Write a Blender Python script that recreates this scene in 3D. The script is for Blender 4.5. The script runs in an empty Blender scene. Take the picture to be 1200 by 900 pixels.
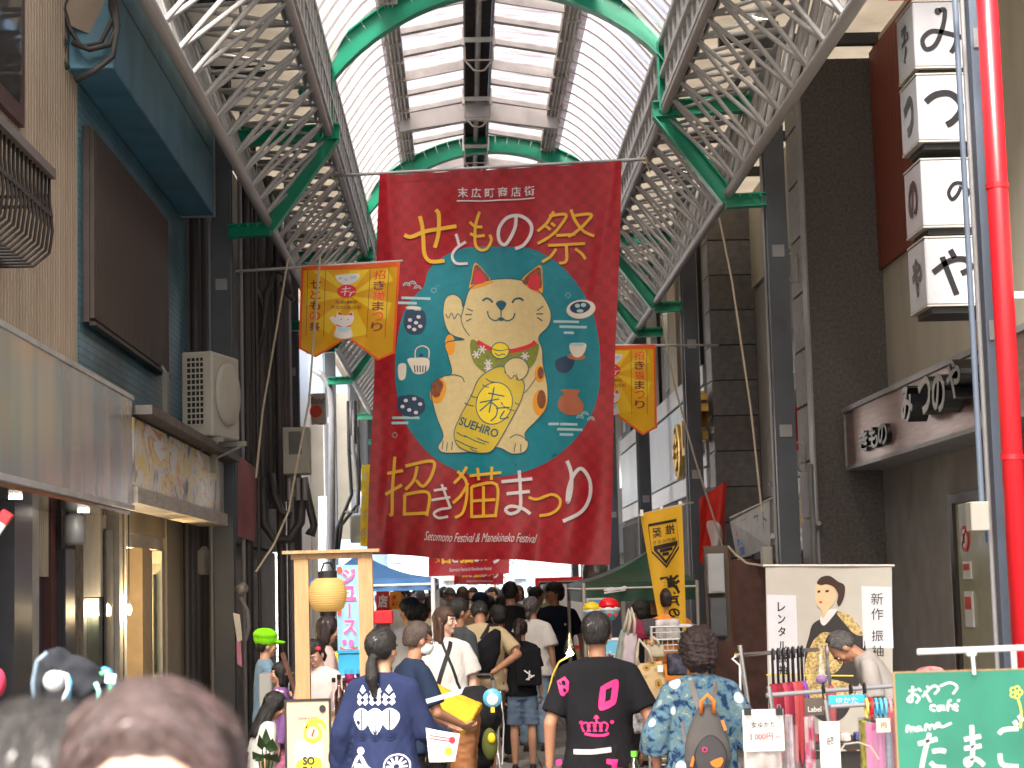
import bpy, bmesh, math, random
import numpy as np
from mathutils import Vector, Matrix, noise, Euler
random.seed(7)
S = bpy.context.scene
COL = S.collection
PI = math.pi

# ------------------------------------------------------------------ camera
F, CX, CY, VX, VY, ROLL, CAMH = 2200.0, 600.0, 450.0, 545.0, 688.0, 0.024, 1.75
_Y = Vector(((VX-CX)/F, -(VY-CY)/F, -1.0)).normalized()
_r = ROLL - (VX-CX)*(VY-CY)/F/F
_a, _b = (VX-CX)/F, -(VY-CY)/F
_Z = Vector((-_r, 1.0, _b - _r*_a)).normalized()
_X = _Y.cross(_Z).normalized()
_Z = _X.cross(_Y).normalized()
W2C = Matrix((_X, _Y, _Z)).transposed()          # world vector -> camera vector
C2W = W2C.inverted()
cam_d = bpy.data.cameras.new('camera'); cam = bpy.data.objects.new('camera', cam_d); COL.objects.link(cam)
cam_d.sensor_width = 36.0; cam_d.lens = 36.0*F/1200.0
cam_d.clip_start = 0.1; cam_d.clip_end = 2000
m4 = C2W.to_4x4(); m4.translation = Vector((0, 0, CAMH)); cam.matrix_world = m4
cam_d.dof.use_dof = True; cam_d.dof.focus_distance = 14.0; cam_d.dof.aperture_fstop = 5.6
S.camera = cam

# ------------------------------------------------------------------ sky, sun, exposure
EXPOSURE = 2.4
w = bpy.data.worlds.new("World"); S.world = w; w.use_nodes = True
nt = w.node_tree; bg = nt.nodes['Background']
sky = nt.nodes.new('ShaderNodeTexSky'); sky.sky_type = 'NISHITA'; sky.sun_disc = False
SUN_EL, SUN_AZ = math.radians(48), math.radians(194)
sky.sun_elevation = SUN_EL; sky.sun_rotation = SUN_AZ
sky.air_density = 1.0; sky.dust_density = 6.0; sky.ozone_density = 0.6
nt.links.new(sky.outputs[0], bg.inputs[0]); bg.inputs[1].default_value = 0.10
sl = bpy.data.lights.new('sun', 'SUN'); sl.energy = 5.0; sl.angle = math.radians(24); sl.color = (1, .95, .88)
so = bpy.data.objects.new('sun', sl); COL.objects.link(so)
sd = Vector((math.sin(SUN_AZ)*math.cos(SUN_EL), math.cos(SUN_AZ)*math.cos(SUN_EL), math.sin(SUN_EL)))
so.rotation_euler = sd.to_track_quat('Z', 'Y').to_euler(); so.location = (0, 0, 60)
S.view_settings.view_transform = 'Standard'; S.view_settings.look = 'None'
S.view_settings.exposure = EXPOSURE; S.view_settings.gamma = 1.0
S.view_settings.use_curve_mapping = False
S.render.engine = 'CYCLES'
S.cycles.max_bounces = 10; S.cycles.diffuse_bounces = 5; S.cycles.transparent_max_bounces = 16
S.cycles.use_denoising = True; S.cycles.sample_clamp_indirect = 6

# ------------------------------------------------------------------ pixel geometry used while measuring
def ray(px, py):
    return C2W @ Vector(((px-CX)/F, -(py-CY)/F, -1.0))
def at(px, py, Y):
    d = ray(px, py); return Vector((0, 0, CAMH)) + d*(Y/d.y)
def atX(px, py, X):
    d = ray(px, py); return Vector((0, 0, CAMH)) + d*(X/d.x)
def YX(px, X, py=688):
    return atX(px, py, X).y
def ZH(py, Y, px=545):
    return at(px, py, Y).z

# ------------------------------------------------------------------ mesh helpers
def V(*a): return Vector(a)
TMP = bpy.data.scenes.new('workbench')             # an empty scene to evaluate modifiers and text in, removed at the end
def evaluated(o):
    TMP.collection.objects.link(o); TMP.view_layers[0].update(); dg = TMP.view_layers[0].depsgraph
    return bpy.data.meshes.new_from_object(o.evaluated_get(dg))
class MB:
    def __init__(s): s.v = []; s.f = []; s.uv = None
    def add(s, vs, fs):
        n = len(s.v); s.v += [Vector(p) for p in vs]; s.f += [tuple(n+i for i in f) for f in fs]; return s
    def box(s, c, d, M=None):
        hx, hy, hz = d[0]/2, d[1]/2, d[2]/2
        ps = [Vector((x, y, z)) for x in (-hx, hx) for y in (-hy, hy) for z in (-hz, hz)]
        if M is not None: ps = [M @ p for p in ps]
        c = Vector(c)
        return s.add([c+p for p in ps], [(0,1,3,2),(4,6,7,5),(0,4,5,1),(2,3,7,6),(0,2,6,4),(1,5,7,3)])
    def bb(s, x0, x1, y0, y1, z0, z1):
        return s.box(((x0+x1)/2, (y0+y1)/2, (z0+z1)/2), (abs(x1-x0), abs(y1-y0), abs(z1-z0)))
    def limb(s, p0, p1, r0, r1=None, n=12, cap=3):
        r1 = r0 if r1 is None else r1
        p0, p1 = Vector(p0), Vector(p1); d = (p1-p0)
        L = d.length; d = d/L if L > 1e-9 else V(0, 0, 1)
        q = d.to_track_quat('Z', 'Y').to_matrix()
        rings = []
        if cap:
            for k in range(1, cap+1):
                a = PI/2*k/(cap+1); rings.append((-r0*math.cos(a), r0*math.sin(a)))
        rings += [(0, r0), (L, r1)]
        if cap:
            for k in range(cap, 0, -1):
                a = PI/2*k/(cap+1); rings.append((L+r1*math.cos(a), r1*math.sin(a)))
        vs = []
        for z, r in rings:
            for i in range(n):
                t = 2*PI*i/n; vs.append(p0+q@V(r*math.cos(t), r*math.sin(t), z))
        fs = []
        for k in range(len(rings)-1):
            for i in range(n):
                j = (i+1) % n; fs.append((k*n+i, k*n+j, (k+1)*n+j, (k+1)*n+i))
        if cap:
            vs += [p0-d*r0, p1+d*r1]; a, b = len(vs)-2, len(vs)-1; m = (len(rings)-1)*n
            for i in range(n):
                j = (i+1) % n; fs += [(a, j, i), (b, m+i, m+j)]
        else:
            m = (len(rings)-1)*n; fs += [tuple(range(n-1, -1, -1)), tuple(m+i for i in range(n))]
        return s.add(vs, fs)
    def cyl(s, p0, p1, r0, r1=None, n=12): return s.limb(p0, p1, r0, r1, n, 0)
    def tube(s, pts, r, n=8):
        pts = [Vector(p) for p in pts]; vs = []; fs = []; ref = None
        for i, p in enumerate(pts):
            t = (pts[min(i+1, len(pts)-1)]-pts[max(i-1, 0)]).normalized()
            if ref is None: ref = t.orthogonal().normalized()
            ref = (ref - t*ref.dot(t)).normalized(); b = t.cross(ref)
            rr = r[i] if isinstance(r, (list, tuple)) else r
            for k in range(n):
                a = 2*PI*k/n; vs.append(p+ref*(rr*math.cos(a))+b*(rr*math.sin(a)))
        for i in range(len(pts)-1):
            for k in range(n):
                j = (k+1) % n; fs.append((i*n+k, i*n+j, (i+1)*n+j, (i+1)*n+k))
        fs += [tuple(range(n-1, -1, -1)), tuple((len(pts)-1)*n+k for k in range(n))]
        return s.add(vs, fs)
    def ell(s, c, r, M=None, nu=16, nv=10):
        c = Vector(c); vs = []; fs = []
        for j in range(1, nv):
            a = PI*j/nv
            for i in range(nu):
                t = 2*PI*i/nu; p = V(r[0]*math.sin(a)*math.cos(t), r[1]*math.sin(a)*math.sin(t), r[2]*math.cos(a))
                vs.append(c+(M@p if M is not None else p))
        for e in (r[2], -r[2]):
            p = V(0, 0, e); vs.append(c+(M@p if M is not None else p))
        for j in range(nv-2):
            for i in range(nu):
                k = (i+1) % nu; fs.append((j*nu+i, (j+1)*nu+i, (j+1)*nu+k, j*nu+k))
        a, b = len(vs)-2, len(vs)-1
        for i in range(nu):
            k = (i+1) % nu; fs += [(a, i, k), (b, (nv-2)*nu+k, (nv-2)*nu+i)]
        return s.add(vs, fs)
    def loft(s, rings):
        n = len(rings[0]); vs = [p for r in rings for p in r]; fs = []
        for k in range(len(rings)-1):
            for i in range(n):
                j = (i+1) % n; fs.append((k*n+i, k*n+j, (k+1)*n+j, (k+1)*n+i))
        fs += [tuple(range(n-1, -1, -1)), tuple((len(rings)-1)*n+i for i in range(n))]
        return s.add(vs, fs)
    def lathe(s, c, prof, n=20, M=None):
        c = Vector(c); rings = []
        for r, z in prof:
            R = []
            for i in range(n):
                p = V(max(r, 1e-4)*math.cos(2*PI*i/n), max(r, 1e-4)*math.sin(2*PI*i/n), z)
                R.append(c+(M@p if M is not None else p))
            rings.append(R)
        return s.loft(rings)
    def prism(s, pts, d):
        n = len(pts); d = Vector(d); pts = [Vector(p) for p in pts]
        fs = [tuple(range(n)), tuple(range(2*n-1, n-1, -1))] + [(i, n+i, n+(i+1) % n, (i+1) % n) for i in range(n)]
        return s.add(pts+[p+d for p in pts], fs)
    def quad(s, a, b, c, d): return s.add([a, b, c, d], [(0, 1, 2, 3)])
    def grid(s, fn, nu, nv, u=(0, 1), v=(0, 1)):
        vs = []; uv = []
        for j in range(nv+1):
            for i in range(nu+1):
                a = u[0]+(u[1]-u[0])*i/nu; b = v[0]+(v[1]-v[0])*j/nv
                vs.append(fn(a, b)); uv.append((a, b))
        fs = [(j*(nu+1)+i, j*(nu+1)+i+1, (j+1)*(nu+1)+i+1, (j+1)*(nu+1)+i) for j in range(nv) for i in range(nu)]
        s.add(vs, fs)
        s.uv = (s.uv or [])+uv
        return s
    def build(s, name, mat=None, parent=None, smooth=False, local=False, bevel=0, label=None):
        return link_mesh(name, s.v, s.f, mat, parent, smooth, local, s.uv, bevel, label)
def wmat(o):
    m = Matrix.LocRotScale(o.location, o.rotation_euler, o.scale)
    return wmat(o.parent) @ m if o.parent else m
def link_mesh(name, vs, fs, mat=None, parent=None, smooth=False, local=False, uv=None, bevel=0, label=None):
    me = bpy.data.meshes.new(name)
    off = V(0, 0, 0)
    if parent is None:
        xs = [p[0] for p in vs]; ys = [p[1] for p in vs]; zs = [p[2] for p in vs]
        off = V((min(xs)+max(xs))/2, (min(ys)+max(ys))/2, min(zs))
        vs = [Vector(p)-off for p in vs]
    elif not local:
        inv = wmat(parent).inverted(); vs = [inv @ Vector(p) for p in vs]
    me.from_pydata([tuple(p) for p in vs], [], fs)
    if uv:
        l = me.uv_layers.new(name='UVMap')
        for lp in me.loops: l.data[lp.index].uv = uv[lp.vertex_index]
    o = bpy.data.objects.new(name, me); COL.objects.link(o)
    o.location = off
    if parent is not None: o.parent = parent
    if mat is not None: me.materials.append(mat)
    bm = bmesh.new(); bm.from_mesh(me); bmesh.ops.recalc_face_normals(bm, faces=bm.faces)
    if bevel: bmesh.ops.bevel(bm, geom=list(bm.edges), offset=bevel, segments=1, affect='EDGES', profile=.5)
    bm.to_mesh(me); bm.free()
    if smooth:
        me.polygons.foreach_set('use_smooth', [True]*len(me.polygons))
    if label: o['label'] = label
    return o
def thing(name, label, cat, loc=(0, 0, 0), rz=0, group=None):
    o = bpy.data.objects.new(name, None); COL.objects.link(o); o.empty_display_size = .1
    o.location = loc; o.rotation_euler = (0, 0, rz); o['label'] = label; o['category'] = cat
    if group: o['group'] = group
    return o
def tag(o, label, cat, group=None):
    o['label'] = label; o['category'] = cat
    if group: o['group'] = group
    return o
def struct(o): o['kind'] = 'structure'; return o
def stuff(o): o['kind'] = 'stuff'; return o
def box(name, mat, parent, x0, x1, y0, y1, z0, z1, bevel=0, label=None):
    return MB().bb(x0, x1, y0, y1, z0, z1).build(name, mat, parent, bevel=bevel, label=label)
def inst(src, parent, M, name=None):
    """copy of a part, sharing its mesh; M is the world matrix"""
    o = src.copy(); COL.objects.link(o); o.parent = parent
    if name: o.name = name
    m = wmat(parent).inverted() @ M
    l, q, sc = m.decompose(); o.location = l; o.rotation_euler = q.to_euler(); o.scale = sc
    return o
_unit = {}
def rod(name, mat, parent, p0, p1, r, n=8):
    """a straight rod as its own object; alike rods share one unit mesh"""
    key = (name, mat.name, n)
    if key not in _unit:
        me = bpy.data.meshes.new(name); b = MB().cyl((0, 0, 0), (0, 0, 1), 1, 1, n)
        me.from_pydata([tuple(p) for p in b.v], [], b.f); me.materials.append(mat)
        me.polygons.foreach_set('use_smooth', [len(p.vertices) == 4 for p in me.polygons]); _unit[key] = me
    o = bpy.data.objects.new(name, _unit[key]); COL.objects.link(o); o.parent = parent
    p0, p1 = Vector(p0), Vector(p1); d = p1-p0
    M = Matrix.LocRotScale(p0, d.to_track_quat('Z', 'Y'), V(r, r, d.length))
    l, q, sc = (wmat(parent).inverted() @ M).decompose(); o.location = l; o.rotation_euler = q.to_euler(); o.scale = sc
    return o
def slab(name, mat, parent, x0, x1, y0, y1, z0, z1):
    """a box as its own object; alike boxes share one unit mesh"""
    key = ('slab', name, mat.name)
    if key not in _unit:
        me = bpy.data.meshes.new(name); b = MB().box((0, 0, 0), (1, 1, 1))
        me.from_pydata([tuple(p) for p in b.v], [], b.f); me.materials.append(mat); _unit[key] = me
        bm = bmesh.new(); bm.from_mesh(me); bmesh.ops.recalc_face_normals(bm, faces=bm.faces); bm.to_mesh(me); bm.free()
    o = bpy.data.objects.new(name, _unit[key]); COL.objects.link(o); o.parent = parent
    c = V((x0+x1)/2, (y0+y1)/2, (z0+z1)/2)
    M = Matrix.LocRotScale(c, None, V(abs(x1-x0), abs(y1-y0), abs(z1-z0)))
    l, q, sc = (wmat(parent).inverted() @ M).decompose() if parent else M.decompose()
    o.location = l; o.rotation_euler = q.to_euler(); o.scale = sc
    return o

# ------------------------------------------------------------------ materials
def srgb(r, g=None, b=None):
    if g is None: r, g, b = r
    f = lambda c: (c/255/12.92) if c/255 <= .04045 else ((c/255+.055)/1.055)**2.4
    return (f(r), f(g), f(b), 1)
MATS = {}
def mat(name, col, rough=.6, metal=0, var=.12, vs=6, bump=.15, bs=60, stretch=(1, 1, 1), trans=0, spec=.5, dirt=0, emit=0, coords='Object', fine=0):
    if name in MATS: return MATS[name]
    m = bpy.data.materials.new(name); m.use_nodes = True; N = m.node_tree; p = N.nodes['Principled BSDF']; L = N.links
    col = col if len(col) == 4 else (*col, 1)
    tc = N.nodes.new('ShaderNodeTexCoord'); mp = N.nodes.new('ShaderNodeMapping'); mp.inputs['Scale'].default_value = stretch
    L.new(tc.outputs[coords], mp.inputs[0])
    p.inputs['Roughness'].default_value = rough; p.inputs['Metallic'].default_value = metal
    p.inputs['Specular IOR Level'].default_value = spec
    no = N.nodes.new('ShaderNodeTexNoise'); no.inputs['Scale'].default_value = vs; no.inputs['Detail'].default_value = 6
    L.new(mp.outputs[0], no.inputs[0])
    rp = N.nodes.new('ShaderNodeValToRGB'); rp.color_ramp.elements[0].position = .3; rp.color_ramp.elements[1].position = .7
    rp.color_ramp.elements[0].color = tuple(c*(1-var) for c in col[:3])+(1,)
    rp.color_ramp.elements[1].color = tuple(min(1, c*(1+var)) for c in col[:3])+(1,)
    L.new(no.outputs[0], rp.inputs[0]); last = rp.outputs[0]
    if dirt:
        n2 = N.nodes.new('ShaderNodeTexNoise'); n2.inputs['Scale'].default_value = vs*.6; n2.inputs['Detail'].default_value = 10; n2.inputs['Roughness'].default_value = .75
        L.new(mp.outputs[0], n2.inputs[0])
        r2 = N.nodes.new('ShaderNodeValToRGB'); r2.color_ramp.elements[0].position = .52; r2.color_ramp.elements[1].position = .72
        r2.color_ramp.elements[0].color = (0, 0, 0, 1); r2.color_ramp.elements[1].color = (dirt, dirt, dirt, 1)
        L.new(n2.outputs[0], r2.inputs[0])
        mx = N.nodes.new('ShaderNodeMixRGB'); L.new(r2.outputs[0], mx.inputs[0]); L.new(last, mx.inputs[1]); mx.inputs[2].default_value = (.09, .06, .04, 1)
        last = mx.outputs[0]
    L.new(last, p.inputs['Base Color'])
    if emit:
        L.new(last, p.inputs['Emission Color']); p.inputs['Emission Strength'].default_value = emit
    if bump:
        nb = N.nodes.new('ShaderNodeTexNoise'); nb.inputs['Scale'].default_value = bs; nb.inputs['Detail'].default_value = 4
        L.new(mp.outputs[0], nb.inputs[0])
        bp = N.nodes.new('ShaderNodeBump'); bp.inputs['Strength'].default_value = bump; bp.inputs['Distance'].default_value = .01
        L.new(nb.outputs[0], bp.inputs['Height']); L.new(bp.outputs[0], p.inputs['Normal'])
    if trans:
        tr = N.nodes.new('ShaderNodeBsdfTranslucent'); L.new(last, tr.inputs[0]); ms = N.nodes.new('ShaderNodeMixShader')
        ms.inputs[0].default_value = trans; out = N.nodes['Material Output']
        L.new(p.outputs[0], ms.inputs[1]); L.new(tr.outputs[0], ms.inputs[2]); L.new(ms.outputs[0], out.inputs[0])
    MATS[name] = m; return m
def nodes(m): return m.node_tree.nodes, m.node_tree.links, m.node_tree.nodes['Principled BSDF']
GREEN = mat('green_paint', (.005, .30, .17), .4, var=.15, vs=3, bump=.05, dirt=.15)
TUBE = mat('truss_paint', (.36, .355, .35), .42, var=.12, vs=4, bump=.05, dirt=.35)
STEEL = mat('light_steel', (.50, .50, .49), .5, metal=.2, var=.15, vs=3, dirt=.4)
RUSTY = mat('stained_beam', (.42, .39, .34), .55, var=.25, vs=4, dirt=.6)
PILLAR = mat('pillar_paint', (.062, .071, .088), .42, var=.15, vs=3, bump=.05, dirt=.1)
PILLARL = mat('pillar_light', (.11, .145, .20), .42, var=.15, vs=3, bump=.08, dirt=.25, stretch=(1, 1, .3))
REDP = mat('red_paint', (.66, .012, .02), .35, var=.15, vs=3, bump=.08, dirt=.12, stretch=(1, 1, .4))
WHITE = mat('white_paint', (.75, .75, .74), .5, var=.05, vs=4, bump=.03)
CREAM = mat('cream_wall', (.48, .45, .36), .8, var=.1, vs=2, bump=.3, bs=120, dirt=.3, stretch=(1, 1, .3))
DARK = mat('dark_metal', (.02, .02, .024), .5, var=.2, bump=.05)
BLACK = mat('black_paint', (.012, .012, .013), .5, var=.2, bump=.05)
GREY = mat('grey_metal', (.28, .28, .29), .5, metal=.2, var=.12)
BEIGE = mat('beige_siding', (.40, .32, .235), .6, var=.14, vs=2, bump=.1, dirt=.3, stretch=(1, 1, .2))
WALLB = mat('beige_wall', (.36, .31, .23), .75, var=.14, vs=2, bump=.2, dirt=.35, stretch=(1, 1, .3))
PANELW = mat('white_panel', (.5, .53, .55), .35, metal=.3, var=.1, vs=.8, bump=.03, stretch=(1, 3, .4))
CHROME = mat('chrome', (.6, .6, .6), .25, metal=1, var=.05, bump=0)
ROPE = mat('rope', (.42, .36, .27), .9, var=.1)
WOODL = mat('pale_wood', (.42, .245, .11), .5, var=.2, vs=5, bump=.1, bs=40, stretch=(9, 9, .8))
WOODD = mat('dark_wood', (.10, .035, .015), .6, var=.3, vs=5, bump=.1, stretch=(8, 8, .8))
CONDUIT = mat('conduit', (.055, .05, .05), .45, var=.3, vs=8, dirt=.3)
RUBBER = mat('cable_sheath', (.03, .028, .026), .6, var=.3)
BOXG = mat('meter_box_paint', (.33, .32, .28), .5, var=.06, vs=3, dirt=.1)
GOLD = mat('gold_leaf', (.62, .40, .10), .3, metal=.9, var=.2, bump=.1)
def glazing(name='ribbed_polycarbonate', k=1.0):
    m = bpy.data.materials.new(name); m.use_nodes = True; N = m.node_tree.nodes; L = m.node_tree.links
    N.clear(); out = N.new('ShaderNodeOutputMaterial')
    tc = N.new('ShaderNodeTexCoord'); mp = N.new('ShaderNodeMapping'); mp.inputs['Scale'].default_value = (1, 6, 1); L.new(tc.outputs['Object'], mp.inputs[0])
    n = N.new('ShaderNodeTexNoise'); n.inputs['Scale'].default_value = 2.2; n.inputs['Detail'].default_value = 8; n.inputs['Roughness'].default_value = .7; L.new(mp.outputs[0], n.inputs[0])
    r = N.new('ShaderNodeValToRGB'); r.color_ramp.elements[0].color = (.34*k, .30*k, .32*k, 1); r.color_ramp.elements[1].color = (.68*k, .65*k, .64*k, 1)
    r.color_ramp.elements[0].position = .32; r.color_ramp.elements[1].position = .62; L.new(n.outputs[0], r.inputs[0])
    t = N.new('ShaderNodeBsdfTransparent'); d = N.new('ShaderNodeBsdfTranslucent'); L.new(r.outputs[0], t.inputs[0]); L.new(r.outputs[0], d.inputs[0])
    g = N.new('ShaderNodeBsdfGlossy'); g.inputs['Roughness'].default_value = .3
    a = N.new('ShaderNodeMixShader'); a.inputs[0].default_value = .42; L.new(t.outputs[0], a.inputs[1]); L.new(d.outputs[0], a.inputs[2])
    b = N.new('ShaderNodeMixShader'); b.inputs[0].default_value = .06; L.new(a.outputs[0], b.inputs[1]); L.new(g.outputs[0], b.inputs[2])
    L.new(b.outputs[0], out.inputs[0]); return m
GLAZ = glazing(k=.86); GLAZS = glazing('weathered_polycarbonate', .72)
def glassmat(name, col, fac=.75):
    m = bpy.data.materials.new(name); m.use_nodes = True; N = m.node_tree.nodes; L = m.node_tree.links
    N.clear(); out = N.new('ShaderNodeOutputMaterial'); t = N.new('ShaderNodeBsdfTransparent'); t.inputs[0].default_value = col
    g = N.new('ShaderNodeBsdfGlossy'); g.inputs['Roughness'].default_value = .05
    a = N.new('ShaderNodeMixShader'); a.inputs[0].default_value = 1-fac; L.new(t.outputs[0], a.inputs[1]); L.new(g.outputs[0], a.inputs[2]); L.new(a.outputs[0], out.inputs[0]); return m
GLASS = glassmat('window_glass', (.8, .85, .85, 1), .85)
PLASTIC = glassmat('clear_plastic', (.92, .93, .95, 1), .9)
def lampmat(name, col, s):
    m = bpy.data.materials.new(name); m.use_nodes = True; N, L, p = nodes(m)
    p.inputs['Base Color'].default_value = col; p.inputs['Emission Color'].default_value = col; p.inputs['Emission Strength'].default_value = s; return m
LAMP = lampmat('lamp_lens', (1, .93, .8, 1), 6)
# ================================================================== ARCADE STRUCTURE
K = .2                                            # the cross frames stand a little askew to the street
XR, XL = 3.2, -2.5                                # pillar lines
ZB, ZA, ZE, ZP = 5.61, 6.50, 7.22, 7.95           # lower chord, upper chord, eave, crown
BX = {1: 2.74, -1: -1.98}; AX = {1: 2.14, -1: -1.32}; CXo = {1: 3.0, -1: -2.3}
FR = [4.0, 11.2, 18.5, 25.7, 32.9, 40.1, 47.3, 54.5]   # frames, at X = 2.74
def fy(D, x): return D + K*(2.74-x)
ground = MB().quad((-400, -60, -.03), (400, -60, -.03), (400, 900, -.03), (-400, 900, -.03)).build('ground', mat('asphalt', (.06, .06, .06), .9, var=.15, vs=3, bump=.3))
struct(ground)
PAVE = [mat('paving_a', (.30, .285, .26), .7, var=.12, vs=3, bump=.15, dirt=.2), mat('paving_b', (.25, .24, .225), .7, var=.12, vs=3, bump=.15, dirt=.2), mat('paving_c', (.34, .31, .28), .7, var=.1, vs=3, bump=.15, dirt=.2)]
pav = MB().bb(-2.9, 4.4, -4, 90, -.028, -.006).build('pavement', mat('paving_joint', (.12, .115, .11), .9)); struct(pav)
n = 0
for j in range(24):
    for i in range(11):
        x0 = -2.3+i*.5; y0 = 16.2+j*.6
        slab('paving_slab', PAVE[(i*7+j*5+(i*j) % 3) % 3], pav, x0+.006, x0+.494, y0+.006, y0+.594, -.006, -.001+random.uniform(0, .003))
# ---- pillars
def pillar(X, D, label, w=.2, m=PILLAR):
    t = thing('arcade_pillar', label, 'pillar', (X, D, 0), 0, 'steel pillars carrying the arcade roof')
    b = MB(); b.bb(X-w/2, X+w/2, D-.10, D-.086, 0, 7.4); b.bb(X-w/2, X+w/2, D+.086, D+.10, 0, 7.4); b.build('flange', m, t)
    MB().bb(X-w/2+.012, X+w/2-.012, D-.085, D+.085, 0, 7.39).build('web', m, t)
    for z in (3.2, 5.0):
        b = MB(); b.bb(X-.06, X+.06, D-.112, D-.101, z-.06, z+.06); b.build('fixing_plate', GREY, t)
    rod('conduit_pipe', GREY, t, (X-w/2-.03, D-.06, 0), (X-w/2-.03, D-.06, 7.3), .016)
    return t
rlab = ['slate blue steel pillar right behind the bright red pole', 'dark steel pillar just left of the black textured column', 'dark steel pillar beside the yellow vertical flag', 'slim dark pillar seen between the red banner and small orange pennant', 'distant dark pillar fifth back in the right hand row', 'distant dark pillar sixth back in the right hand row', 'farthest dark pillar of the right hand row']
for k, D in enumerate(FR[1:]): pillar(XR+(.04 if k == 0 else 0), D, rlab[k], w=.15 if k == 0 else .2, m=PILLARL if k == 0 else PILLAR)
llab = ['dark steel pillar right of the air conditioner on the left side', 'dark steel pillar behind the grey meter box', 'slim dark pillar behind the left yellow pennant with wires on it', 'distant dark pillar fourth back in the left hand row', 'farthest dark pillar of the left hand row']
for k, D in enumerate([19.8, 27.9, 36, 44, 52]): pillar(XL, D, llab[k])
# ---- trusses, one run per side
def truss(sd, label):
    t = thing('roof_truss', label, 'truss', (BX[sd], 3, ZB), 0, 'tubular roof trusses along the arcade')
    A = lambda y: V(AX[sd], y+K*(2.74-AX[sd]), ZA); B = lambda y: V(BX[sd], y+K*(2.74-BX[sd]), ZB); Cc = lambda y: V(CXo[sd], y+K*(2.74-CXo[sd]), ZA+.12)
    for fn, r in ((A, .045), (B, .05), (Cc, .04)): rod('chord', TUBE, t, fn(3), fn(57), r, 12)
    P = .66; y = 10.0; k = 0; fs = MB(); o_ = -.35 if sd > 0 else -.75
    while y < 56:
        segs = [(A(y), B(y+o_-P/2)), (A(y), B(y+o_+P/2)), (Cc(y), B(y-P/2)), (Cc(y), B(y+P/2)), (A(y), Cc(y+P/2)), (A(y+P), Cc(y+P/2))]
        for p, q in segs:
            if k < 290: rod('brace', TUBE, t, p, q, .021, 8); k += 1
            else: fs.cyl(p, q, .021, n=6)
        y += P
    y = 10.0-P
    while y > 3:
        for p, q in ((A(y), B(y-P/2)), (A(y), B(y+P/2)), (Cc(y), B(y-P/2)), (Cc(y), B(y+P/2)), (A(y), Cc(y+P/2))): fs.cyl(p, q, .021, n=6)
        y -= P
    stuff(fs.build('far_brace', TUBE, t, smooth=True))
    return t
truss(1, 'grey tubular lattice truss running along the right side of the roof')
truss(-1, 'grey tubular lattice truss running along the left side of the roof')
# ---- green frames: arch over the middle, bracket on each side
def green_plate(b, pts, wy, th):
    """I-section along a polyline in the cross plane"""
    for p, q in zip(pts[:-1], pts[1:]):
        d = (q-p).normalized(); nrm = V(d.z, 0, -d.x).normalized()
        for off, hw, hh in ((-th/2, wy/2, .008), (th/2, wy/2, .008), (0, .006, th/2)):
            c = nrm*off
            e = V(0, 1, 0)
            vs = []
            for s0 in (p, q):
                for sy in (-hw, hw):
                    for sn in (-hh, hh): vs.append(s0+c+e*sy+nrm*sn)
            b.add(vs, [(0,1,3,2),(4,6,7,5),(0,4,5,1),(2,3,7,6),(0,2,6,4),(1,5,7,3)])
def frame(D, label, arch=True):
    t = thing('green_frame', label, 'arch', (.4, fy(D, .4), ZE), 0, 'green steel frames across the arcade roof')
    f = lambda x, z: V(x, fy(D, x), z)
    xc, hw = .41, 1.90
    b = MB(); pts = []
    for i in range(25):
        a = -1+2*i/24; pts.append(f(xc+hw*1.02*a, ZE-.28+(ZP-ZE+.44)*(.45*math.sqrt(max(0, 1-a*a*.98))+.55*(1-a*a))-.12))
    green_plate(b, pts, .16, .23); b.build('arch_beam', GREEN, t)
    for sd in ((1,) if D < 12 else (1, -1)):
        b = MB(); green_plate(b, [f(AX[sd]-.05*sd, ZA-.02), f(BX[sd], ZB-.06)], .14, .15); b.build('sloping_plate', GREEN, t)
        b = MB(); green_plate(b, [f(AX[sd]-.12*sd, ZA+.02), f(CXo[sd]+.1*sd, ZA+.02)], .14, .15); b.build('top_plate', GREEN, t)
        px = XR-.1 if sd > 0 else XL+.1
        b = MB(); green_plate(b, [f(BX[sd]-.03*sd, ZB-.08), f(px, ZB-.08)], .13, .12); b.build('pillar_bracket', GREEN, t)
        b = MB(); green_plate(b, [f(AX[sd], ZA), f(AX[sd], ZE)], .12, .1); b.build('post_plate', GREEN, t)
        for q in range(3): MB().cyl(f(BX[sd]+sd*(.1+.1*q), ZB-.04)-V(0, .05, 0), f(BX[sd]+sd*(.1+.1*q), ZB-.04)-V(0, .085, 0), .014, n=6).build('bolt', GREEN, t)
frame(11.2, 'green steel roof frame nearest the camera, above the picture')
frame(18.5, 'green roof arch crossing the top edge in front of the red banner')
frame(25.7, 'green roof arch showing just above the top of the red banner')
frame(28.3, 'green roof arch close behind the one above the red banner')
for D, nm in ((32.9, 'fifth'), (40.1, 'sixth'), (47.3, 'seventh'), (54.5, 'last')): frame(D, f'green steel roof arch hidden behind the banner, {nm} from the front')
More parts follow.
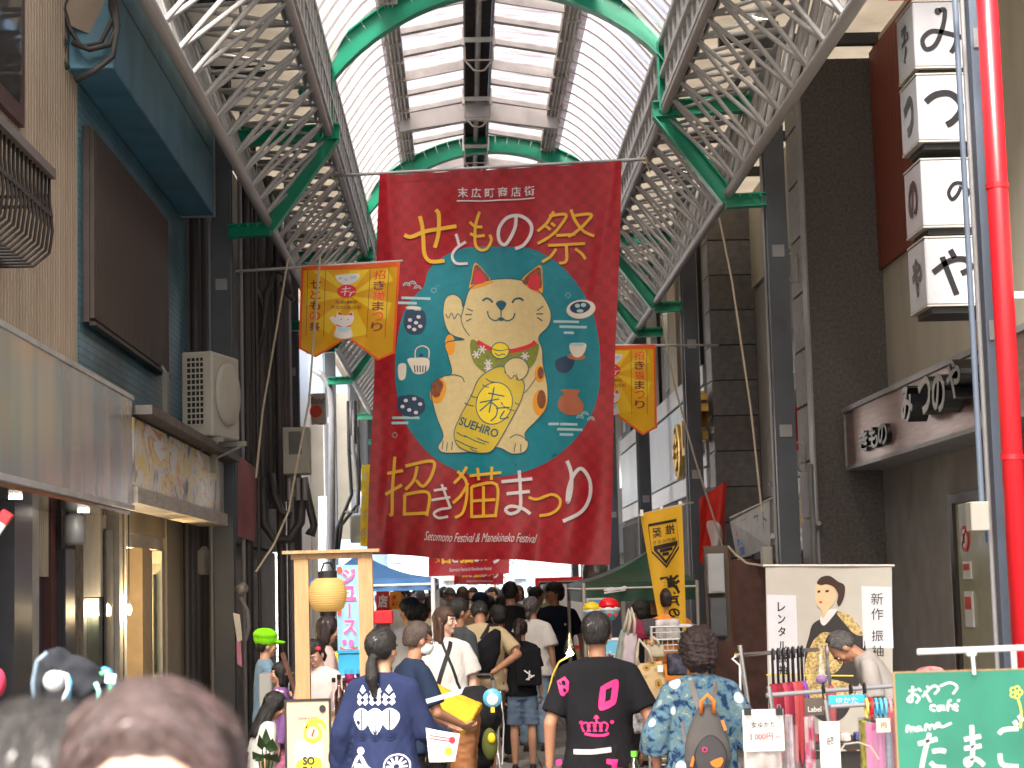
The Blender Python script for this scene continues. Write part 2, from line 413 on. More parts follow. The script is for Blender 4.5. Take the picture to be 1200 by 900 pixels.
# ---- louvres between upper chord and eave
for sd in (1, -1):
    t = thing('louvre_wall', f"grey vertical metal louvres between {'right' if sd > 0 else 'left'} roof truss and roof glazing", 'louvre', (AX[sd], 3, ZA), 0, 'louvre walls under the roof glazing')
    x = AX[sd]
    y = 4.0; i = 0
    far = MB()
    while y < 57:
        zz = ZE
        if y < 44: slab('louvre_plate', STEEL, t, x-.01, x+.05, y, y+.12, ZA+.03, zz)
        else: far.bb(x-.01, x+.05, y, y+.12, ZA+.03, zz)
        y += .36 if y > 12 else .5
    stuff(far.build('far_louvre_plate', STEEL, t))
    MB().bb(x+.07*sd, x+.09*sd, 3, 57, ZA+.0, ZE).build('backing_sheet', mat('louvre_backing', (.30, .30, .30), .6, var=.2, vs=2, dirt=.3, stretch=(1, 1, .2)), t)
    for z in (ZA+.06, ZE-.02, (ZA+ZE)/2): MB().bb(x-.045, x+.06, 3, 57, z-.02, z+.03).build('rail', STEEL, t)
# ---- glazed roof
rf = thing('glazed_roof', 'white ribbed translucent roof glazing over the middle of the arcade', 'roof', (.4, 3, ZE))
xL, xR, bL, bR = AX[-1], AX[1], -.66, 1.30
def side_pt(sd, t, y):
    x0, x1 = (xR, bR) if sd > 0 else (xL, bL)
    z = ZE + (7.93-ZE)*math.sin(t*PI/2*.92)/math.sin(PI/2*.92)
    return V(x0+(x1-x0)*(1-math.cos(t*PI/2*.98))/(1-math.cos(PI/2*.98)) if False else x0+(x1-x0)*t, y, z)
PAN = mat('side_rib', (.5, .47, .46), .5, var=.15, dirt=.25)
y = -6.35; k = 0
pane_src = {}
while y < 56:
    for sd in (1, -1):
        if ('s', sd) not in pane_src:
            b = MB(); b.grid(lambda u, v: side_pt(sd, u, v*.44)+V(0, 0, .03*math.sin(v*PI*4)**2*0), 8, 1)
            pane_src['s', sd] = b.build('side_pane', GLAZS, rf, smooth=True)
            pts = [side_pt(sd, u/8, 0) for u in range(9)]
            b = MB(); b.tube([p+V(0, -.01, -.016) for p in pts], .018, 5)
            pane_src['r', sd] = b.build('side_rib', PAN, rf)
            MY = wmat(pane_src['s', sd])
        for key in ('s', 'r'):
            src = pane_src[key, sd]; o = src.copy(); COL.objects.link(o); o.location = src.location+V(0, y, 0)
    y += .45; k += 1
for key in pane_src.values():
    key.location.y -= 6.8
# central raised lights between the two long beams
ZC = 7.98; xr = .30
y = -6.44; k = 0
cp = {}
while y < 56:
    for a, b2, nm in ((bL+.09, xr-.17, 'l'), (xr+.17, bR-.09, 'r')):
        za, zb = (ZC, ZC+.13) if nm == 'l' else (ZC+.13, ZC)
        if nm not in cp:
            cp[nm] = MB().prism([V(a, .03, za), V(b2, .03, zb), V(b2, .84, zb), V(a, .84, za)], (0, 0, .012)).build('centre_pane', GLAZ, rf)
            cp[nm+'b'] = MB().prism([V(a, -.05, za-.06), V(b2, -.05, zb-.06), V(b2, .05, zb-.06), V(a, .05, za-.06)], (0, 0, .07)).build('cross_bar', STEEL, rf)
        for q in (nm, nm+'b'):
            o = cp[q].copy(); COL.objects.link(o); o.location = cp[q].location+V(0, y, 0)
        if k % 3 == 0:
            MB().prism([V(a, y-.09, za-.13), V(b2, y-.09, zb-.13), V(b2, y-.05, zb-.13), V(a, y-.05, za-.13)], (0, 0, .1)).build('heavy_cross_beam', STEEL, rf)
    y += .87; k += 1
for o in cp.values(): o.location.y -= 7.31
MB().prism([V(bL-.05, 23.95, ZC-.32), V(xr, 23.95, ZC-.17), V(bR+.05, 23.95, ZC-.32), V(bR+.05, 23.95, ZC-.1), V(xr, 23.95, ZC+.07), V(bL-.05, 23.95, ZC-.1)], (0, .12, 0)).build('main_cross_beam', STEEL, rf)
MB().prism([V(bL-.05, 31.3, ZC-.32), V(xr, 31.3, ZC-.17), V(bR+.05, 31.3, ZC-.32), V(bR+.05, 31.3, ZC-.1), V(xr, 31.3, ZC+.07), V(bL-.05, 31.3, ZC-.1)], (0, .12, 0)).build('main_cross_beam', STEEL, rf)
for x in (bL, bR):
    b = MB(); b.bb(x-.09, x+.09, -7, 57, ZC-.14, ZC-.12); b.bb(x-.085, x-.07, 3, 57, ZC-.12, ZC+.02); b.bb(x+.07, x+.085, 3, 57, ZC-.12, ZC+.02)
    b.build('long_beam', RUSTY, rf)
    for dx in (-.04, 0, .045): MB().cyl((x+dx, 3, ZC-.165), (x+dx, 57, ZC-.165), .011, n=6).build('wiring_pipe', STEEL, rf)
    y = 4
    b = MB()
    while y < 45: b.bb(x-.1, x+.1, y, y+.03, ZC-.185, ZC-.14); y += .75
    b.build('pipe_clip', RUSTY, rf)
for sd in (1, -1):
    b = MB(); b.grid(lambda u, v: side_pt(sd, .80+.18*u, -7+64*v)-V(0, 0, .03), 4, 1); b.build('flashing_strip', mat('mauve_flashing', (.36, .33, .36), .5, var=.4, vs=2, trans=.3, stretch=(1, 2.5, 1)), rf, smooth=True)
# ridge mechanism
b = MB(); b.bb(xr-.17, xr-.15, -7, 57, ZC+.0, ZC+.15); b.bb(xr+.15, xr+.17, -7, 57, ZC+.0, ZC+.15); b.build('ridge_channel', GREY, rf)
MB().bb(xr-.149, xr+.149, -7, 57, ZC+.15, ZC+.17).build('ridge_cover', mat('ridge_dark', (.07, .06, .06), .8, var=.5, vs=12, bump=.6), rf)
MB().cyl((xr, 3, ZC+.08), (xr, 57, ZC+.08), .035, n=8).build('drive_shaft', STEEL, rf)
y = 5.2
while y < 40:
    b = MB(); b.bb(xr-.19, xr+.19, y, y+.04, ZC-.05, ZC+.0); b.bb(xr-.19, xr-.16, y-.03, y+.07, ZC-.1, ZC+.1); b.bb(xr+.16, xr+.19, y-.03, y+.07, ZC-.1, ZC+.1); b.build('ridge_bracket', WHITE, rf)
    b = MB(); b.tube([V(xr-.16, y, ZC-.1), V(xr-.16, y, ZC-.27), V(xr-.06, y, ZC-.39), V(xr, y, ZC-.40), V(xr+.06, y, ZC-.39), V(xr+.16, y, ZC-.27), V(xr+.16, y, ZC-.1)], .012, 6)
    b.cyl((xr-.16, y, ZC-.27), (xr+.16, y, ZC-.27), .010, n=6); b.build('ridge_hoop', RUSTY, rf)
    y += 2.61
# outside gutters / side ceilings
CEIL = mat('ceiling_board', (.50, .46, .40), .8, var=.1, vs=2, dirt=.3, trans=.5)
t = thing('side_canopy', 'cream flat canopy ceiling between right truss and shop buildings', 'canopy', (3.5, 3, 7.2))
MB().bb(2.22, 4.6, 11.5, 57, 7.35, 7.39).build('ceiling_sheet', CEIL, t)
for y in (11.5, 13, 14.9, 16, 17.2, 18.8, 21, 23, 25): box('ceiling_joist', DARK, t, 2.75, 4.5, y, y+.1, 7.22, 7.34)
for x in (3.05, 3.75): box('long_rail', GREY, t, x, x+.07, 11.5, 26, 7.12, 7.2)
t = thing('side_canopy', 'dark flat canopy ceiling between left truss and shop buildings', 'canopy', (-2.6, 3, 7.2))
MB().bb(-3.1, -1.41, 12.5, 57, 7.35, 7.39).build('ceiling_sheet', CEIL, t)
for y in (12.5, 14.5, 17, 19.6, 22, 24, 26, 29, 32): box('ceiling_joist', DARK, t, -3.0, -2.0, y, y+.1, 7.22, 7.34)
# ---- lamps on the trusses
def lamp(px, py, Y, sd, label):
    c = at(px, py, Y)
    t = thing('arcade_lamp', label, 'lamp', c, 0, 'round lamps hanging inside the roof trusses')
    M = Euler((math.radians(25), math.radians(12*sd), 0)).to_matrix()
    MB().lathe(c, [(.03, .12), (.05, .10), (.085, .05), (.10, .0), (.102, -.012), (.09, -.013)], 20, M).build('lamp_shade', WHITE, t, smooth=True)
    MB().lathe(c, [(.086, -.008), (.084, -.016), (.03, -.02), (.0, -.021)], 20, M).build('lens', LAMP, t, smooth=True)
    MB().cyl(c+V(0, 0, .1), c+V(.05*sd, .1, .55), .018, n=8).build('stem', TUBE, t)
lamp(283, 32, 16.6, -1, 'lit round lamp in the left truss near the top of the picture')
lamp(358, 227, 24.0, -1, 'small lit round lamp in the left truss beyond the green bracket')
lamp(892, 18, 15.6, 1, 'lit round lamp in the right truss at the top of the picture')
lamp(803, 198, 22.4, 1, 'small lit round lamp in the right truss beyond the green bracket')
# ================================================================== TEXT AND FLAT PRINT
_tc = {}
def glyphs(txt, bold=0.0, res=3):
    """outline mesh of a text, as (verts2d, faces), scaled so that its bounding box is 0..1 in height"""
    key = (txt, bold, res)
    if key in _tc: return _tc[key]
    c = bpy.data.curves.new('t', 'FONT'); c.body = txt; c.size = 1; c.offset = bold; c.resolution_u = res
    c.fill_mode = 'FRONT' if hasattr(c, 'fill_mode') else c.fill_mode
    o = bpy.data.objects.new('t', c); me = evaluated(o)
    vs = [(v.co.x, v.co.y) for v in me.vertices]; fs = [tuple(p.vertices) for p in me.polygons]
    bpy.data.objects.remove(o); bpy.data.curves.remove(c); bpy.data.meshes.remove(me)
    x0 = min(v[0] for v in vs); x1 = max(v[0] for v in vs); y0 = min(v[1] for v in vs); y1 = max(v[1] for v in vs)
    _tc[key] = ([((x-x0)/(x1-x0), (y-y0)/(y1-y0)) for x, y in vs], fs, (x1-x0)/(y1-y0))
    return _tc[key]
class Print:
    """flat print laid on a surface: 2-D shapes in drawing units, mapped by fn(x, y, lift) to the surface"""
    def __init__(s, fn, maxlen): s.fn, s.maxlen = fn, maxlen; s.v = []; s.f = []
    def add(s, vs, fs):
        n = len(s.v); s.v += list(vs); s.f += [tuple(n+i for i in f) for f in fs]; return s
    def text(s, txt, x0, y0, x1, y1, bold=0., rot=0, shear=0, mirror=False):
        vs, fs, _ = glyphs(txt, bold); out = []
        cx, cy = (x0+x1)/2, (y0+y1)/2; c, sn = math.cos(rot), math.sin(rot)
        for a, b in vs:
            if mirror: a = 1-a
            x = (a-.5)*(x1-x0)+shear*(b-.5)*(y1-y0); y = (.5-b)*(y1-y0)
            out.append((cx+x*c-y*sn, cy+x*sn+y*c))
        return s.add(out, fs)
    def column(s, txt, x, y0, y1, wd, bold=0., mirror=False, gap=.12):
        h = (y1-y0)/len(txt)
        for i, ch in enumerate(txt):
            if ch == 'ー': s.poly([(x-wd*.06, y0+h*i+h*.1), (x+wd*.06, y0+h*i+h*.1), (x+wd*.06, y0+h*(i+.9)), (x-wd*.06, y0+h*(i+.9))]); continue
            if ch == ' ': continue
            g = gap*h; s.text(ch, x-wd/2, y0+h*i+g/2, x+wd/2, y0+h*(i+1)-g/2, bold, mirror=mirror)
        return s
    def poly(s, pts): return s.add(pts, [tuple(range(len(pts)))])
    def blob(s, pts, k=5):
        n = len(pts); out = []
        for i in range(n):
            p0, p1, p2, p3 = (Vector(pts[(i+j) % n]) for j in (-1, 0, 1, 2))
            for q in range(k):
                t = q/k; out.append(tuple(.5*((2*p1)+(p2-p0)*t+(2*p0-5*p1+4*p2-p3)*t*t+(3*p1-p0-3*p2+p3)*t**3)))
        return s.poly(out)
    def ell(s, cx, cy, rx, ry, rot=0, n=32):
        c, sn = math.cos(rot), math.sin(rot)
        return s.poly([(cx+rx*math.cos(2*PI*i/n)*c-ry*math.sin(2*PI*i/n)*sn, cy+rx*math.cos(2*PI*i/n)*sn+ry*math.sin(2*PI*i/n)*c) for i in range(n)])
    def arc(s, cx, cy, rx, ry, a0, a1, w, n=16, rot=0):
        c, sn = math.cos(rot), math.sin(rot); P = []
        for i in range(n+1):
            a = math.radians(a0+(a1-a0)*i/n); x, y = rx*math.cos(a), ry*math.sin(a); P.append((cx+x*c-y*sn, cy+x*sn+y*c))
        return s.stroke(P, w, smooth=False)
    def stroke(s, pts, w, smooth=True, taper=False):
        P = [Vector(p) for p in pts]
        if smooth and len(P) > 2:
            Q = []
            for i in range(len(P)-1):
                p0, p1, p2, p3 = P[max(i-1, 0)], P[i], P[i+1], P[min(i+2, len(P)-1)]
                for q in range(5):
                    t = q/5; Q.append(.5*((2*p1)+(p2-p0)*t+(2*p0-5*p1+4*p2-p3)*t*t+(3*p1-p0-3*p2+p3)*t**3))
            P = Q+[P[-1]]
        L = []; R = []; m = len(P)
        for i, p in enumerate(P):
            d = (P[min(i+1, m-1)]-P[max(i-1, 0)]); d = d.normalized() if d.length else Vector((1, 0))
            h = w/2*((1-.8*abs(2*i/(m-1)-1)**2) if taper else 1); nn = Vector((-d.y, d.x))*h
            L.append(tuple(p+nn)); R.append(tuple(p-nn))
        vs = L+R
        return s.add(vs, [(i, i+1, m+i+1, m+i) for i in range(m-1)])
    def build(s, name, mat, parent, lift):
        bm = bmesh.new(); bv = [bm.verts.new((x, y, 0)) for x, y in s.v]
        for f in s.f:
            try: bm.faces.new([bv[i] for i in f])
            except ValueError: pass
        bmesh.ops.triangulate(bm, faces=bm.faces)
        for _ in range(5):
            es = [e for e in bm.edges if e.calc_length() > s.maxlen]
            if not es: break
            bmesh.ops.subdivide_edges(bm, edges=es, cuts=1); bmesh.ops.triangulate(bm, faces=bm.faces)
        bm.verts.index_update()
        vs = [s.fn(v.co.x, v.co.y, lift) for v in bm.verts]; fs = [tuple(v.index for v in f.verts) for f in bm.faces]; bm.free()
        o = link_mesh(name, vs, fs, mat, parent, smooth=True)
        if name in ('mist_print', 'flower_dots', 'china_crockery', 'navy_crockery', 'crockery_detail', 'crockery_inside', 'cat_patches', 'cat_brown_patch', 'cat_red', 'bib_flowers', 'cat_outline', 'ray_print', 'dark_lines', 'spots', 'paper_shapes', 'pale_shapes', 'red_shapes', 'hair_print', 'kimono_pattern', 'caption_strip', 'clay_pot', 'white_print'): o['kind'] = 'stuff'
        return o
def flat(name, col, rough=.6, trans=0, **k): return mat(name, col, rough, trans=trans, **{**dict(var=.04, bump=.05), **k})
# ================================================================== BANNERS
def checker_cloth(name, c1, c2, nx, ny, trans=.25):
    m = mat(name, c1, .38, bump=.10, bs=9, trans=trans); N, L, p = nodes(m)
    tc = N.new('ShaderNodeTexCoord'); mp = N.new('ShaderNodeMapping'); mp.inputs['Scale'].default_value = (nx, ny, 1); L.new(tc.outputs['UV'], mp.inputs[0])
    ck = N.new('ShaderNodeTexChecker'); ck.inputs['Scale'].default_value = 1; L.new(mp.outputs[0], ck.inputs[0])
    n1 = N.new('ShaderNodeTexNoise'); n1.inputs['Scale'].default_value = .55; L.new(mp.outputs[0], n1.inputs[0])
    mm = N.new('ShaderNodeMath'); mm.operation = 'MULTIPLY'; L.new(ck.outputs['Fac'], mm.inputs[0]); L.new(n1.outputs[0], mm.inputs[1])
    mx = N.new('ShaderNodeMixRGB'); L.new(mm.outputs[0], mx.inputs[0]); mx.inputs[1].default_value = (*c1, 1); mx.inputs[2].default_value = (*c2, 1)
    L.new(mx.outputs[0], p.inputs['Base Color'])
    for nd in N:
        if nd.type == 'BSDF_TRANSLUCENT': L.new(mx.outputs[0], nd.inputs[0])
    return m
BRED = checker_cloth('crimson_check_cloth', (.42, .016, .026), (.28, .011, .019), 30, 48, .2)
YEL = flat('banner_yellow', (.85, .50, .04), trans=.15)
BWH = flat('banner_white', (.75, .72, .72), trans=.15)
TEAL = flat('banner_teal', (.004, .24, .30), trans=.15, vs=10, var=.08)
CREAMP = flat('cat_cream', (.76, .62, .30), trans=.15, vs=20, var=.05)
NAVYP = flat('teal_outline', (.01, .11, .16), trans=.1)
CORAL = flat('ear_red', (.62, .02, .04)); BROWNP = flat('brown_print', (.22, .07, .03), var=.5, vs=60)
ORANGEP = flat('orange_print', (.80, .33, .02)); OLIVE = flat('bib_green', (.20, .24, .03), var=.25, vs=50); LEMON = flat('lemon_print', (.80, .62, .02))
MUST = flat('coin_yellow', (.62, .47, .04)); SKYP = flat('mist_blue', (.35, .58, .60)); CLAY = flat('clay_print', (.42, .13, .06)); DNAVY = flat('pot_navy', (.015, .045, .10)); CHINA = flat('china_white', (.70, .66, .55))
def big_banner():
    D0 = 20.6
    TL, TR, BL_, BR_ = at(445, 205, D0), at(728, 189, D0-.3), at(431, 650, D0+.05), at(715, 662, D0-.3)
    def surf(u, v, lift=0):
        p = TL*(1-u)*(1-v)+TR*u*(1-v)+BL_*(1-u)*v+BR_*u*v
        r = .05*math.sin(u*9+v*2.2)*(.3+.7*v)+.034*math.sin(u*21-v*5+1)*(.4+.6*v)+.02*math.sin(u*33+v*13)*v*v+.014*math.sin(v*17+u*4)*(u*(1-u)*4)+.010*math.sin(u*38+v*9)*(1-v)**2
        r += .03*math.exp(-((u-.03-v*.16)/.022)**2)*math.exp(-v*3)+.03*math.exp(-((u-.97+v*.2)/.022)**2)*math.exp(-v*2.4)
        r += .025*math.exp(-((u-.07)/.02)**2)*v**3 + .02*math.exp(-((u-.84+.1*v)/.03)**2)*v*v
        top = .02*math.sin(u*PI)**2*0
        edge = .009*math.sin(v*9)*(1 if u > .5 else -1)*abs(2*u-1)**6
        return p + V(edge, -r-lift, .012*math.sin(u*13)*v**8-.012*abs(math.sin(u*19))*(1-v)**12)
    # inverse of the flat bilinear map, in pixels
    q = [(445, 205), (728, 189), (431, 650), (715, 662)]
    def uv(px, py):
        u, v = .5, .5
        for _ in range(8):
            X = q[0][0]*(1-u)*(1-v)+q[1][0]*u*(1-v)+q[2][0]*(1-u)*v+q[3][0]*u*v
            Y = q[0][1]*(1-u)*(1-v)+q[1][1]*u*(1-v)+q[2][1]*(1-u)*v+q[3][1]*u*v
            xu = (q[1][0]-q[0][0])*(1-v)+(q[3][0]-q[2][0])*v; yu = (q[1][1]-q[0][1])*(1-v)+(q[3][1]-q[2][1])*v
            xv = (q[2][0]-q[0][0])*(1-u)+(q[3][0]-q[1][0])*u; yv = (q[2][1]-q[0][1])*(1-u)+(q[3][1]-q[1][1])*u
            dx, dy = px-X, py-Y; det = xu*yv-xv*yu
            u += (dx*yv-dy*xv)/det; v += (xu*dy-yu*dx)/det
        return u, v
    t = thing('festival_banner', 'huge crimson festival banner with a cream lucky cat on a teal disc', 'banner', (TL+TR)/2)
    MB().grid(lambda u, v: surf(u, v, 0), 90, 110).build('cloth', BRED, t, smooth=True)
    for v0, v1 in ((.0, .022), (.955, 1)): MB().grid(lambda a, c: surf(a, c, .003), 90, 3, (0, 1), (v0, v1)).build('hem', BRED, t, smooth=True)
    pL, pR = at(392, 206, D0+.1), at(756, 186.5, D0-.25)
    MB().cyl(pL, pR, .018, n=10).build('pole', STEEL, t, smooth=True)
    for e in (pL, pR):
        b = MB()
        for k in range(3): b.tube([e+V(math.cos(a)*.03+k*.012-.01, -.0+k*.006, math.sin(a)*.045) for a in [i*PI/4 for i in range(9)]], .008, 5)
        b.tube([e, e+V(.02, 0, -.08), e+V(.05, 0, -.16)], .007, 5); b.build('rope_knot', ROPE, t)
    fn = lambda x, y, l: surf(*uv(x, y), l)
    ML = 11; P = lambda: Print(fn, ML)
    A = lambda x, y: (430+x/3.6, 180+y/3.6); Bq = lambda x, y: (430+x/3.6, 420+y/3.6)
    # teal disc: a bumpy circle
    pr = P(); pr.blob([(596, 290), (622, 293), (646, 305), (662, 318), (680, 340), (694, 366), (702, 400), (704, 430), (702, 462), (692, 492), (672, 520), (645, 542), (612, 556), (578, 561), (545, 556), (512, 540), (490, 519), (474, 494), (465, 462), (463, 430), (466, 400), (472, 374), (484, 352), (497, 338), (503, 318), (522, 301), (552, 291)]); pr.build('teal_disc', TEAL, t, .004)
    # mist marks and crockery
    pr = P()
    for x, y, w in ((488, 352, 34), (478, 358, 22), (486, 365, 16), (664, 380, 30), (672, 386, 32), (667, 393, 12), (660, 500, 34), (668, 506, 30), (664, 512, 16), (476, 492, 32), (469, 498, 20)): pr.stroke([(x-w/2, y), (x+w/2, y)], 3)
    for sx, sy in ((477, 338), (484, 336), (490, 341), (680, 493), (686, 489), (693, 495)): pr.arc(sx, sy, 4, 4, 180, 360, 1); pr.arc(sx, sy, 2, 2, 180, 360, .8)
    for cx, cy in ((509, 342), (666, 349), (463, 512)):
        for k in range(8): pr.stroke([(cx+2*math.cos(k*PI/4), cy+2*math.sin(k*PI/4)), (cx+3.6*math.cos(k*PI/4), cy+3.6*math.sin(k*PI/4))], .6)
    pr.build('mist_print', SKYP, t, .007)
    pr = P(); pr.blob([(478, 366), (496, 366), (500, 378), (498, 388), (492, 394), (480, 394), (474, 386), (474, 376)]); pr.ell(482, 478, 17, 13, .1); pr.blob([(652, 425), (672, 420), (672, 432), (664, 440), (654, 438)]); pr.build('navy_crockery', DNAVY, t, .007)
    pr = P(); pr.ell(681, 365, 17, 11, -.15); pr.blob([(478, 424), (488, 422), (500, 422), (504, 426), (502, 436), (494, 441), (486, 440), (482, 434)]); pr.blob([(668, 407), (686, 405), (686, 414), (680, 421), (672, 420)]); pr.blob([(467, 431), (476, 430), (475, 446), (468, 447)])
    pr.ell(485, 363.5, 9, 2)
    pr.stroke([(487, 423), (488, 412), (496, 408), (503, 412), (503, 422)], 1.2)
    pr.build('china_crockery', CHINA, t, .009)
    pr = P(); pr.blob([(658, 460), (679, 460), (677, 466), (684, 476), (682, 486), (673, 489), (662, 488), (654, 480), (656, 470), (661, 465)]); pr.ell(676, 421, 11, 3.5); pr.build('clay_pot', CLAY, t, .0085)
    pr = P()
    for x, y in ((481, 378), (488, 381), (486, 389), (491, 374), (480, 386), (493, 385), (476, 472), (486, 470), (493, 476), (480, 483), (488, 486), (472, 479)): pr.ell(x, y, 2.6, 2.2, n=8)
    pr.build('flower_dots', BWH, t, .0105)
    pr = P(); pr.ell(680, 363, 12, 7, -.15); 
    for k in range(5): pr.stroke([(486+k*3.4, 431), (487+k*3, 439)], 1.3)
    pr.ell(482, 471, 16, 5, .08); pr.ell(494, 419, 2.4, 2); pr.build('crockery_detail', DNAVY, t, .0100)
    pr = P(); pr.ell(677, 361, 3, 2.4); pr.ell(684, 360, 3, 2.4); pr.ell(680, 367, 4, 2); pr.ell(676.5, 406.5, 8.6, 2); pr.ell(488, 430, 0.1, .1); pr.build('crockery_inside', SKYP, t, .0125)
    # the cat
    body = [(545, 400), (528, 393), (521, 378), (520, 362), (524, 350), (533, 347), (541, 353), (544, 362), (552, 340), (575, 330), (606, 329), (630, 342), (645, 366), (644, 384), (632, 398), (636, 412), (637, 430), (642, 456), (641, 480), (630, 495), (616, 510), (620, 522), (615, 532), (600, 534), (584, 527), (560, 531), (540, 532), (520, 532), (514, 525), (520, 512), (512, 490), (506, 465), (508, 450), (522, 442), (530, 438), (526, 420), (523, 404)]
    pr = P(); pr.blob(body); pr.build('cat_body', CREAMP, t, .008)
    pr = P(); pr.stroke(body+body[:1], 1.1)
    pr.stroke([(541, 353), (544, 362), (541, 375), (544, 386), (551, 396)], 1.1); pr.stroke([(523, 370), (526, 375), (530, 369), (533, 376), (537, 370), (541, 374)], 1)
    pr.stroke([(522, 442), (533, 441), (542, 444), (545, 450)], 1.1); pr.stroke([(629, 445), (620, 458), (615, 463)], 1)
    for x, y in ((520, 518), (525, 520), (531, 519)): pr.stroke([(x, y), (x-1, y+10)], 1)
    pr.stroke([(598, 516), (605, 512), (613, 514), (618, 519)], 1); pr.stroke([(605, 522), (603, 532)], 1); pr.stroke([(611, 523), (611, 532)], 1)
    pr.stroke([(566, 355), (571, 352), (576, 354), (578, 357)], 2.2); pr.stroke([(601, 357), (604, 353), (610, 352), (614, 355)], 2.2)
    pr.blob([(582, 357), (588, 354), (594, 357), (592, 363), (588, 366), (584, 362)]); pr.stroke([(588, 366), (588, 373)], 1.3); pr.ell(588, 376, 3.6, 2.2)
    pr.stroke([(572, 367), (574, 374), (581, 378), (588, 374)], 1.5); pr.stroke([(588, 374), (595, 378), (602, 375), (604, 369)], 1.5)
    for x0, y0, x1, y1 in ((548, 364, 555, 367), (546, 371, 554, 371), (547, 379, 553, 376), (630, 367, 637, 362), (629, 371, 637, 371), (630, 375, 636, 379)): pr.stroke([(x0, y0), (x1, y1)], 1.2)
    pr.build('cat_outline', NAVYP, t, .0115)
    pr = P(); pr.blob([(552, 341), (553, 328), (557, 310), (565, 316), (576, 330), (577, 334)]); pr.blob([(612, 332), (622, 321), (634, 314), (636, 330), (636, 346), (628, 345)])
    pr.ell(514, 460, 9, 15, .25); pr.ell(633, 475, 8, 15); pr.ell(633, 441, 6, 10); pr.ell(528, 406, 6, 12); pr.build('cat_patches', ORANGEP, t, .0095)
    pr = P(); pr.ell(513, 457, 7, 11, .25); pr.ell(635, 471, 5, 11); pr.blob([(553, 336), (554, 328), (558, 312), (566, 318), (574, 329), (565, 331)]); pr.blob([(613, 333), (622, 322), (633, 316), (635, 330), (634, 341), (622, 338)]); pr.ell(634, 440, 3.6, 7); pr.build('cat_brown_patch', BROWNP, t, .0110)
    pr = P(); pr.blob([(557, 334), (557, 325), (560, 318), (565, 322), (570, 330), (565, 334)]); pr.blob([(619, 338), (622, 327), (628, 323), (632, 328), (632, 342), (626, 343)])
    pr.stroke([(560, 403), (575, 411), (588, 414), (604, 413), (622, 408), (628, 403)], 5); pr.build('cat_red', CORAL, t, .0125)
    pr = P(); pr.blob([(554, 400), (570, 410), (588, 415), (610, 412), (628, 405), (632, 412), (624, 432), (600, 442), (574, 441), (558, 430), (552, 414)]); pr.build('cat_bib', OLIVE, t, .0110)
    pr = P()
    for x, y in ((559, 418), (573, 438-10), (616, 420), (573, 434), (566, 412)):
        for k in range(6): a = k*PI/3; pr.stroke([(x, y), (x+5*math.cos(a), y+5*math.sin(a))], 1.7)
    pr.build('bib_flowers', BWH, t, .0125)
    pr = P(); pr.ell(587, 413, 10.5, 9.5); pr.build('cat_bell', LEMON, t, .0140)
    coin = [(578, 434), (590, 432), (604, 440), (615, 452), (612, 470), (602, 490), (590, 512), (578, 530), (566, 533), (548, 530), (536, 522), (533, 508), (540, 490), (552, 468), (562, 446)]
    pr = P(); pr.blob(coin); pr.build('gold_coin', MUST, t, .0130)
    pr = P(); pr.ell(580, 475, 21, 25, .3); pr.build('coin_disc', LEMON, t, .0145)
    pr = P(); pr.stroke(coin+coin[:1], 1); pr.arc(580, 475, 21, 25, 0, 360, 1.1, 30, .3); pr.arc(587, 413, 10.5, 9.5, 0, 360, 1, 20); pr.stroke([(577, 411), (587, 413), (598, 411)], .9); pr.stroke([(581, 416), (585, 419), (589, 417), (593, 418)], 1.1)
    for x0, y0, x1, y1 in ((570, 446, 580, 450), (566, 453, 574, 456), (592, 438, 600, 443), (545, 474, 556, 478), (552, 465, 560, 468), (536, 508, 548, 514), (535, 517, 560, 528), (545, 512, 570, 523), (552, 527, 560, 531), (604, 484, 590, 478), (604, 474, 609, 476), (560, 515, 574, 521)): pr.stroke([(x0, y0), ((x0+x1)/2, (y0+y1)/2+1), (x1, y1)], 1)
    # the two characters in the coin, drawn with strokes
    for st in ([(573, 463), (592, 467)], [(563, 474), (586, 470)], [(580, 456), (574, 486)], [(576, 473), (563, 484)], [(577, 474), (584, 480)], [(588, 474), (590, 477)], [(582, 481), (598, 480)], [(584, 481), (582, 490), (576, 496)], [(592, 484), (587, 493), (597, 492)]): pr.stroke(st, 1.5)
    pr.text('SUEHIRO', 538, 498, 586, 508, .02, rot=.36); pr.build('coin_lettering', NAVYP, t, .0162)
    pr = P(); pr.blob([(594, 440), (592, 430), (602, 422), (614, 424), (620, 434), (616, 444), (608, 448), (604, 442), (600, 446)]); pr.build('cat_paw', CREAMP, t, .0162)
    pr = P(); pr.stroke([(594, 440), (592, 430), (602, 422), (614, 424), (620, 434), (616, 444), (608, 448), (604, 442), (600, 446), (595, 441)], 1); pr.stroke([(608, 448), (606, 440)], .9); pr.build('paw_outline', NAVYP, t, .0178)
    # lettering, brush strokes by hand for the large heading
    def scr(pr, st, w, conv): 
        for s_ in st: pr.stroke([conv(*p) for p in s_], w)
    def ch(pr, c, x0, y0, x1, y1, conv, bold): a, b2 = conv(x0, y0), conv(x1, y1); pr.text(c, a[0], a[1], b2[0], b2[1], bold)
    pr = P()
    scr(pr, [[(160, 350), (190, 358), (260, 330), (380, 312)], [(225, 270), (235, 310), (240, 370), (245, 430), (270, 460), (330, 458)], [(292, 240), (305, 260), (305, 330), (298, 370), (288, 402)]], 4.6, A)
    scr(pr, [[(478, 246), (462, 300), (458, 350), (462, 392), (485, 412), (512, 402), (528, 368), (520, 345)], [(436, 292), (458, 310), (490, 312)], [(438, 342), (465, 352), (500, 348)]], 3.4, A)
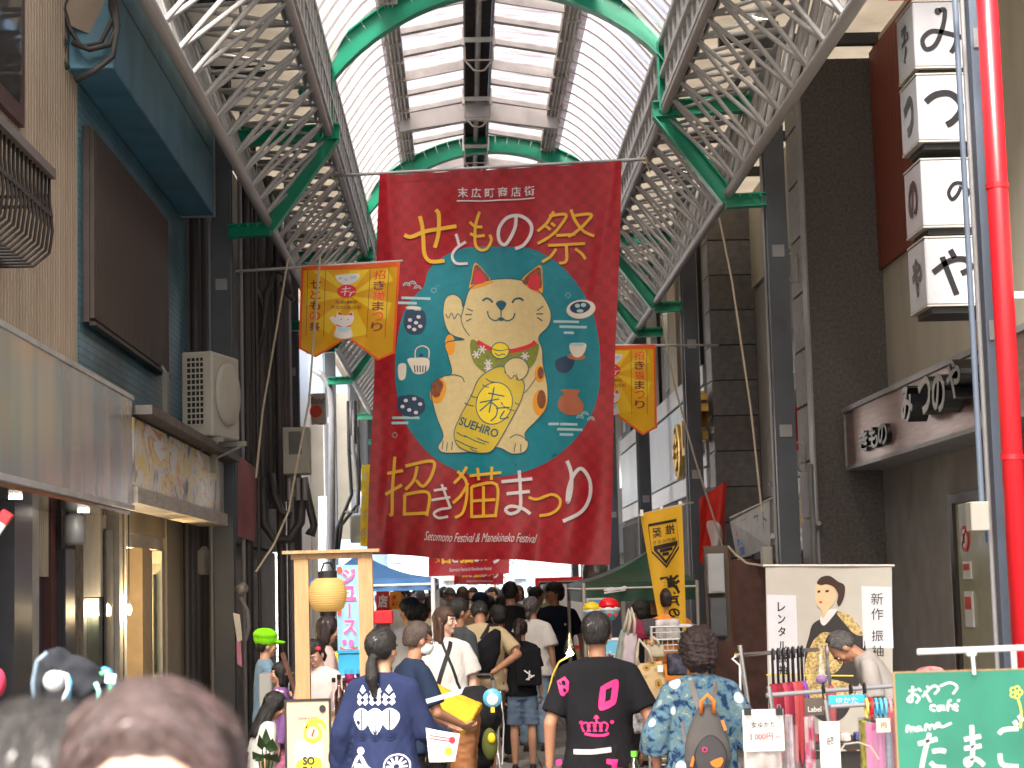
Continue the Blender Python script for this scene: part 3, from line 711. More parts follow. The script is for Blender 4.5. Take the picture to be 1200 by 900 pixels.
    scr(pr, [[(790, 248), (760, 300), (722, 335)], [(770, 268), (842, 262), (810, 320), (770, 360), (722, 388)], [(778, 298), (796, 312)], [(756, 312), (776, 328)],
             [(862, 240), (880, 290), (915, 335), (958, 356)], [(870, 268), (945, 262), (925, 298), (880, 340), (850, 358)], [(800, 352), (880, 348)], [(765, 396), (920, 388)], [(842, 396), (842, 462), (812, 472)], [(800, 410), (775, 445), (740, 468)], [(878, 410), (905, 430), (922, 455)]], 3.4, A)
    scr(pr, [[(120, 422), (110, 560), (108, 660), (98, 660)], [(88, 492), (155, 480)], [(80, 580), (150, 540)], [(165, 462), (280, 440), (275, 500), (240, 545), (210, 520)], [(215, 462), (200, 520), (165, 560)], [(162, 580), (262, 572), (255, 668)], [(162, 580), (160, 668)], [(160, 662), (255, 656)]], 3.6, Bq)
    scr(pr, [[(425, 462), (400, 500), (370, 530)], [(385, 480), (420, 520), (425, 580), (408, 650), (375, 672)], [(430, 530), (400, 580), (365, 612)], [(435, 500), (570, 490)], [(470, 468), (475, 520)], [(530, 465), (528, 520)], [(445, 545), (550, 540), (545, 675)], [(445, 545), (445, 675)], [(445, 605), (545, 602)], [(445, 670), (545, 668)], [(495, 545), (495, 670)]], 3.4, Bq)
    scr(pr, [[(685, 592), (720, 600), (780, 580), (815, 598), (810, 635), (775, 660), (730, 668)]], 3.2, Bq)
    pr.build('yellow_lettering', YEL, t, .0185)
    pr = P()
    scr(pr, [[(378, 345), (388, 380), (392, 402)], [(420, 378), (378, 408), (362, 440), (380, 470), (428, 470)]], 3.2, A)
    scr(pr, [[(632, 268), (626, 320), (590, 385), (562, 372), (560, 320), (595, 272), (650, 265), (692, 300), (694, 345), (665, 390), (628, 406)]], 4, A)
    scr(pr, [[(318, 535), (350, 620), (352, 632), (310, 640), (285, 658), (305, 675), (345, 668)], [(285, 562), (340, 552)], [(275, 602), (355, 588)]], 2.9, Bq)
    scr(pr, [[(645, 480), (650, 560), (648, 640), (610, 662), (588, 645), (610, 630), (660, 640), (692, 662)], [(570, 528), (700, 515)], [(592, 578), (690, 568)]], 3.8, Bq)
    scr(pr, [[(845, 440), (862, 490), (862, 560), (848, 612), (850, 560), (872, 500), (905, 472), (940, 520), (940, 590), (905, 650), (828, 690)]], 4.2, Bq)
    a, b2 = A(385, 192), A(712, 135); pr.text('末 広 町 商 店 街', 537, 219.5, 627, 231.5, .015, rot=-.035); pr.stroke([(536, 237), (627, 233)], 1.6)
    scr(pr, [], 1, A)
    pr.text('Setomono Festival & Manekineko Festival', 499, 625, 629, 635.5, .0, rot=.03, shear=.25)
    pr.build('white_lettering', BWH, t, .0185)
big_banner()
def pennant(corners, D, label, poleL, poleR, clip=None, wob=.02, Dk=0.0, only_right=False, seed=0):
    """small hanging pennant with a notched lower edge; drawn in the units of a 0..100 x 0..130 sheet"""
    TL, TR, BL_, BR_ = [at(x, y, D+Dk*i) for i, (x, y) in enumerate(corners)]
    t = thing('festival_pennant', label, 'pennant', (TL+TR)/2, 0, 'yellow festival pennants on side poles')
    def low(x): return 108+22*(1-abs(abs(x-50)-31)/31) if 19 <= abs(x-50)+0 or True else 0
    def lo(x):  # zigzag foot: points at x=12 and x=70ish
        k = abs(x-50)
        return 100+ (30*(k/33) if k < 33 else 30-12*((k-33)/17))
    def fn(x, y, l):
        u, v = x/100, y/130; p = TL*(1-u)*(1-v)+TR*u*(1-v)+BL_*(1-u)*v+BR_*u*v
        return p+V(0, -l-wob*math.sin(u*7+v*4+seed)*(.3+v)-wob*.6*math.sin(u*15-v*6+seed), .004*math.sin(u*9))
    b = MB(); b.grid(lambda u, v: fn(u*100, v*lo(u*100), 0), 40, 30); b.build('cloth', CLY, t, smooth=True)
    pr = Print(fn, 9)
    pr.poly([(0, 0), (100, 0), (100, 6), (0, 6)])
    pr.stroke([(1.2, 4), (1.2, lo(0))], 2.6, False); pr.stroke([(98.8, 4), (98.8, lo(100))], 2.6, False)
    zz = [(x, lo(x)-1.2) for x in (0, 17, 50, 83, 100)]; pr.stroke(zz, 3, False); pr.build('orange_border', CLO, t, .004)
    pr = Print(fn, 9)
    for k in range(7):
        a0 = k*2*PI/7+.2; a1 = a0+.42; c = (50, 42); far = 60
        P = [c, (c[0]+far*.8*math.cos(a0), c[1]+far*math.sin(a0)), (c[0]+far*.8*math.cos(a1), c[1]+far*math.sin(a1))]
        P = [(min(94, max(6, x)), min(100, max(8, y))) for x, y in P]; pr.poly(P)
    pr.build('ray_print', CLL, t, .004)
    pr = Print(fn, 9); pr.blob([(36, 14), (58, 13), (57, 22), (50, 27), (44, 27), (38, 23)])
    pr.blob([(37, 73), (39, 64), (43, 69), (49, 69), (53, 64), (56, 74), (52, 84), (55, 98), (46, 102), (36, 99), (38, 86), (34, 80), (31, 74), (34, 71)]); pr.build('white_print', BWH, t, .006)
    pr = Print(fn, 9)
    pr.ell(47, 36, 10, 9); pr.blob([(39, 68), (40, 65), (43, 69)]); pr.blob([(50, 69), (53, 65), (54, 70)]); pr.stroke([(38, 83), (46, 86), (53, 83)], 1.6)
    pr.build('red_print', CORAL, t, .007)
    pr = Print(fn, 9); pr.blob([(39, 86), (52, 86), (49, 92), (43, 92)]); 
    for x, y in ((40, 18), (46, 20), (52, 18), (55, 17)): pr.ell(x, y, 2, 2, n=8)
    pr.build('blue_print', SKYP, t, .008)
    pr = Print(fn, 9)
    for st in ([(42, 33), (51, 32)], [(41, 37), (50, 36)], [(46, 29), (45, 42)], [(50, 38), (56, 37)], [(52, 38), (50, 43)]): pr.stroke(st, 1.1)
    pr.build('seal_lettering', BWH, t, .009)
    pr = Print(fn, 9); pr.text('SUEHIRO', 36, 49, 58, 53, .02); pr.text('末広町商店街', 31, 56, 63, 61, 0); pr.stroke([(42, 75), (43, 75)], 1.6); pr.stroke([(49, 75), (50, 75)], 1.6)
    pr.column('きつ', 79, 40, 105, 12, .02) if False else None
    for i, c in enumerate('招き猫まつり'):
        if i % 2: pr.text(c, 74, 10+i*14, 86, 22+i*14, .015)
    for i, c in enumerate('せともの祭'):
        if i % 2 == 0: pr.text(c, 10, 20+i*15, 21, 33+i*15, .015)
    for x0, x1 in ((70, 89), (7, 25)):
        pr.stroke([(x0, 8), (x0, 100)], .5, False); pr.stroke([(x1, 8), (x1, 100)], .5, False)
    pr.build('brown_lettering', BRN, t, .0075)
    pr = Print(fn, 9)
    for i, c in enumerate('招き猫まつり'):
        if i % 2 == 0: pr.text(c, 74, 10+i*14, 86, 22+i*14, .015)
    for i, c in enumerate('せともの祭'):
        if i % 2: pr.text(c, 10, 20+i*15, 21, 33+i*15, .015)
    pr.build('orange_lettering', CLR, t, .0076)
    a, b2 = at(*poleL, D+.02), at(*poleR, D+.02)
    MB().cyl(a, b2, .014, n=10).build('pole', STEEL, t, smooth=True)
    return t
CLY = mat('pennant_yellow', (.86, .46, .01), .5, var=.08, bump=.05, trans=.5); CLO = flat('pennant_orange', (.80, .12, .01), trans=.3); CLL = flat('pennant_lemon', (.88, .66, .03), trans=.35)
BRN = flat('pennant_brown', (.20, .03, .02)); CLR = flat('pennant_vermilion', (.75, .10, .02))
pennant([(353, 313), (469, 307), (350, 418), (462, 424)], 18.6, 'yellow pennant with orange edge hanging left of the red banner', (276, 318), (472, 306), Dk=0, seed=0)
pennant([(672, 405), (768, 404), (672, 507), (770, 511)], 22.5, 'yellow pennant with orange edge partly hidden behind the right of the red banner', (668, 405), (842, 404.5), wob=.008, seed=2)
# second and third red banners far behind
def far_banner(x0, x1, y0, y1, D, label, tilt=0):
    TL, TR, BL_, BR_ = at(x0, y0, D), at(x1, y0, D), at(x0, y1+tilt, D), at(x1, y1, D)
    t = thing('festival_banner', label, 'banner', (TL+TR)/2)
    def fn(x, y, l=0):
        u, v = x/100, y/160; p = TL*(1-u)*(1-v)+TR*u*(1-v)+BL_*(1-u)*v+BR_*u*v; return p+V(0, -l-.05*math.sin(u*9+v*4), .0)
    MB().grid(lambda u, v: fn(u*100, v*160), 30, 30).build('cloth', BRED, t, smooth=True)
    MB().cyl(TL-V(.4, 0, 0), TR+V(.4, 0, 0), .02, n=8).build('pole', STEEL, t)
    pr = Print(fn, 20); pr.ell(50, 80, 42, 46); pr.build('teal_disc', TEAL, t, .008)
    pr = Print(fn, 20); pr.ell(52, 68, 18, 15); pr.blob([(38, 85), (66, 85), (74, 120), (30, 120)]); pr.build('cat_body', CREAMP, t, .012)
    pr = Print(fn, 20); [pr.text(c, a, 20, b, 38, .03) for c, a, b in (('せ', 14, 32), ('も', 40, 50), ('祭', 70, 90))]; pr.text('招', 8, 126, 28, 146, .03); pr.text('猫', 38, 126, 56, 146, .03); pr.text('つ', 66, 134, 76, 144, .03); pr.build('yellow_lettering', YEL, t, .014)
    pr = Print(fn, 20); pr.text('き', 29, 132, 38, 145, .03); pr.text('ま', 56, 128, 67, 145, .03); pr.text('り', 78, 126, 90, 148, .03); pr.text('Setomono Festival & Manekineko Festival', 26, 151, 78, 155, 0, shear=.2); pr.build('white_lettering', BWH, t, .014)
far_banner(502, 597, 512, 672, 50, 'smaller dark red banner hanging behind the huge one further down the arcade', 12-8)
far_banner(532, 590, 590, 685, 56, 'farthest dark red banner low over the distant crowd', 0)
# ================================================================== LEFT FACADES
def tilewall(name, c1, c2, mortar, sc, bw=.5, rh=.25, rough=.35, bump=.6, coords='UV'):
    m = mat(name, c1, rough, bump=0); N, L, p = nodes(m); tc = N.new('ShaderNodeTexCoord')
    mp = N.new('ShaderNodeMapping'); L.new(tc.outputs['Object'], mp.inputs[0]); sx = N.new('ShaderNodeSeparateXYZ'); cx = N.new('ShaderNodeCombineXYZ'); L.new(mp.outputs[0], sx.inputs[0])
    ad = N.new('ShaderNodeMath'); ad.operation = 'ADD'; L.new(sx.outputs[0], ad.inputs[0]); L.new(sx.outputs[1], ad.inputs[1]); L.new(ad.outputs[0], cx.inputs[0]); L.new(sx.outputs[2], cx.inputs[1])
    br = N.new('ShaderNodeTexBrick'); L.new(cx.outputs[0], br.inputs[0]); br.inputs['Scale'].default_value = sc
    br.inputs['Color1'].default_value = (*c1, 1); br.inputs['Color2'].default_value = (*c2, 1); br.inputs['Mortar'].default_value = (*mortar, 1)
    br.inputs['Brick Width'].default_value = bw; br.inputs['Row Height'].default_value = rh; br.inputs['Mortar Size'].default_value = .018
    no = N.new('ShaderNodeTexNoise'); no.inputs['Scale'].default_value = 1.3; no.inputs['Detail'].default_value = 8; L.new(tc.outputs['Object'], no.inputs[0])
    mx = N.new('ShaderNodeMixRGB'); mx.blend_type = 'MULTIPLY'; mx.inputs[0].default_value = .8; L.new(br.outputs[0], mx.inputs[1])
    r = N.new('ShaderNodeValToRGB'); r.color_ramp.elements[0].position = .35; r.color_ramp.elements[0].color = (.45, .4, .38, 1); r.color_ramp.elements[1].position = .6; L.new(no.outputs[0], r.inputs[0]); L.new(r.outputs[0], mx.inputs[2])
    L.new(mx.outputs[0], p.inputs['Base Color']); bp = N.new('ShaderNodeBump'); bp.inputs['Strength'].default_value = bump; bp.inputs['Distance'].default_value = .01; bp.invert = True
    L.new(br.outputs['Fac'], bp.inputs['Height']); L.new(bp.outputs[0], p.inputs['Normal']); return m
BLUET = tilewall('blue_tile', (.06, .18, .25), (.085, .24, .32), (.02, .06, .08), 4, .9, .24)
BLUEP = mat('blue_fascia', (.05, .17, .25), .5, var=.3, vs=1.2, bump=.2, dirt=.5, stretch=(1, 2, 1))
SLAT = mat('brown_shutter', (.055, .040, .032), .55, var=.25, vs=3)
def corr(b, X, y0, y1, z0, z1, pitch, dep, sd=1):
    """corrugated sheet on the plane X, proud towards +sd"""
    n = int(abs(y1-y0)/pitch); vs = []; 
    for i in range(n):
        y = y0+i*pitch
        for dy, dx in ((0, 0), (.25, 0), (.32, dep), (.93, dep), (1, 0)): vs.append((y+dy*pitch, X+dx*sd))
    pts = [V(x, y, z0) for y, x in vs]; m = len(pts); pts2 = [V(x, y, z1) for y, x in vs]
    b.add(pts+pts2, [(i, i+1, m+i+1, m+i) for i in range(m-1)]); return b
XW = -2.9
y98, y225 = 14.3, 19.95
# --- beige corrugated building
t = thing('beige_building', 'beige corrugated metal building with a black balcony rail, leftmost in the picture', 'building', (XW-2, 9, 0))
box('wall', WALLB, t, XW-3, XW-.03, 5, y98, 2.5, 9.5)
b = MB(); corr(b, XW-.02, 5.0, y98, 3.1, 9.5, .085, .018); b.build('corrugated_siding', BEIGE, t)
b = MB(); zt = 3.1
yw0, yw1 = 6.5, YX(22, XW, 60)
box('window_surround', mat('maroon_frame', (.06, .02, .018), .5), t, XW-.1, XW+.04, yw0, yw1, ZH(150, yw1, 20), 7.9)
w_ = box('window', GLASS, t, XW+.041, XW+.05, yw0+.2, yw1-.12, ZH(128, yw1, 20), 7.7)
# balcony railing
rl = thing('balcony_railing', 'black iron balcony railing with bars curling outwards at the foot', 'railing', (XW+.3, 10, 4.2))
yb1 = YX(66, XW+.38, 200); zt, zb = ZH(205, yb1, 60), ZH(312, yb1, 60)
RAILM = mat('railing_iron', (.022, .018, .017), .45)
MB().bb(XW+.30, XW+.38, 6, yb1, zt-.03, zt+.03).build('top_rail', mat('railing_top', (.12, .10, .09), .4), rl)
MB().bb(XW+.33, XW+.36, 6, yb1, zt-.28, zt-.25).build('lower_rail', RAILM, rl)
y = yb1-.02; k = 0
src = None
while y > 6.2 and k < 60:
    if src is None:
        bb = MB(); bb.tube([V(XW+.34, y, zt-.03), V(XW+.34, y, zb+.42), V(XW+.36, y, zb+.22), V(XW+.34, y, zb+.08), V(XW+.24, y, zb+.0), V(XW+.1, y, zb), V(XW, y, zb)], .011, 6); src = bb.build('bar', RAILM, rl, smooth=True)
    else:
        o = src.copy(); COL.objects.link(o); o.location = src.location-V(0, yb1-.02-y, 0)
    y -= .105; k += 1
b = MB(); b.tube([V(XW+.34, yb1, zt-.2), V(XW, yb1, zt-.2)], .012, 6); b.tube([V(XW+.34, yb1, zb+.45), V(XW, yb1, zb+.45)], .012, 6); b.build('end_bar', RAILM, rl)
# --- blue tiled building
t = thing('blue_building', 'blue tiled building with a brown louvred shutter and a boxed blue eave', 'building', (XW-2, 17, 0))
box('wall', BLUET, t, XW-3, XW, y98+.01, y225, 2.6, 9.5)
hb = (XW/-.732)
zbx = 1.75+3.96; XB = -2.55
box('eave_box', BLUEP, t, XW+.002, XB, 13.9, 19.55, zbx, zbx+1.55, .01)
box('eave_top', BLUET, t, XW+.002, XB-.02, 13.9, 19.5, zbx+1.56, 9.4)
box('end_trim', GREY, t, XW+.002, XB+.01, 19.56, 19.6, zbx-.01, zbx+1.6)
b = MB(); b.bb(XB+.001, XB+.004, 14, 19.5, zbx+.62, zbx+.632); b.build('eave_seam', BLACK, t)
# shutter, px 95-187
ys0, ys1 = YX(97, XW, 300), YX(187, XW, 300)
zs0, zs1 = ZH(440, ys1, 187), zbx-.3
sh = box('shutter', SLAT, t, XW+.002, XW+.05, ys0, ys1, zs0, zs1)
k = 0; y = ys0+.02
while y < ys1-.02:
    slab('shutter_slat', SLAT, sh, XW+.051, XW+.085, y, y+.035, zs0+.03, zs1-.02); y += .062
MB().bb(XW+.05, XW+.1, ys0, ys1, zs0-.03, zs0).build('shutter_sill', DARK, t)
# cables at top left
cb = thing('cable_bundle', 'black cables drooping over the corner of the blue eave box', 'cables', at(110, 60, 14.0))
for P in ([(62, -10), (66, 30), (72, 60), (70, 85)], [(70, -10), (80, 30), (95, 55), (118, 50), (133, 20), (128, -10)], [(85, 50), (105, 58), (128, 52), (138, 30), (134, 0)], [(88, 95), (112, 82), (132, 66), (137, 35), (130, 5)], [(66, 20), (76, 50), (72, 70), (80, 80)], [(70, 55), (74, 72), (69, 84)]):
    MB().tube([at(x, y_, 13.8) for x, y_ in P], .02 if P[0][0] < 80 else .024, 7).build('cable', RUBBER, cb, smooth=True)
b = MB(); b.box(at(98, 18, 14.0), (.34, .3, .28), Euler((.2, .3, .5)).to_matrix()); b.build('junction_box', mat('grimy_box', (.25, .2, .15), .7, dirt=.7), cb)
# --- reflective fascia sign 1 (near), X=-2.45
XS = -2.45
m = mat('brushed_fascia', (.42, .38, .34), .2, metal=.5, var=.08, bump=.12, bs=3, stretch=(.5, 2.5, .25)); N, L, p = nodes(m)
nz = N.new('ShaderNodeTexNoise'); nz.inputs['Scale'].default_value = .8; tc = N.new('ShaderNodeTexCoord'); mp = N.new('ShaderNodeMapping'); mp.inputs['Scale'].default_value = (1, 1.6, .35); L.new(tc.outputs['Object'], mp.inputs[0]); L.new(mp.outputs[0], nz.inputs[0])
r = N.new('ShaderNodeValToRGB'); e = r.color_ramp.elements; e[0].position = .3; e[0].color = (.46, .33, .32, 1); e[1].position = .7; e[1].color = (.62, .56, .42, 1); q = e.new(.45); q.color = (.34, .44, .50, 1); q = e.new(.56); q.color = (.56, .54, .54, 1)  # blurry pastel reflections painted into the base colour
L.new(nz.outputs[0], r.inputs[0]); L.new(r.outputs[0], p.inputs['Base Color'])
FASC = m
t = thing('shop_fascia', 'blank brushed metal shop fascia with painted blurry pastel reflections on the left', 'sign', (XS, 10, 2.4))
box('fascia_panel', FASC, t, XS-.3, XS, 6, 14.0, 2.42, 3.2)
for z0, z1 in ((2.38, 2.418), (3.202, 3.235)): box('edge_trim', STEEL, t, XS-.3, XS+.012, 6, 14.03, z0, z1)
box('soffit', mat('polished_soffit', (.25, .23, .2), .12, metal=.9, var=.2, bump=.1, bs=4), t, XW-.02, XS-.02, 6, 14.0, 2.35, 2.379)
for y in (11.2, 13.2): MB().cyl((XS-.2, y, 2.34), (XS-.2, y, 2.349), .04).build('downlight', LAMP, t)
# --- fascia sign 2 with printed food pictures
m = mat('photo_print', (.6, .6, .58), .25, bump=0); N, L, p = nodes(m)
nz = N.new('ShaderNodeTexNoise'); nz.inputs['Scale'].default_value = 2.2; nz.inputs['Detail'].default_value = 5; nz.inputs['Distortion'].default_value = 1.5
tc = N.new('ShaderNodeTexCoord'); mp = N.new('ShaderNodeMapping'); mp.inputs['Scale'].default_value = (1, .8, 1.1); L.new(tc.outputs['Object'], mp.inputs[0]); L.new(mp.outputs[0], nz.inputs[0])
r = N.new('ShaderNodeValToRGB'); e = r.color_ramp.elements; e[0].position = .3; e[0].color = (.05, .05, .05, 1); e[1].position = .75; e[1].color = (.8, .8, .78, 1)
for ps, c in ((.40, (.35, .3, .28)), (.46, (.75, .74, .72)), (.52, (.72, .50, .06)), (.56, (.8, .7, .3)), (.60, (.55, .12, .05)), (.64, (.75, .75, .73))): q = e.new(ps); q.color = (*c, 1)
L.new(nz.outputs[0], r.inputs[0]); L.new(r.outputs[0], p.inputs['Base Color'])
t = thing('shop_fascia', 'printed shop fascia of food pictures under a rusty awning edge', 'sign', (XS, 17, 2.5))
ya, yb = 14.06, 19.35
box('fascia_panel', m, t, XS-.25, XS, ya, yb-.35, 2.57, 3.08)
box('end_panel', GREY, t, XS-.25, XS-.001, yb-.349, yb, 2.57, 3.08)
box('awning_edge', mat('rusty_awning', (.10, .085, .075), .6, var=.3, dirt=.5), t, XS-.4, XS+.14, ya, yb+.2, 3.10, 3.17)
for k in range(6): slab('lower_trim', RUSTY, t, XS-.25, XS+.03, ya+k*.89, ya+k*.89+.87, 2.44, 2.56)
box('soffit', mat('soffit_board', (.30, .22, .15), .6, dirt=.3), t, XW, XS-.26, ya, yb, 2.50, 2.54)
# --- air conditioner
t = thing('air_conditioner', 'cream outdoor air conditioner unit on a bracket beside the left steel pillar', 'air conditioner', (-2.46, 17.6, 3.22), math.radians(-14))
ACW = mat('ac_paint', (.46, .44, .38), .5, var=.05, vs=3, bump=.03, dirt=.08)
b = MB(); b.bb(-.17, .14, 0, .70, 0, .80); b.build('casing', ACW, t, local=True, bevel=.015)
b = MB(); b.bb(-.11, .06, -.006, -.002, .10, .74); b.build('grille_back', BLACK, t, local=True)
for k in range(12): b = MB(); b.bb(-.11, .06, -.018, -.007, .10+k*.054, .115+k*.054); b.build('grille_bar', ACW, t, local=True)
b = MB(); [b.bb(x-.004, x+.004, -.02, -.008, .1, .74) for x in (-.11, -.065, -.02, .02, .06)]; stuff(b.build('grille_upright', ACW, t, local=True))
M = Euler((0, PI/2, 0)).to_matrix(); b = MB(); b.lathe((.14, .36, .42), [(.30, 0), (.30, .03), (.27, .045), (.1, .05), (0, .05)], 28, M); b.build('fan_guard', ACW, t, smooth=True, local=True)
b = MB(); [b.bb(-.16, -.10, y, y+.04, -.3, .0) for y in (.1, .7)]; [b.bb(-.5, .2, y, y+.04, -.05, -.005) for y in (.1, .7)]; [b.tube([V(-.45, y+.02, -.3), V(.15, y+.02, -.05)], .015, 4) for y in (.1, .7)]; b.build('bracket', BOXG, t, local=True)
b = MB(); b.bb(-.36, -.31, .0, .05, -.1, .62); b.tube([V(-.33, .03, .6), V(-.38, .03, .68), V(-.45, .1, .66)], .02, 6); b.build('refrigerant_duct', BOXG, t, local=True)
# --- ground floor shopfronts on the left, between pixel columns read off the photograph
DKC = mat('dark_tile_column', (.035, .037, .048), .35, var=.2); MRN = mat('maroon_paint', (.07, .02, .02), .5)
ROCKY = mat('crumbling_plaster', (.10, .08, .07), .9, var=.5, vs=12, bump=.8, bs=20)
WARMW = mat('lit_birch_panel', (.62, .30, .07), .5, var=.25, vs=2.5, stretch=(2, 2, .8), bump=.05)
FRM = mat('aluminium_frame', (.42, .40, .36), .4, metal=.3); WHT = mat('off_white_boards', (.50, .48, .44), .6)
t = thing('shop_facade', 'row of narrow shop doors and columns under the left fascias', 'shop front', (XW, 14, 0))
def seg(name, m, px0, px1, z0=0, z1=2.5, dx=0, th=.3, lab=None):
    X = XW+dx; a, b_ = YX(px0, X), YX(px1, X); return box(name, m, t, X-th, X, a, b_-.004, z0, z1, label=lab)
box('rear_wall', WALLB, t, XW-2.2, XW-2.0, 8, 20, 0, 2.6)
seg('post', WALLB, -30, 17, dx=.02); seg('column', DKC, 17, 38, dx=.12); seg('door_frame', FRM, 38, 46); seg('door', mat('dark_door', (.03, .02, .03), .4), 46, 60, 0, 1.9+.0, -.05)
b = MB(); corr(b, XW-.03, YX(46, XW), YX(60, XW), 1.9, 2.5, .06, .015); b.build('corrugated_panel', WALLB, t)
seg('door_surround', MRN, 60, 69); seg('door_frame', FRM, 69, 72); seg('column', DARK, 72, 77, dx=.03); seg('column', DKC, 77, 88, 0, 2.1, .05); seg('rough_wall', ROCKY, 88, 98)
seg('boarding', WHT, 98, 125, 1.75, 2.5, -.05); seg('door', WHT, 98, 125, 0, 1.05, -.05)
d = seg('window_frame', FRM, 98, 124, 1.05, 1.74, -.06, .1)
seg('door_glass', GLASS, 103, 120, .2, 1.6, -.04, .01)
seg('shop_window', mat('dim_glass', (.12, .115, .10), .08, var=.2), 125, 140, 0, 2.3, -.02, .02); seg('column', FRM, 140, 144, dx=.02); seg('column', DARK, 144, 146.5, dx=.01); seg('column', WHT, 146.5, 148.5, dx=.02)
seg('interior_panel', WARMW, 148.5, 166, 0, 2.2, -.6, .03); seg('transom', FRM, 148.5, 196, 2.18, 2.30, -.02, .05); seg('lintel', WALLB, 146, 214, 2.30, 2.5, .0, .1)
seg('door_frame', mat('lit_door_frame', (.5, .36, .2), .5), 167, 176, 0, 2.18); seg('glass_door', GLASS, 178, 190, .15, 2.05, -.02, .01); seg('door_frame', FRM, 176, 178.5, 0, 2.17); seg('door_frame', FRM, 190, 196, 0, 2.17); seg('poster', mat('pale_notice', (.45, .4, .33), .7, var=.3, vs=6), 180, 189, 1.0, 1.95, -.05, .01)
seg('pier', WALLB, 196, 216, 0, 2.5, .02)
for px, r in ((219, .035), (225, .05), (232, .06), (240, .05)): X = XW+.08; rod('drain_pipe', CONDUIT, t, V(X, YX(px, X), 0), V(X, YX(px, X), 2.9 if px < 230 else 6), r, 10)
seg('pier', WALLB, 243, 252, 0, 2.7, .05)
b = MB(); Y_ = YX(236, XW+.1); b.lathe((XW+.12, Y_-.1, 1.95), [(.0, 0), (.07, 0), (.08, .02), (.08, .25), (.05, .3), (0, .31)], 12); b.build('meter_cover', GREY, t, smooth=True)
b = MB(); Y_ = YX(84, XW+.1); b.lathe((XW+.14, Y_-.1, 2.12), [(.0, 0), (.07, 0), (.08, .02), (.08, .2), (.0, .25)], 12); b.build('meter_cover', GREY, t, smooth=True)
# bare bulb and warm room light (both lit in the photograph)
Yb = YX(129, XW-.1); c = at(129, 715, Yb)
bt = thing('hanging_bulb', 'small glowing bare bulb hanging behind the left shop window', 'bulb', c)
MB().ell(c, (.022, .022, .045)).build('bulb_glass', lampmat('bulb_glow', (1, .72, .35, 1), 9), bt, smooth=True); MB().cyl(c+V(0, 0, .05), c+V(0, 0, .9), .005, n=5).build('flex', BLACK, bt)
bt.location += V(.16, 0, 0)
bl = bpy.data.lights.new('bulb_light', 'POINT'); bl.energy = 7; bl.color = (1, .74, .42); bl.shadow_soft_size = .05; bo = bpy.data.objects.new('bulb_light', bl); bo.location = c+V(.25, 0, 0); COL.objects.link(bo)
Yl = YX(157, XW-.45)
pl = bpy.data.lights.new('shop_light', 'POINT'); pl.energy = 50; pl.color = (1, .66, .30); pl.shadow_soft_size = .15; po = bpy.data.objects.new('shop_light', pl); po.location = (XW-.42, 18.1, 1.6); COL.objects.link(po)
# red and white thing at the left edge
t = thing('paper_lantern', 'small red and white paper lantern tip at the left edge', 'lantern', at(3, 615, 8))
MB().box(at(0, 618, 8), (.03, .03, .11), Euler((0, .6, 0)).to_matrix()).build('white_band', WHITE, t); MB().box(at(6, 606, 8), (.045, .04, .05), Euler((0, .6, 0)).to_matrix()).build('red_band', REDP, t)
t = tag(MB().ell(at(-4, 800, 7), (.035, .04, .055)).build('paper_flower', mat('rose_cloth', (.30, .01, .04), .9), None, smooth=True), 'rose coloured cloth ball at the left edge', 'decoration')

# ================================================================== BEYOND THE LEFT PILLAR: pipes, boxes, gap, white building
t = thing('passage_wall', 'dark grimy side wall covered with pipes right of the air conditioner', 'wall', (XW-.2, 24, 0))
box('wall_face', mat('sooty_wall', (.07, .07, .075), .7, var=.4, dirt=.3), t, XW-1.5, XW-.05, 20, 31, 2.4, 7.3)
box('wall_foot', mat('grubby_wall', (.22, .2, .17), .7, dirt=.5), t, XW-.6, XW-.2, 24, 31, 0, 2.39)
box('glazed_bay', mat('tiled_bay', (.5, .5, .46), .4, dirt=.2), t, XW-.6, XW-.25, 20.1, 23.98, 0, 2.39)
for px, r, z0, z1, Y in ((291, .05, 0, 7.2, 21), (298, .035, 2.6, 7, 21.2), (308, .075, 2.7, 6.4, 21.5), (318, .06, 2.7, 6.6, 21.7), (329, .05, 0, 6.0, 21.6), (341, .035, 0, 7, 22.4), (336, .06, 2.8, 5.9, 22), (303, .02, 0, 7, 20.8), (285, .025, 0, 7, 20.6)):
    p = at(px, 600, Y); rod('conduit_pipe', CONDUIT if px not in (341, 285) else GREY, t, V(p.x, Y, z0), V(p.x, Y, z1), r, 10)
for P, r in (([(340, 345), (336, 322), (322, 318), (312, 345), (308, 390), (300, 420)], .035), ([(308, 560), (308, 585), (310, 615), (322, 632), (340, 632), (352, 612), (354, 580), (348, 560)], .055), ([(318, 555), (322, 580), (330, 600), (342, 604)], .04), ([(356, 560), (362, 590), (368, 615), (366, 626), (360, 622)], .045), ([(300, 340), (306, 352), (310, 365)], .03), ([(330, 330), (338, 345), (344, 352)], .03)):
    MB().tube([at(x, y_, 21.3) for x, y_ in P], r, 10).build('flexible_duct', CONDUIT, t, smooth=True)
def metalbox(name, label, px0, px1, py0, py1, Y, dep, m=BOXG, parts=True, cat='box', group=None):
    a, b_ = at(px0, py0, Y), at(px1, py1, Y)
    t = thing(name, label, cat, V((a.x+b_.x)/2, Y, b_.z), 0, group)
    box('casing', m, t, a.x, b_.x, Y, Y+dep, b_.z, a.z, .006)
    return t, a, b_
t, a, b_ = metalbox('meter_box', 'cream steel meter box with a dark window above the cable loops', 331, 363, 501, 555, 20.9, .25)
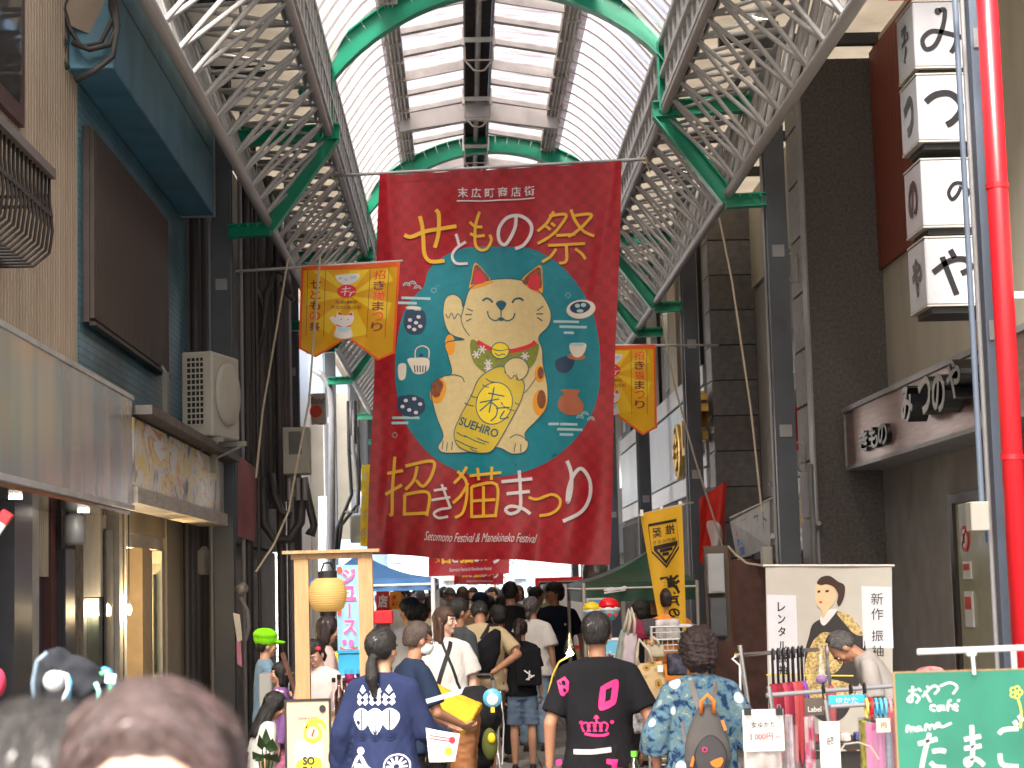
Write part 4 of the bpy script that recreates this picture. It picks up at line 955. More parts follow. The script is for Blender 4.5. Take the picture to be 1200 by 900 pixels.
box('door', BOXG, t, a.x+.01, b_.x-.01, 20.885, 20.897, b_.z+.01, a.z-.01); box('window', mat('smoked_window', (.03, .03, .035), .15), t, a.x+.07, a.x+.21, 20.875, 20.884, b_.z+.22, a.z-.05); box('lock', GREY, t, a.x+.03, a.x+.05, 20.87, 20.884, b_.z+.25, b_.z+.28)
for x in (339, 349, 357): p = at(x, 560, 21.05); rod('conduit_stub', GREY, t, p, p-V(0, 0, .25), .03, 8)
metalbox('junction_box', 'small beige junction box low on the distant left pillar', 410, 424, 604, 636, 34, .2, group=None); metalbox('junction_box', 'tall beige junction box high on the distant left pillar', 408, 423, 533, 575, 34.2, .2)
wt = thing('cable_bundle', 'tangle of thin cables running down the distant left pillar', 'cables', at(412, 560, 34))
for P in ([(408, 470), (409, 530), (412, 580), (395, 620), (393, 650)], [(414, 480), (414, 520), (419, 570), (418, 600), (404, 600)], [(418, 500), (421, 550), (420, 590), (400, 615), (396, 650)], [(411, 470), (411, 510)], [(416, 470), (417, 520)]): MB().tube([at(x, y_, 33.8) for x, y_ in P], .035, 6).build('cable', GREY if P[0][0] in (414, 411) else RUBBER, wt, smooth=True)
# round red sign
t = thing('hanging_sign', 'small cream sign with a red disc hanging by the left passage', 'sign', at(374, 496, 26))
a, b_ = at(364, 461, 26), at(382, 497, 26); box('sign_panel', mat('cream_sign', (.5, .45, .36), .4), t, a.x, b_.x, 26, 26.1, b_.z, a.z, .01)
MB().cyl(at(370, 482, 25.985), at(370, 482, 25.998), .085, n=24).build('red_disc', mat('sign_red', (.72, .05, .02), .4), t)
f = lambda x, y, l: at(x, y, 25.99-l); pr = Print(f, 50); pr.text('food', 364.5, 465, 380, 473, .0, shear=.3); pr.build('lettering', DARK, t, .0)
# pink cloth
def cloth(name, label, cat, corners, D, m, wob=.03, nu=16, nv=24, seed=0, top=None, group=None, D2=None):
    D2 = D if D2 is None else D2
    TL, BL_ = at(*corners[0], D), at(*corners[2], D); TR, BR_ = at(*corners[1], D2), at(*corners[3], D2)
    t = thing(name, label, cat, (TL+TR)/2, 0, group)
    def fn(u, v, l=0):
        p = TL*(1-u)*(1-v)+TR*u*(1-v)+BL_*(1-u)*v+BR_*u*v; return p+V(0, -l-wob*(.3+v)*math.sin(u*8+v*3+seed), 0)
    MB().grid(fn, nu, nv).build('cloth', m, t, smooth=True)
    return t, fn
cloth('hanging_cloth', 'faded pink cloth banner hanging right of the left steel pillar', 'banner', [(279, 533), (303, 551), (279, 628), (298, 635)], 20.2, mat('faded_pink', (.34, .13, .14), .5, var=.3, vs=2), .03, D2=21)
# white building across the side street
t = thing('white_building', 'bright white clad building across the side street behind the left pillars', 'building', (-8, 44, 0))
box('wall', mat('white_siding', (.75, .76, .78), .5, var=.04), t, -14, -4.2, 44, 52, 0, 12)
k = 0
for i in range(16): slab('siding_panel', MATS['white_siding'], t, -10.2+i*.38, -10.2+i*.38+.36, 43.96, 43.99, 4.2, 12)
for i in range(5): slab('siding_panel', MATS['white_siding'], t, -10.2, -4.2, 43.94, 43.97, .3+i*.75, .3+i*.75+.72)
MB().bb(-10, -4.2, 43.5, 44.3, 3.85, 4.1).build('ledge', WHITE, t)
for x in (-7.0, -6.2): rod('drain_pipe', GREY, t, (x, 43.8, 0), (x, 43.8, 9), .09, 10)
t = thing('street_post', 'grey bent steel post standing in the side street opening', 'post', at(388, 700, 34)*1.0)
MB().tube([at(389, 760, 34), at(389, 480, 34), at(387, 455, 34), at(378, 440, 34), at(366, 432, 34)], .06, 10).build('pole', GREY, t, smooth=True)
t = thing('white_pole_frame', 'white pole frame with a blue sheet behind it in the side street', 'frame', at(379, 640, 38))
MB().cyl(at(379, 700, 38), at(379, 582, 38), .1, n=8).build('pole', WHITE, t); MB().bb(at(366, 0, 38).x, at(440, 0, 38).x, 38.2, 38.3, ZH(720, 38, 400), ZH(632, 38, 400)).build('sheet', mat('pale_blue_sheet', (.30, .45, .68), .5), t)
# yellow flag behind left of the big banner
t, fn = cloth('hanging_flag', 'yellow spotted flag peeking out left of the red banner', 'banner', [(424, 545), (452, 543), (422, 640), (450, 642)], 33, mat('lemon_cloth', (.85, .58, .03), .5, trans=.2), .03)
pr = Print(lambda x, y, l: fn(x, y, l), .1)
for x, y in ((.15, .15), (.3, .3), (.1, .42), (.35, .5), (.15, .62), (.3, .8), (.1, .85)): pr.ell(x, y, .1, .06)
pr.build('spots', flat('pale_lemon', (.85, .7, .25)), t, .012); pr = Print(lambda x, y, l: fn(x, y, l), .1); pr.column('てくてく', .2, .55, .97, .1, .02); pr.build('lettering', ORANGEP, t, .018)
# ================================================================== RIGHT FACADES
XF = 4.4
t = thing('kimono_shop_building', 'cream walled shop building at the right edge with brown fascia', 'building', (XF+1, 14, 0))
CON = mat('grey_render', (.27, .26, .24), .85, var=.15, vs=3, bump=.4, bs=60)
box('wall', CREAM, t, XF, XF+4, 6, 19.1, 3.4, 7.3)
yA = YX(1050, XF); 
box('red_siding_back', mat('rust_red', (.22, .05, .03), .7, var=.2, dirt=.2), t, XF-.015, XF-.002, 17.0, 19.08, 4.9, 7.2)
for k in range(14): slab('red_siding_board', MATS['rust_red'], t, XF-.04, XF-.016, 17.0+k*.15, 17.14+k*.15, 4.9, 7.2)
box('dark_window_frame', mat('brown_window', (.10, .05, .03), .5), t, XF-.06, XF-.001, 9, 12.9, 4.5, 8)
for k in range(6): slab('window_bar', WOODD, t, XF-.09, XF-.061, 9.2, 12.8, 4.6+k*.32, 4.63+k*.32)
box('ground_wall', CON, t, XF-.1, XF+.3, 16.6, 19.09, 0, 3.0)
box('ground_wall', CON, t, XF-.1, XF+.3, 8, 13.2, 0, 3.0)
box('door_header', CON, t, XF-.1, XF+.3, 13.21, 16.59, 2.45, 3.0)
box('door_frame', mat('bronze_frame', (.05, .04, .035), .4, metal=.5), t, XF-.14, XF-.1, 16.3, 16.42, 0, 2.44); box('door_frame', MATS['bronze_frame'], t, XF-.14, XF-.1, 13.3, 16.3, 2.36, 2.44)
box('glass_door', mat('frosted_door', (.40, .40, .28), .2, var=.06), t, XF-.11, XF-.09, 13.25, 16.29, 0, 2.35)
yd = 16.1
for (z, h, c) in ((2.05, .2, 'ring'), (1.78, .15, 'red'), (1.45, .3, 'white'), (.85, .14, 'red'), (.65, .14, 'red')):
    if c == 'ring':
        M = Euler((0, PI/2, 0)).to_matrix(); MB().lathe((XF-.125, yd-.1, z), [(.11, 0), (.11, .01), (.0, .011)], 20, M).build('sticker', REDP, t); MB().lathe((XF-.128, yd-.1, z), [(.08, 0), (.08, .01), (.0, .011)], 20, M).build('sticker', WHITE, t)
        b = MB(); b.box((XF-.13, yd-.1, z), (.004, .02, .18), Euler((.8, 0, 0)).to_matrix()); b.box((XF-.13, yd-.1, z), (.004, .05, .08)); b.build('sticker_print', MATS['rust_red'], t)
    else:
        box('sticker', WHITE, t, XF-.125, XF-.112, yd-.25, yd, z-h/2, z+h/2)
        box('sticker_print', mat('sticker_red', (.6, .1, .08), .5), t, XF-.13, XF-.126, yd-.22, yd-.03, z, z+h*.35)
box('sticker', mat('sticker_blue', (.03, .2, .5), .5), t, XF-.125, XF-.112, 15.2, 15.35, 2.0, 2.15)
# fascia with raised letters
t = thing('brown_fascia', 'brown ribbed shop fascia with raised black letters on the right', 'sign', (4.1, 16, 2.8))
FB = mat('copper_fascia', (.28, .18, .155), .28, metal=.5, var=.25, vs=3, bump=.1, stretch=(1, 1, 12))
box('fascia_panel', FB, t, 3.9, XF-.001, 10, 18.9, 2.86, 3.40); box('top_trim', GREY, t, 3.87, XF-.001, 10, 18.95, 3.403, 3.45); box('lower_trim', GREY, t, 3.885, XF-.001, 10, 18.93, 2.82, 2.857); box('end_trim', GREY, t, 3.885, 3.899, 18.903, 18.93, 2.86, 3.40)
def raised(txt, yc, zc, h, w, dep, m, t, X, sd=-1, name='raised_letter', bold=.03):
    """solid letters standing out of a wall facing -X (sd=-1): reads along the wall"""
    vs, fs, _ = glyphs(txt, bold); n = len(vs)
    bm = bmesh.new(); bv = [bm.verts.new((X, yc-sd*0+(.5-a)*w*(1 if sd < 0 else -1), zc+(b-.5)*h)) for a, b in vs]
    for f in fs:
        try: bm.faces.new([bv[i] for i in f])
        except ValueError: pass
    r = bmesh.ops.extrude_face_region(bm, geom=list(bm.faces)); 
    for v in r['geom']:
        if isinstance(v, bmesh.types.BMVert): v.co.x += sd*dep
    bm.verts.index_update(); V_ = [v.co.copy() for v in bm.verts]; F_ = [tuple(v.index for v in f.verts) for f in bm.faces]; bm.free()
    return link_mesh(name, V_, F_, m, t)
GLOSS = mat('gloss_black', (.01, .01, .012), .25, bump=0)
for c, px in (('き', 1017), ('も', 1029), ('の', 1040)): raised(c, YX(px, 3.9, 500), 3.04, .2, .38, .05, GLOSS, t, 3.899)
for c, px, z in (('み', 1078, 3.16), ('つ', 1100, 3.17), ('の', 1117, 3.14), ('や', 1136, 3.2)): raised(c, YX(px, 3.8, 480), z, .30, .40, .16, GLOSS, t, 3.85)
# black textured column + grey block edge
BTX = mat('black_roughcast', (.105, .094, .090), .85, var=.3, vs=30, bump=1.0, bs=45)
t = thing('black_column', 'broad black roughcast pier with a grey block edge on the right', 'pier', (4, 19.3, 0))
box('roughcast_face', BTX, t, 3.62, 4.6, 19.1, 19.3, 0, 7.15)
box('metal_edge', GREY, t, 3.60, 3.62, 19.09, 19.32, 0, 7.1)
GB = mat('pale_block', (.30, .29, .28), .7, var=.15, bump=.3)
for k in range(12): slab('edge_block', GB, t, 3.60, 4.3, 19.33, 19.95, .02+k*.59, .58+k*.59)
b = MB(); b.tube([V(3.6, 19.2, 2.2), V(3.6, 19.0, 2.3)], .03, 6); b.cyl((3.55, 19.05, 0), (3.55, 19.05, 2.9), .03, n=8); b.build('drain_pipe', GREY, t)
for z in (5.15, 3.15):
    b = MB(); c = V(3.58, 19.5, z); b.tube([c, c-V(.32, 0, -.05), c-V(.05, 0, .3), c-V(0, 0, .3), c], .012, 5); b.build('wall_bracket', RUSTY, t)
# beige corrugated wall behind
t = thing('grey_corrugated_building', 'grey beige corrugated building between two pillars on the right', 'building', (4.6, 23, 0))
CG = mat('greige_siding', (.27, .255, .22), .7, var=.12, vs=1.5, dirt=.15)
box('wall', CG, t, 4.32, 6, 19.98, 26.9, 0, 7.3); b = MB(); corr(b, 4.31, 19.98, 26.9, 2.9, 5.9, .11, .02, -1); b.build('corrugated_siding', CG, t)
box('upper_band', CREAM, t, 4.27, 4.31, 19.98, 26.9, 5.95, 7.3)
wf = box('window_frame', DARK, t, 4.22, 4.30, 22.4, 23.9, 3.75, 4.9)
for y0 in (22.5, 23.2): box('window', mat('night_glass', (.02, .025, .03), .1), t, 4.20, 4.219, y0, y0+.6, 3.85, 4.8)
box('window_bar', GREY, t, 4.19, 4.2, 22.4, 23.9, 4.3, 4.34)
m = MATS['photo_print']
box('sign_panel', m, t, 4.05, 4.2, 20.5, 24.5, 2.35, 2.95); box('sign_rail', STEEL, t, 4.0, 4.25, 20.4, 24.6, 2.27, 2.34); box('sign_rail', DARK, t, 4.02, 4.25, 20.4, 24.6, 2.96, 3.02)
f = lambda x, y, l: V(4.04-l, 24.4-x*.0375, 2.9-y*.005)
pr = Print(f, 30); [pr.text(c, 8+i*24, 25, 28+i*24, 95, .05) for i, c in enumerate('メガネ')]; pr.build('lettering', DARK, t, 0)
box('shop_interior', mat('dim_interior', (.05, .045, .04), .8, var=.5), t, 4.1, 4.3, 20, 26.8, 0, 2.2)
b = MB(); b.bb(3.85, 4.1, 21.0, 23, 2.05, 2.25); b.build('air_curtain', GREY, t, bevel=.02)
cloth('hanging_cloth', 'small red and white cloth in the window bay of the corrugated building', 'cloth', [(929, 478), (943, 470), (930, 530), (943, 524)], 21.5, mat('red_cloth', (.5, .02, .03), .6), .02)
# grey panel pier
t = thing('panelled_pier', 'pier clad in square grey panels left of the corrugated wall', 'pier', (4, 27.2, 0))
GP = [mat('grey_panel_a', (.20, .19, .195), .6, var=.2, vs=6, bump=.4, bs=90), mat('grey_panel_b', (.175, .16, .155), .6, var=.2, vs=6, bump=.4, bs=90)]
box('pier_core', DARK, t, 3.68, 4.31, 27.03, 27.6, 0, 7.2)
for k in range(14): slab('cladding_panel', GP[k % 2 if k % 3 else 0], t, 3.66, 4.31, 27.0, 27.028, .01+k*.515, .505+k*.515); slab('side_panel', GP[(k+1) % 2], t, 3.655, 3.679, 27.03, 27.6, .01+k*.515, .505+k*.515)
# white panel building
t = thing('gold_crest_shop', 'shop with a white metal fascia carrying a gold crest and gold letters', 'building', (4.2, 34, 0))
XP = 3.62
for k in range(30):
    y0 = 27.7+k*.5
    slab('fascia_panel', PANELW, t, XP, XP+.06, y0, y0+.485, 3.45, 4.62)
for k in range(15): slab('cornice_panel', mat('cornice_steel', (.42, .41, .40), .4, metal=.3, var=.15, dirt=.2), t, XP-.01, XP+.06, 27.7+k, 27.7+k+.985, 4.66, 4.95)
slab('skirt_panel', WHITE, t, XP-.005, XP+.06, 27.7, 42.7, 3.12, 3.41)
box('wall', mat('dim_brick', (.16, .13, .11), .8), t, XP+.061, 6, 27.65, 43, 0, 7.2)
for k in range(5): slab('upper_column', WALLB if k % 2 else DARK, t, XP+.0, XP+.06, 28+k*3, 29.2+k*3, 4.96, 7.2); slab('upper_window', mat('pale_window', (.3, .34, .35), .2), t, XP+.03, XP+.06, 29.3+k*3, 30.2+k*3, 5.1, 6.6)
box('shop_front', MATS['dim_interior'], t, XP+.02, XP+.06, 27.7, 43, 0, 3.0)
M = Euler((0, -PI/2, 0)).to_matrix()
cy, cz = YX(789, XP-.15, 530), ZH(530, YX(789, XP-.15, 530), 789)
b = MB(); b.lathe((XP-.03, cy, cz), [(.0, 0), (.46, 0), (.46, .07), (.40, .08), (.38, .05), (0, .05)], 32, M); b.build('gold_crest', GOLD, t)
for k in range(8):
    a = k*PI/4; MB().lathe((XP-.08, cy+.24*math.cos(a), cz+.24*math.sin(a)), [(.0, 0), (.09, 0), (.07, .05), (0, .06)], 12, M).build('crest_petal', GOLD, t)
raised('山', YX(818, XP, 510), 4.0, .75, 1.0, .16, GOLD, t, XP-.04); raised('き', YX(829, XP, 505), 4.15, .75, 1.0, .2, GOLD, t, XP-.04)
# farther right and left blocks to close the street
def fblock(x0, x1, y0, y1, z1, m, label, name='shop_building'):
    t = thing(name, label, 'building', ((x0+x1)/2, (y0+y1)/2, 0)); box('wall', m, t, x0, x1, y0, y1, 0, z1)
    X = x0 if x0 > 0 else x1; s_ = -1 if x0 > 0 else 1
    y = y0+.3; k = 0
    while y < y1-1.5:
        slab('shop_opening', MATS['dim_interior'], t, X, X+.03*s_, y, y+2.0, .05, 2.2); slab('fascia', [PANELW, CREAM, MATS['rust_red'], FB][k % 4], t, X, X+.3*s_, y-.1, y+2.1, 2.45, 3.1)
        slab('window', MATS['night_glass'], t, X, X+.03*s_, y+.3, y+1.6, 4.0, 5.2); slab('display_panel', [WALLB, MATS['photo_print'], CG][k % 3], t, X, X+.4*s_, y+.2, y+.7, 0.0, 1.7); y += 2.6; k += 1
    return t
fblock(3.8, 7, 43.1, 62, 7.2, CG, 'distant shop buildings continuing the right side of the arcade')
fblock(-7, -2.9, 52.1, 66, 7.2, CG, 'distant shop buildings continuing the left side of the arcade')
t = thing('far_building', 'pale buildings closing the bright far end of the street', 'building', (0, 120, 0))
FARW = mat('far_pale_wall', (.34, .36, .38), .6); box('wall', FARW, t, -30, 30, 120, 130, 0, 9)
for i in range(14):
    for z in (.6, 3.4, 6): slab('window', mat('far_window', (.3, .42, .5), .2), t, -9+i*1.4, -8.2+i*1.4, 119.9, 119.98, z, z+1.5)
for i, c in enumerate(((.5, .15, .12), (.12, .4, .2), (.6, .5, .2), (.2, .35, .6), (.6, .6, .6))): slab('far_sign', flat('far_sign_%s' % 'abcde'[i], c), t, -1.5+i*1.5, -.6+i*1.5, 119.6, 119.7, 2.2, 3.4)
t = thing('street_tree', 'small green street tree in the bright distance', 'tree', (1.6, 100, 0)); MB().tube([V(1.6, 100, 0), V(1.65, 100, 1.2), V(1.5, 100, 2.6)], [.12, .09, .04], 8).build('trunk', WOODD, t)
b = MB()
for k in range(500):
    c = V(random.gauss(1.6, .6), random.gauss(100, .6), random.gauss(2.9, .5)); d = Euler((random.random()*3, random.random()*3, random.random()*3)).to_matrix(); b.add([c+d@V(-.1, 0, 0), c+d@V(0, .05, 0), c+d@V(.1, 0, 0), c+d@V(0, -.05, 0)], [(0, 1, 2, 3)])
stuff(b.build('crown', mat('leaf', (.07, .12, .03), .5, trans=.3), t))
# --- lantern sign cubes
t0 = None
for i, (c, py) in enumerate((('み', 40), ('つ', 126), ('の', 226), ('や', 318))):
    D = 13.0; a = at(1081-i*-1.5, py, D); s = .5; x0 = 3.30
    t = thing('cube_sign', ['topmost of the stacked white cube signs, cut by the top edge', 'white cube sign second from the top of its stack', 'white cube sign third from the top of its stack', 'lowest of the stacked white cube signs on the right'][i], 'sign', (x0+s/2, D+s/2, a.z-s/2), 0, 'white cube signs stacked beside the pillar')
    z = a.z
    CUBE = mat('cube_acrylic', (.36, .365, .39), .25, var=.04, bump=.02)
    box('cube_body', CUBE, t, x0, x0+s, D, D+s, z-s/2+.012, z+s/2-.012, .008)
    for zz in (z-s/2, z+s/2-.011): box('edge_frame', FRM, t, x0-.004, x0+s+.004, D-.004, D+s+.004, zz, zz+.011)
    f = lambda x, y, l: V(x0+x*.005, D-.006-l, z+.25-y*.005); pr = Print(f, 12); ox = 46 if c != 'の' else 62; sz = 52 if c != 'の' else 20
    if c == 'み': 
        for st in ([(38, 16), (46, 16), (42, 40), (30, 66), (16, 72), (12, 58), (26, 46), (50, 50), (76, 58)], [(62, 36), (60, 62), (52, 78)]): pr.stroke(st, 6.5)
        pr.ell(36, 17, 5, 5)
    elif c == 'つ':
        for st in ([(12, 42), (26, 32), (46, 30), (60, 42), (61, 56), (50, 70), (40, 76)],): pr.stroke(st, 9, taper=False)
    elif c == 'の':
        pr.stroke([(56, 42), (50, 54), (42, 60), (38, 50), (46, 38), (58, 38), (66, 50), (60, 62)], 5)
    else:
        for st in ([(10, 52), (34, 36), (56, 34), (64, 46), (50, 54)], [(36, 20), (42, 32)], [(24, 30), (34, 60), (42, 84)]): pr.stroke(st, 8)
    pr.build('brush_character', GLOSS, t, 0)
    f2 = lambda x, y, l: V(x0-.005-l, D+.5-x*.005, z+.25-y*.005); pr = Print(f2, 12); pr.text(c, 22, 22, 78, 80, .05); pr.build('side_character', GLOSS, t, 0)
    box('stack_spacer', BLACK, t, x0+.04, x0+s-.04, D+.04, D+s-.04, z-s/2-.045, z-s/2-.001)
t2 = t; MB().bb(3.6, 4.39, 13.2, 13.25, 6.9, 6.95).build('support_arm', GREY, t); MB().bb(3.8, 4.39, 13.2, 13.25, 3.7, 3.75).build('support_arm', GREY, t)
# red pole
t = thing('red_pole', 'glossy bright red round pole at the right edge', 'pole', (3.19, 10.8, 0))
MB().cyl((3.19, 10.8, 0), (3.19, 10.8, 7.0), .062, n=24).build('tube', REDP, t, smooth=True)
p = at(1080, -3, 10.8); MB().cyl(V(p.x-.2, 10.8, p.z+.02), V(3.15, 10.8, p.z+.02), .035, n=14).build('cross_tube', REDP, t, smooth=True)
for z in (2.4, 4.0): MB().cyl((3.19, 10.8, z), (3.19, 10.8, z+.03), .068, n=24).build('collar', REDP, t)
t, a, b_ = metalbox('switch_box', 'cream and grey switch box fixed to the pale blue pillar', 1137, 1161, 588, 622, 10.95, .12)
rod('conduit_pipe', PILLARL, t, V(b_.x-.03, 11.0, a.z), V(b_.x-.03, 11.0, 7), .018, 10)
# electric boxes in mid right
wp = thing('rusty_wall', 'rusty brown shuttered wall behind the meter boxes on the right', 'wall', (3.9, 24.6, 0))
a, b_ = at(852, 655, 18.8), at(900, 900, 18.8); box('sheet', mat('rust_brown', (.11, .055, .042), .8, var=.4, vs=5, dirt=.4), wp, a.x, 3.6, 20.0, 20.1, 0, a.z)
for (nm, lab, x0, x1, y0, y1, m_) in (('meter_box', 'translucent white meter cover above the dark one on the right', 829, 850, 649, 695, mat('milky_cover', (.42, .44, .46), .3)), ('meter_box', 'dark grey meter box under the white meter cover', 832, 853, 701, 746, mat('dark_cover', (.09, .10, .11), .4)), ('junction_box', 'pale grey box fixed to the pillar by the white poster', 893, 906, 641, 663, BOXG), ('junction_box', 'small grey box fixed to the pillar by the yellow flag', 794, 802, 652, 665, GREY)):
    t, a, b_ = metalbox(nm, lab, x0, x1, y0, y1, 18.3 if x0 < 890 else 18.25, .12, m_)
    box('cover_plate', m_, t, a.x+.02, b_.x-.02, a.y-.012, a.y-.001, b_.z+.02, a.z-.03)
MB().tube([at(853, 640, 18.4), at(862, 650, 18.4), at(875, 660, 18.3), at(900, 664, 18.2)], .012, 6).build('loose_cable', ROPE, t)
wb = thing('timber_board', 'rust edged timber board behind the meter boxes', 'board', at(845, 740, 18.5)); a, b_ = at(824, 640, 18.5), at(858, 752, 18.5); box('board', mat('old_board', (.12, .09, .07), .8, dirt=.4), wb, a.x, b_.x, 18.45, 18.5, b_.z, a.z); rod('edge_strip', WOODD, wb, V(b_.x, 18.43, b_.z), V(b_.x, 18.43, a.z), .012)
t = thing('hanging_sign', 'weathered white board with red and blue lettering tilted under the eave', 'sign', at(880, 650, 19.5))
P4 = [at(856, 611, 20.5), at(902, 587, 19.2), at(903, 641, 19.2), at(865, 656, 20.5)]; MB().prism(P4, (0, .05, 0)).build('board', mat('weathered_white', (.4, .4, .38), .6, dirt=.3), t)
def fq(x, y, l):
    u, v = x/100, y/100; return P4[0]*(1-u)*(1-v)+P4[1]*u*(1-v)+P4[3]*(1-u)*v+P4[2]*u*v+V(-.005, -.015-l, 0)
pr = Print(fq, 25); [pr.text(c, 8+i*11, 10, 18+i*11, 45, .04) for i, c in enumerate('川川川')]; pr.build('lettering_red', CORAL, t, 0)
pr = Print(fq, 25); pr.text('昭和', 8, 50, 30, 70, .03); pr.text('堂', 10, 72, 26, 92, .03); pr.build('lettering_blue', flat('sign_blue', (.03, .10, .5)), t, 0)
pr = Print(fq, 25); pr.text('スト', 58, 12, 92, 60, .0); pr.build('lettering_black', DARK, t, 0); MB().cyl(P4[0]+V(0, -.03, .03), P4[1]+V(.1, -.03, .05), .02, n=6).build('top_rail', RUSTY, t)
t, fn = cloth('hanging_cloth', 'red shop curtain with white crest print bunched beside the meter boxes', 'cloth', [(819, 585), (851, 563), (820, 655), (849, 690)], 24, mat('vermilion_cloth', (.62, .03, .02), .6, trans=.1), .12, seed=1)
pr = Print(fn, .1); pr.blob([(.3, .4), (.6, .38), (.9, .5), (.8, .75), (.9, .95), (.55, .9), (.3, .98), (.45, .7)]); pr.build('crest_print', BWH, t, .03)
# ropes
for i, (P, D, lab) in enumerate(((((843, 255), (858, 330), (880, 480), (893, 600)), 18.3, 'thin slack rope hanging beside the grey panelled pier'), (((775, 370), (790, 450), (815, 540), (850, 650), (866, 700)), 22, 'thin rope slanting across the gold crest fascia'), (((338, 300), (325, 380), (308, 480), (300, 560)), 18.4, 'thin rope crossing in front of the left pipes'), (((375, 300), (362, 470), (338, 600), (320, 640), (300, 670)), 18.2, 'long rope passing in front of the meter box'))):
    tag(MB().tube([at(x, y, D) for x, y in P], .011, 6).build('rope', ROPE), lab, 'rope')
# ================================================================== PEOPLE
SKIN = mat('skin', (.50, .27, .17), .5, var=.06, vs=8, bump=.05, bs=90); SKIN2 = mat('skin_tanned', (.36, .175, .10), .5, var=.06, vs=8, bump=.05, bs=90); SKIN3 = mat('skin_pale', (.60, .36, .26), .5, var=.05, vs=8, bump=.05, bs=90)
def hairmat(name, col, col2=None):
    m = mat(name, col, .5, var=.4, vs=30, bump=.5, bs=90, stretch=(6, 6, .6)); return m
_lt = {}
def lighter(m):
    if m.name not in _lt:
        c = m.node_tree.nodes['Color Ramp'].color_ramp.elements[1].color; _lt[m.name] = mat(m.name+'_highlight', tuple(min(.6, v*1.7+.006) for v in c[:3]), .3, var=.3, bump=0)
    return _lt[m.name]
HBLK = hairmat('black_hair', (.012, .010, .009)); HBRN = hairmat('brown_hair', (.055, .026, .015)); HGRY = hairmat('greying_hair', (.09, .085, .08)); HRED = hairmat('dark_auburn_hair', (.020, .009, .008))
EYEW = flat('eye_white', (.7, .68, .65), .3); EYED = flat('iris_dark', (.015, .01, .008), .2); LIP = flat('lip', (.38, .12, .10)); BROW = flat('eyebrow', (.02, .015, .012))
def fabric(name, col, **k): return mat(name, col, **{**dict(rough=.9, spec=.15, var=.1, vs=7, bump=.35, bs=14), **k})
SHOE = mat('shoe_black', (.02, .02, .02), .5)
def remesh(mb, vox, smooth=4):
    me = bpy.data.meshes.new('tmp'); me.from_pydata([tuple(p) for p in mb.v], [], mb.f)
    o = bpy.data.objects.new('tmp', me)
    bm = bmesh.new(); bm.from_mesh(me); bmesh.ops.recalc_face_normals(bm, faces=bm.faces); bm.to_mesh(me); bm.free()
    m = o.modifiers.new('r', 'REMESH'); m.mode = 'VOXEL'; m.voxel_size = vox; m.use_smooth_shade = True
    if smooth: m2 = o.modifiers.new('s', 'SMOOTH'); m2.iterations = smooth; m2.factor = .5
    r = evaluated(o)
    n = len(r.vertices); co = np.empty(n*3); r.vertices.foreach_get('co', co); co = co.reshape(-1, 3)
    fs = [tuple(p.vertices) for p in r.polygons]
    bpy.data.objects.remove(o); bpy.data.meshes.remove(me); bpy.data.meshes.remove(r)
    return co, fs
def npnoise(co, freq, seed=0):
    """cheap smooth pseudo noise in -1..1"""
    rs = np.random.RandomState(seed); out = np.zeros(len(co))
    for i in range(7):
        k = rs.normal(size=3)*freq*(.7+.25*i); out += np.sin(co@k+rs.uniform(0, 6.28))*(1/(1+.25*i))
    return out/3.2
def normals(co, fs):
    nn = np.zeros_like(co); f = np.array([x[:4] if len(x) >= 4 else x+(x[-1],) for x in fs])
    n = np.cross(co[f[:, 2]]-co[f[:, 0]], co[f[:, 3]]-co[f[:, 1]])
    for i in range(4): np.add.at(nn, f[:, i], n)
    return nn/(np.linalg.norm(nn, axis=1, keepdims=True)+1e-9)
HEADR = (.077, .097, .112)
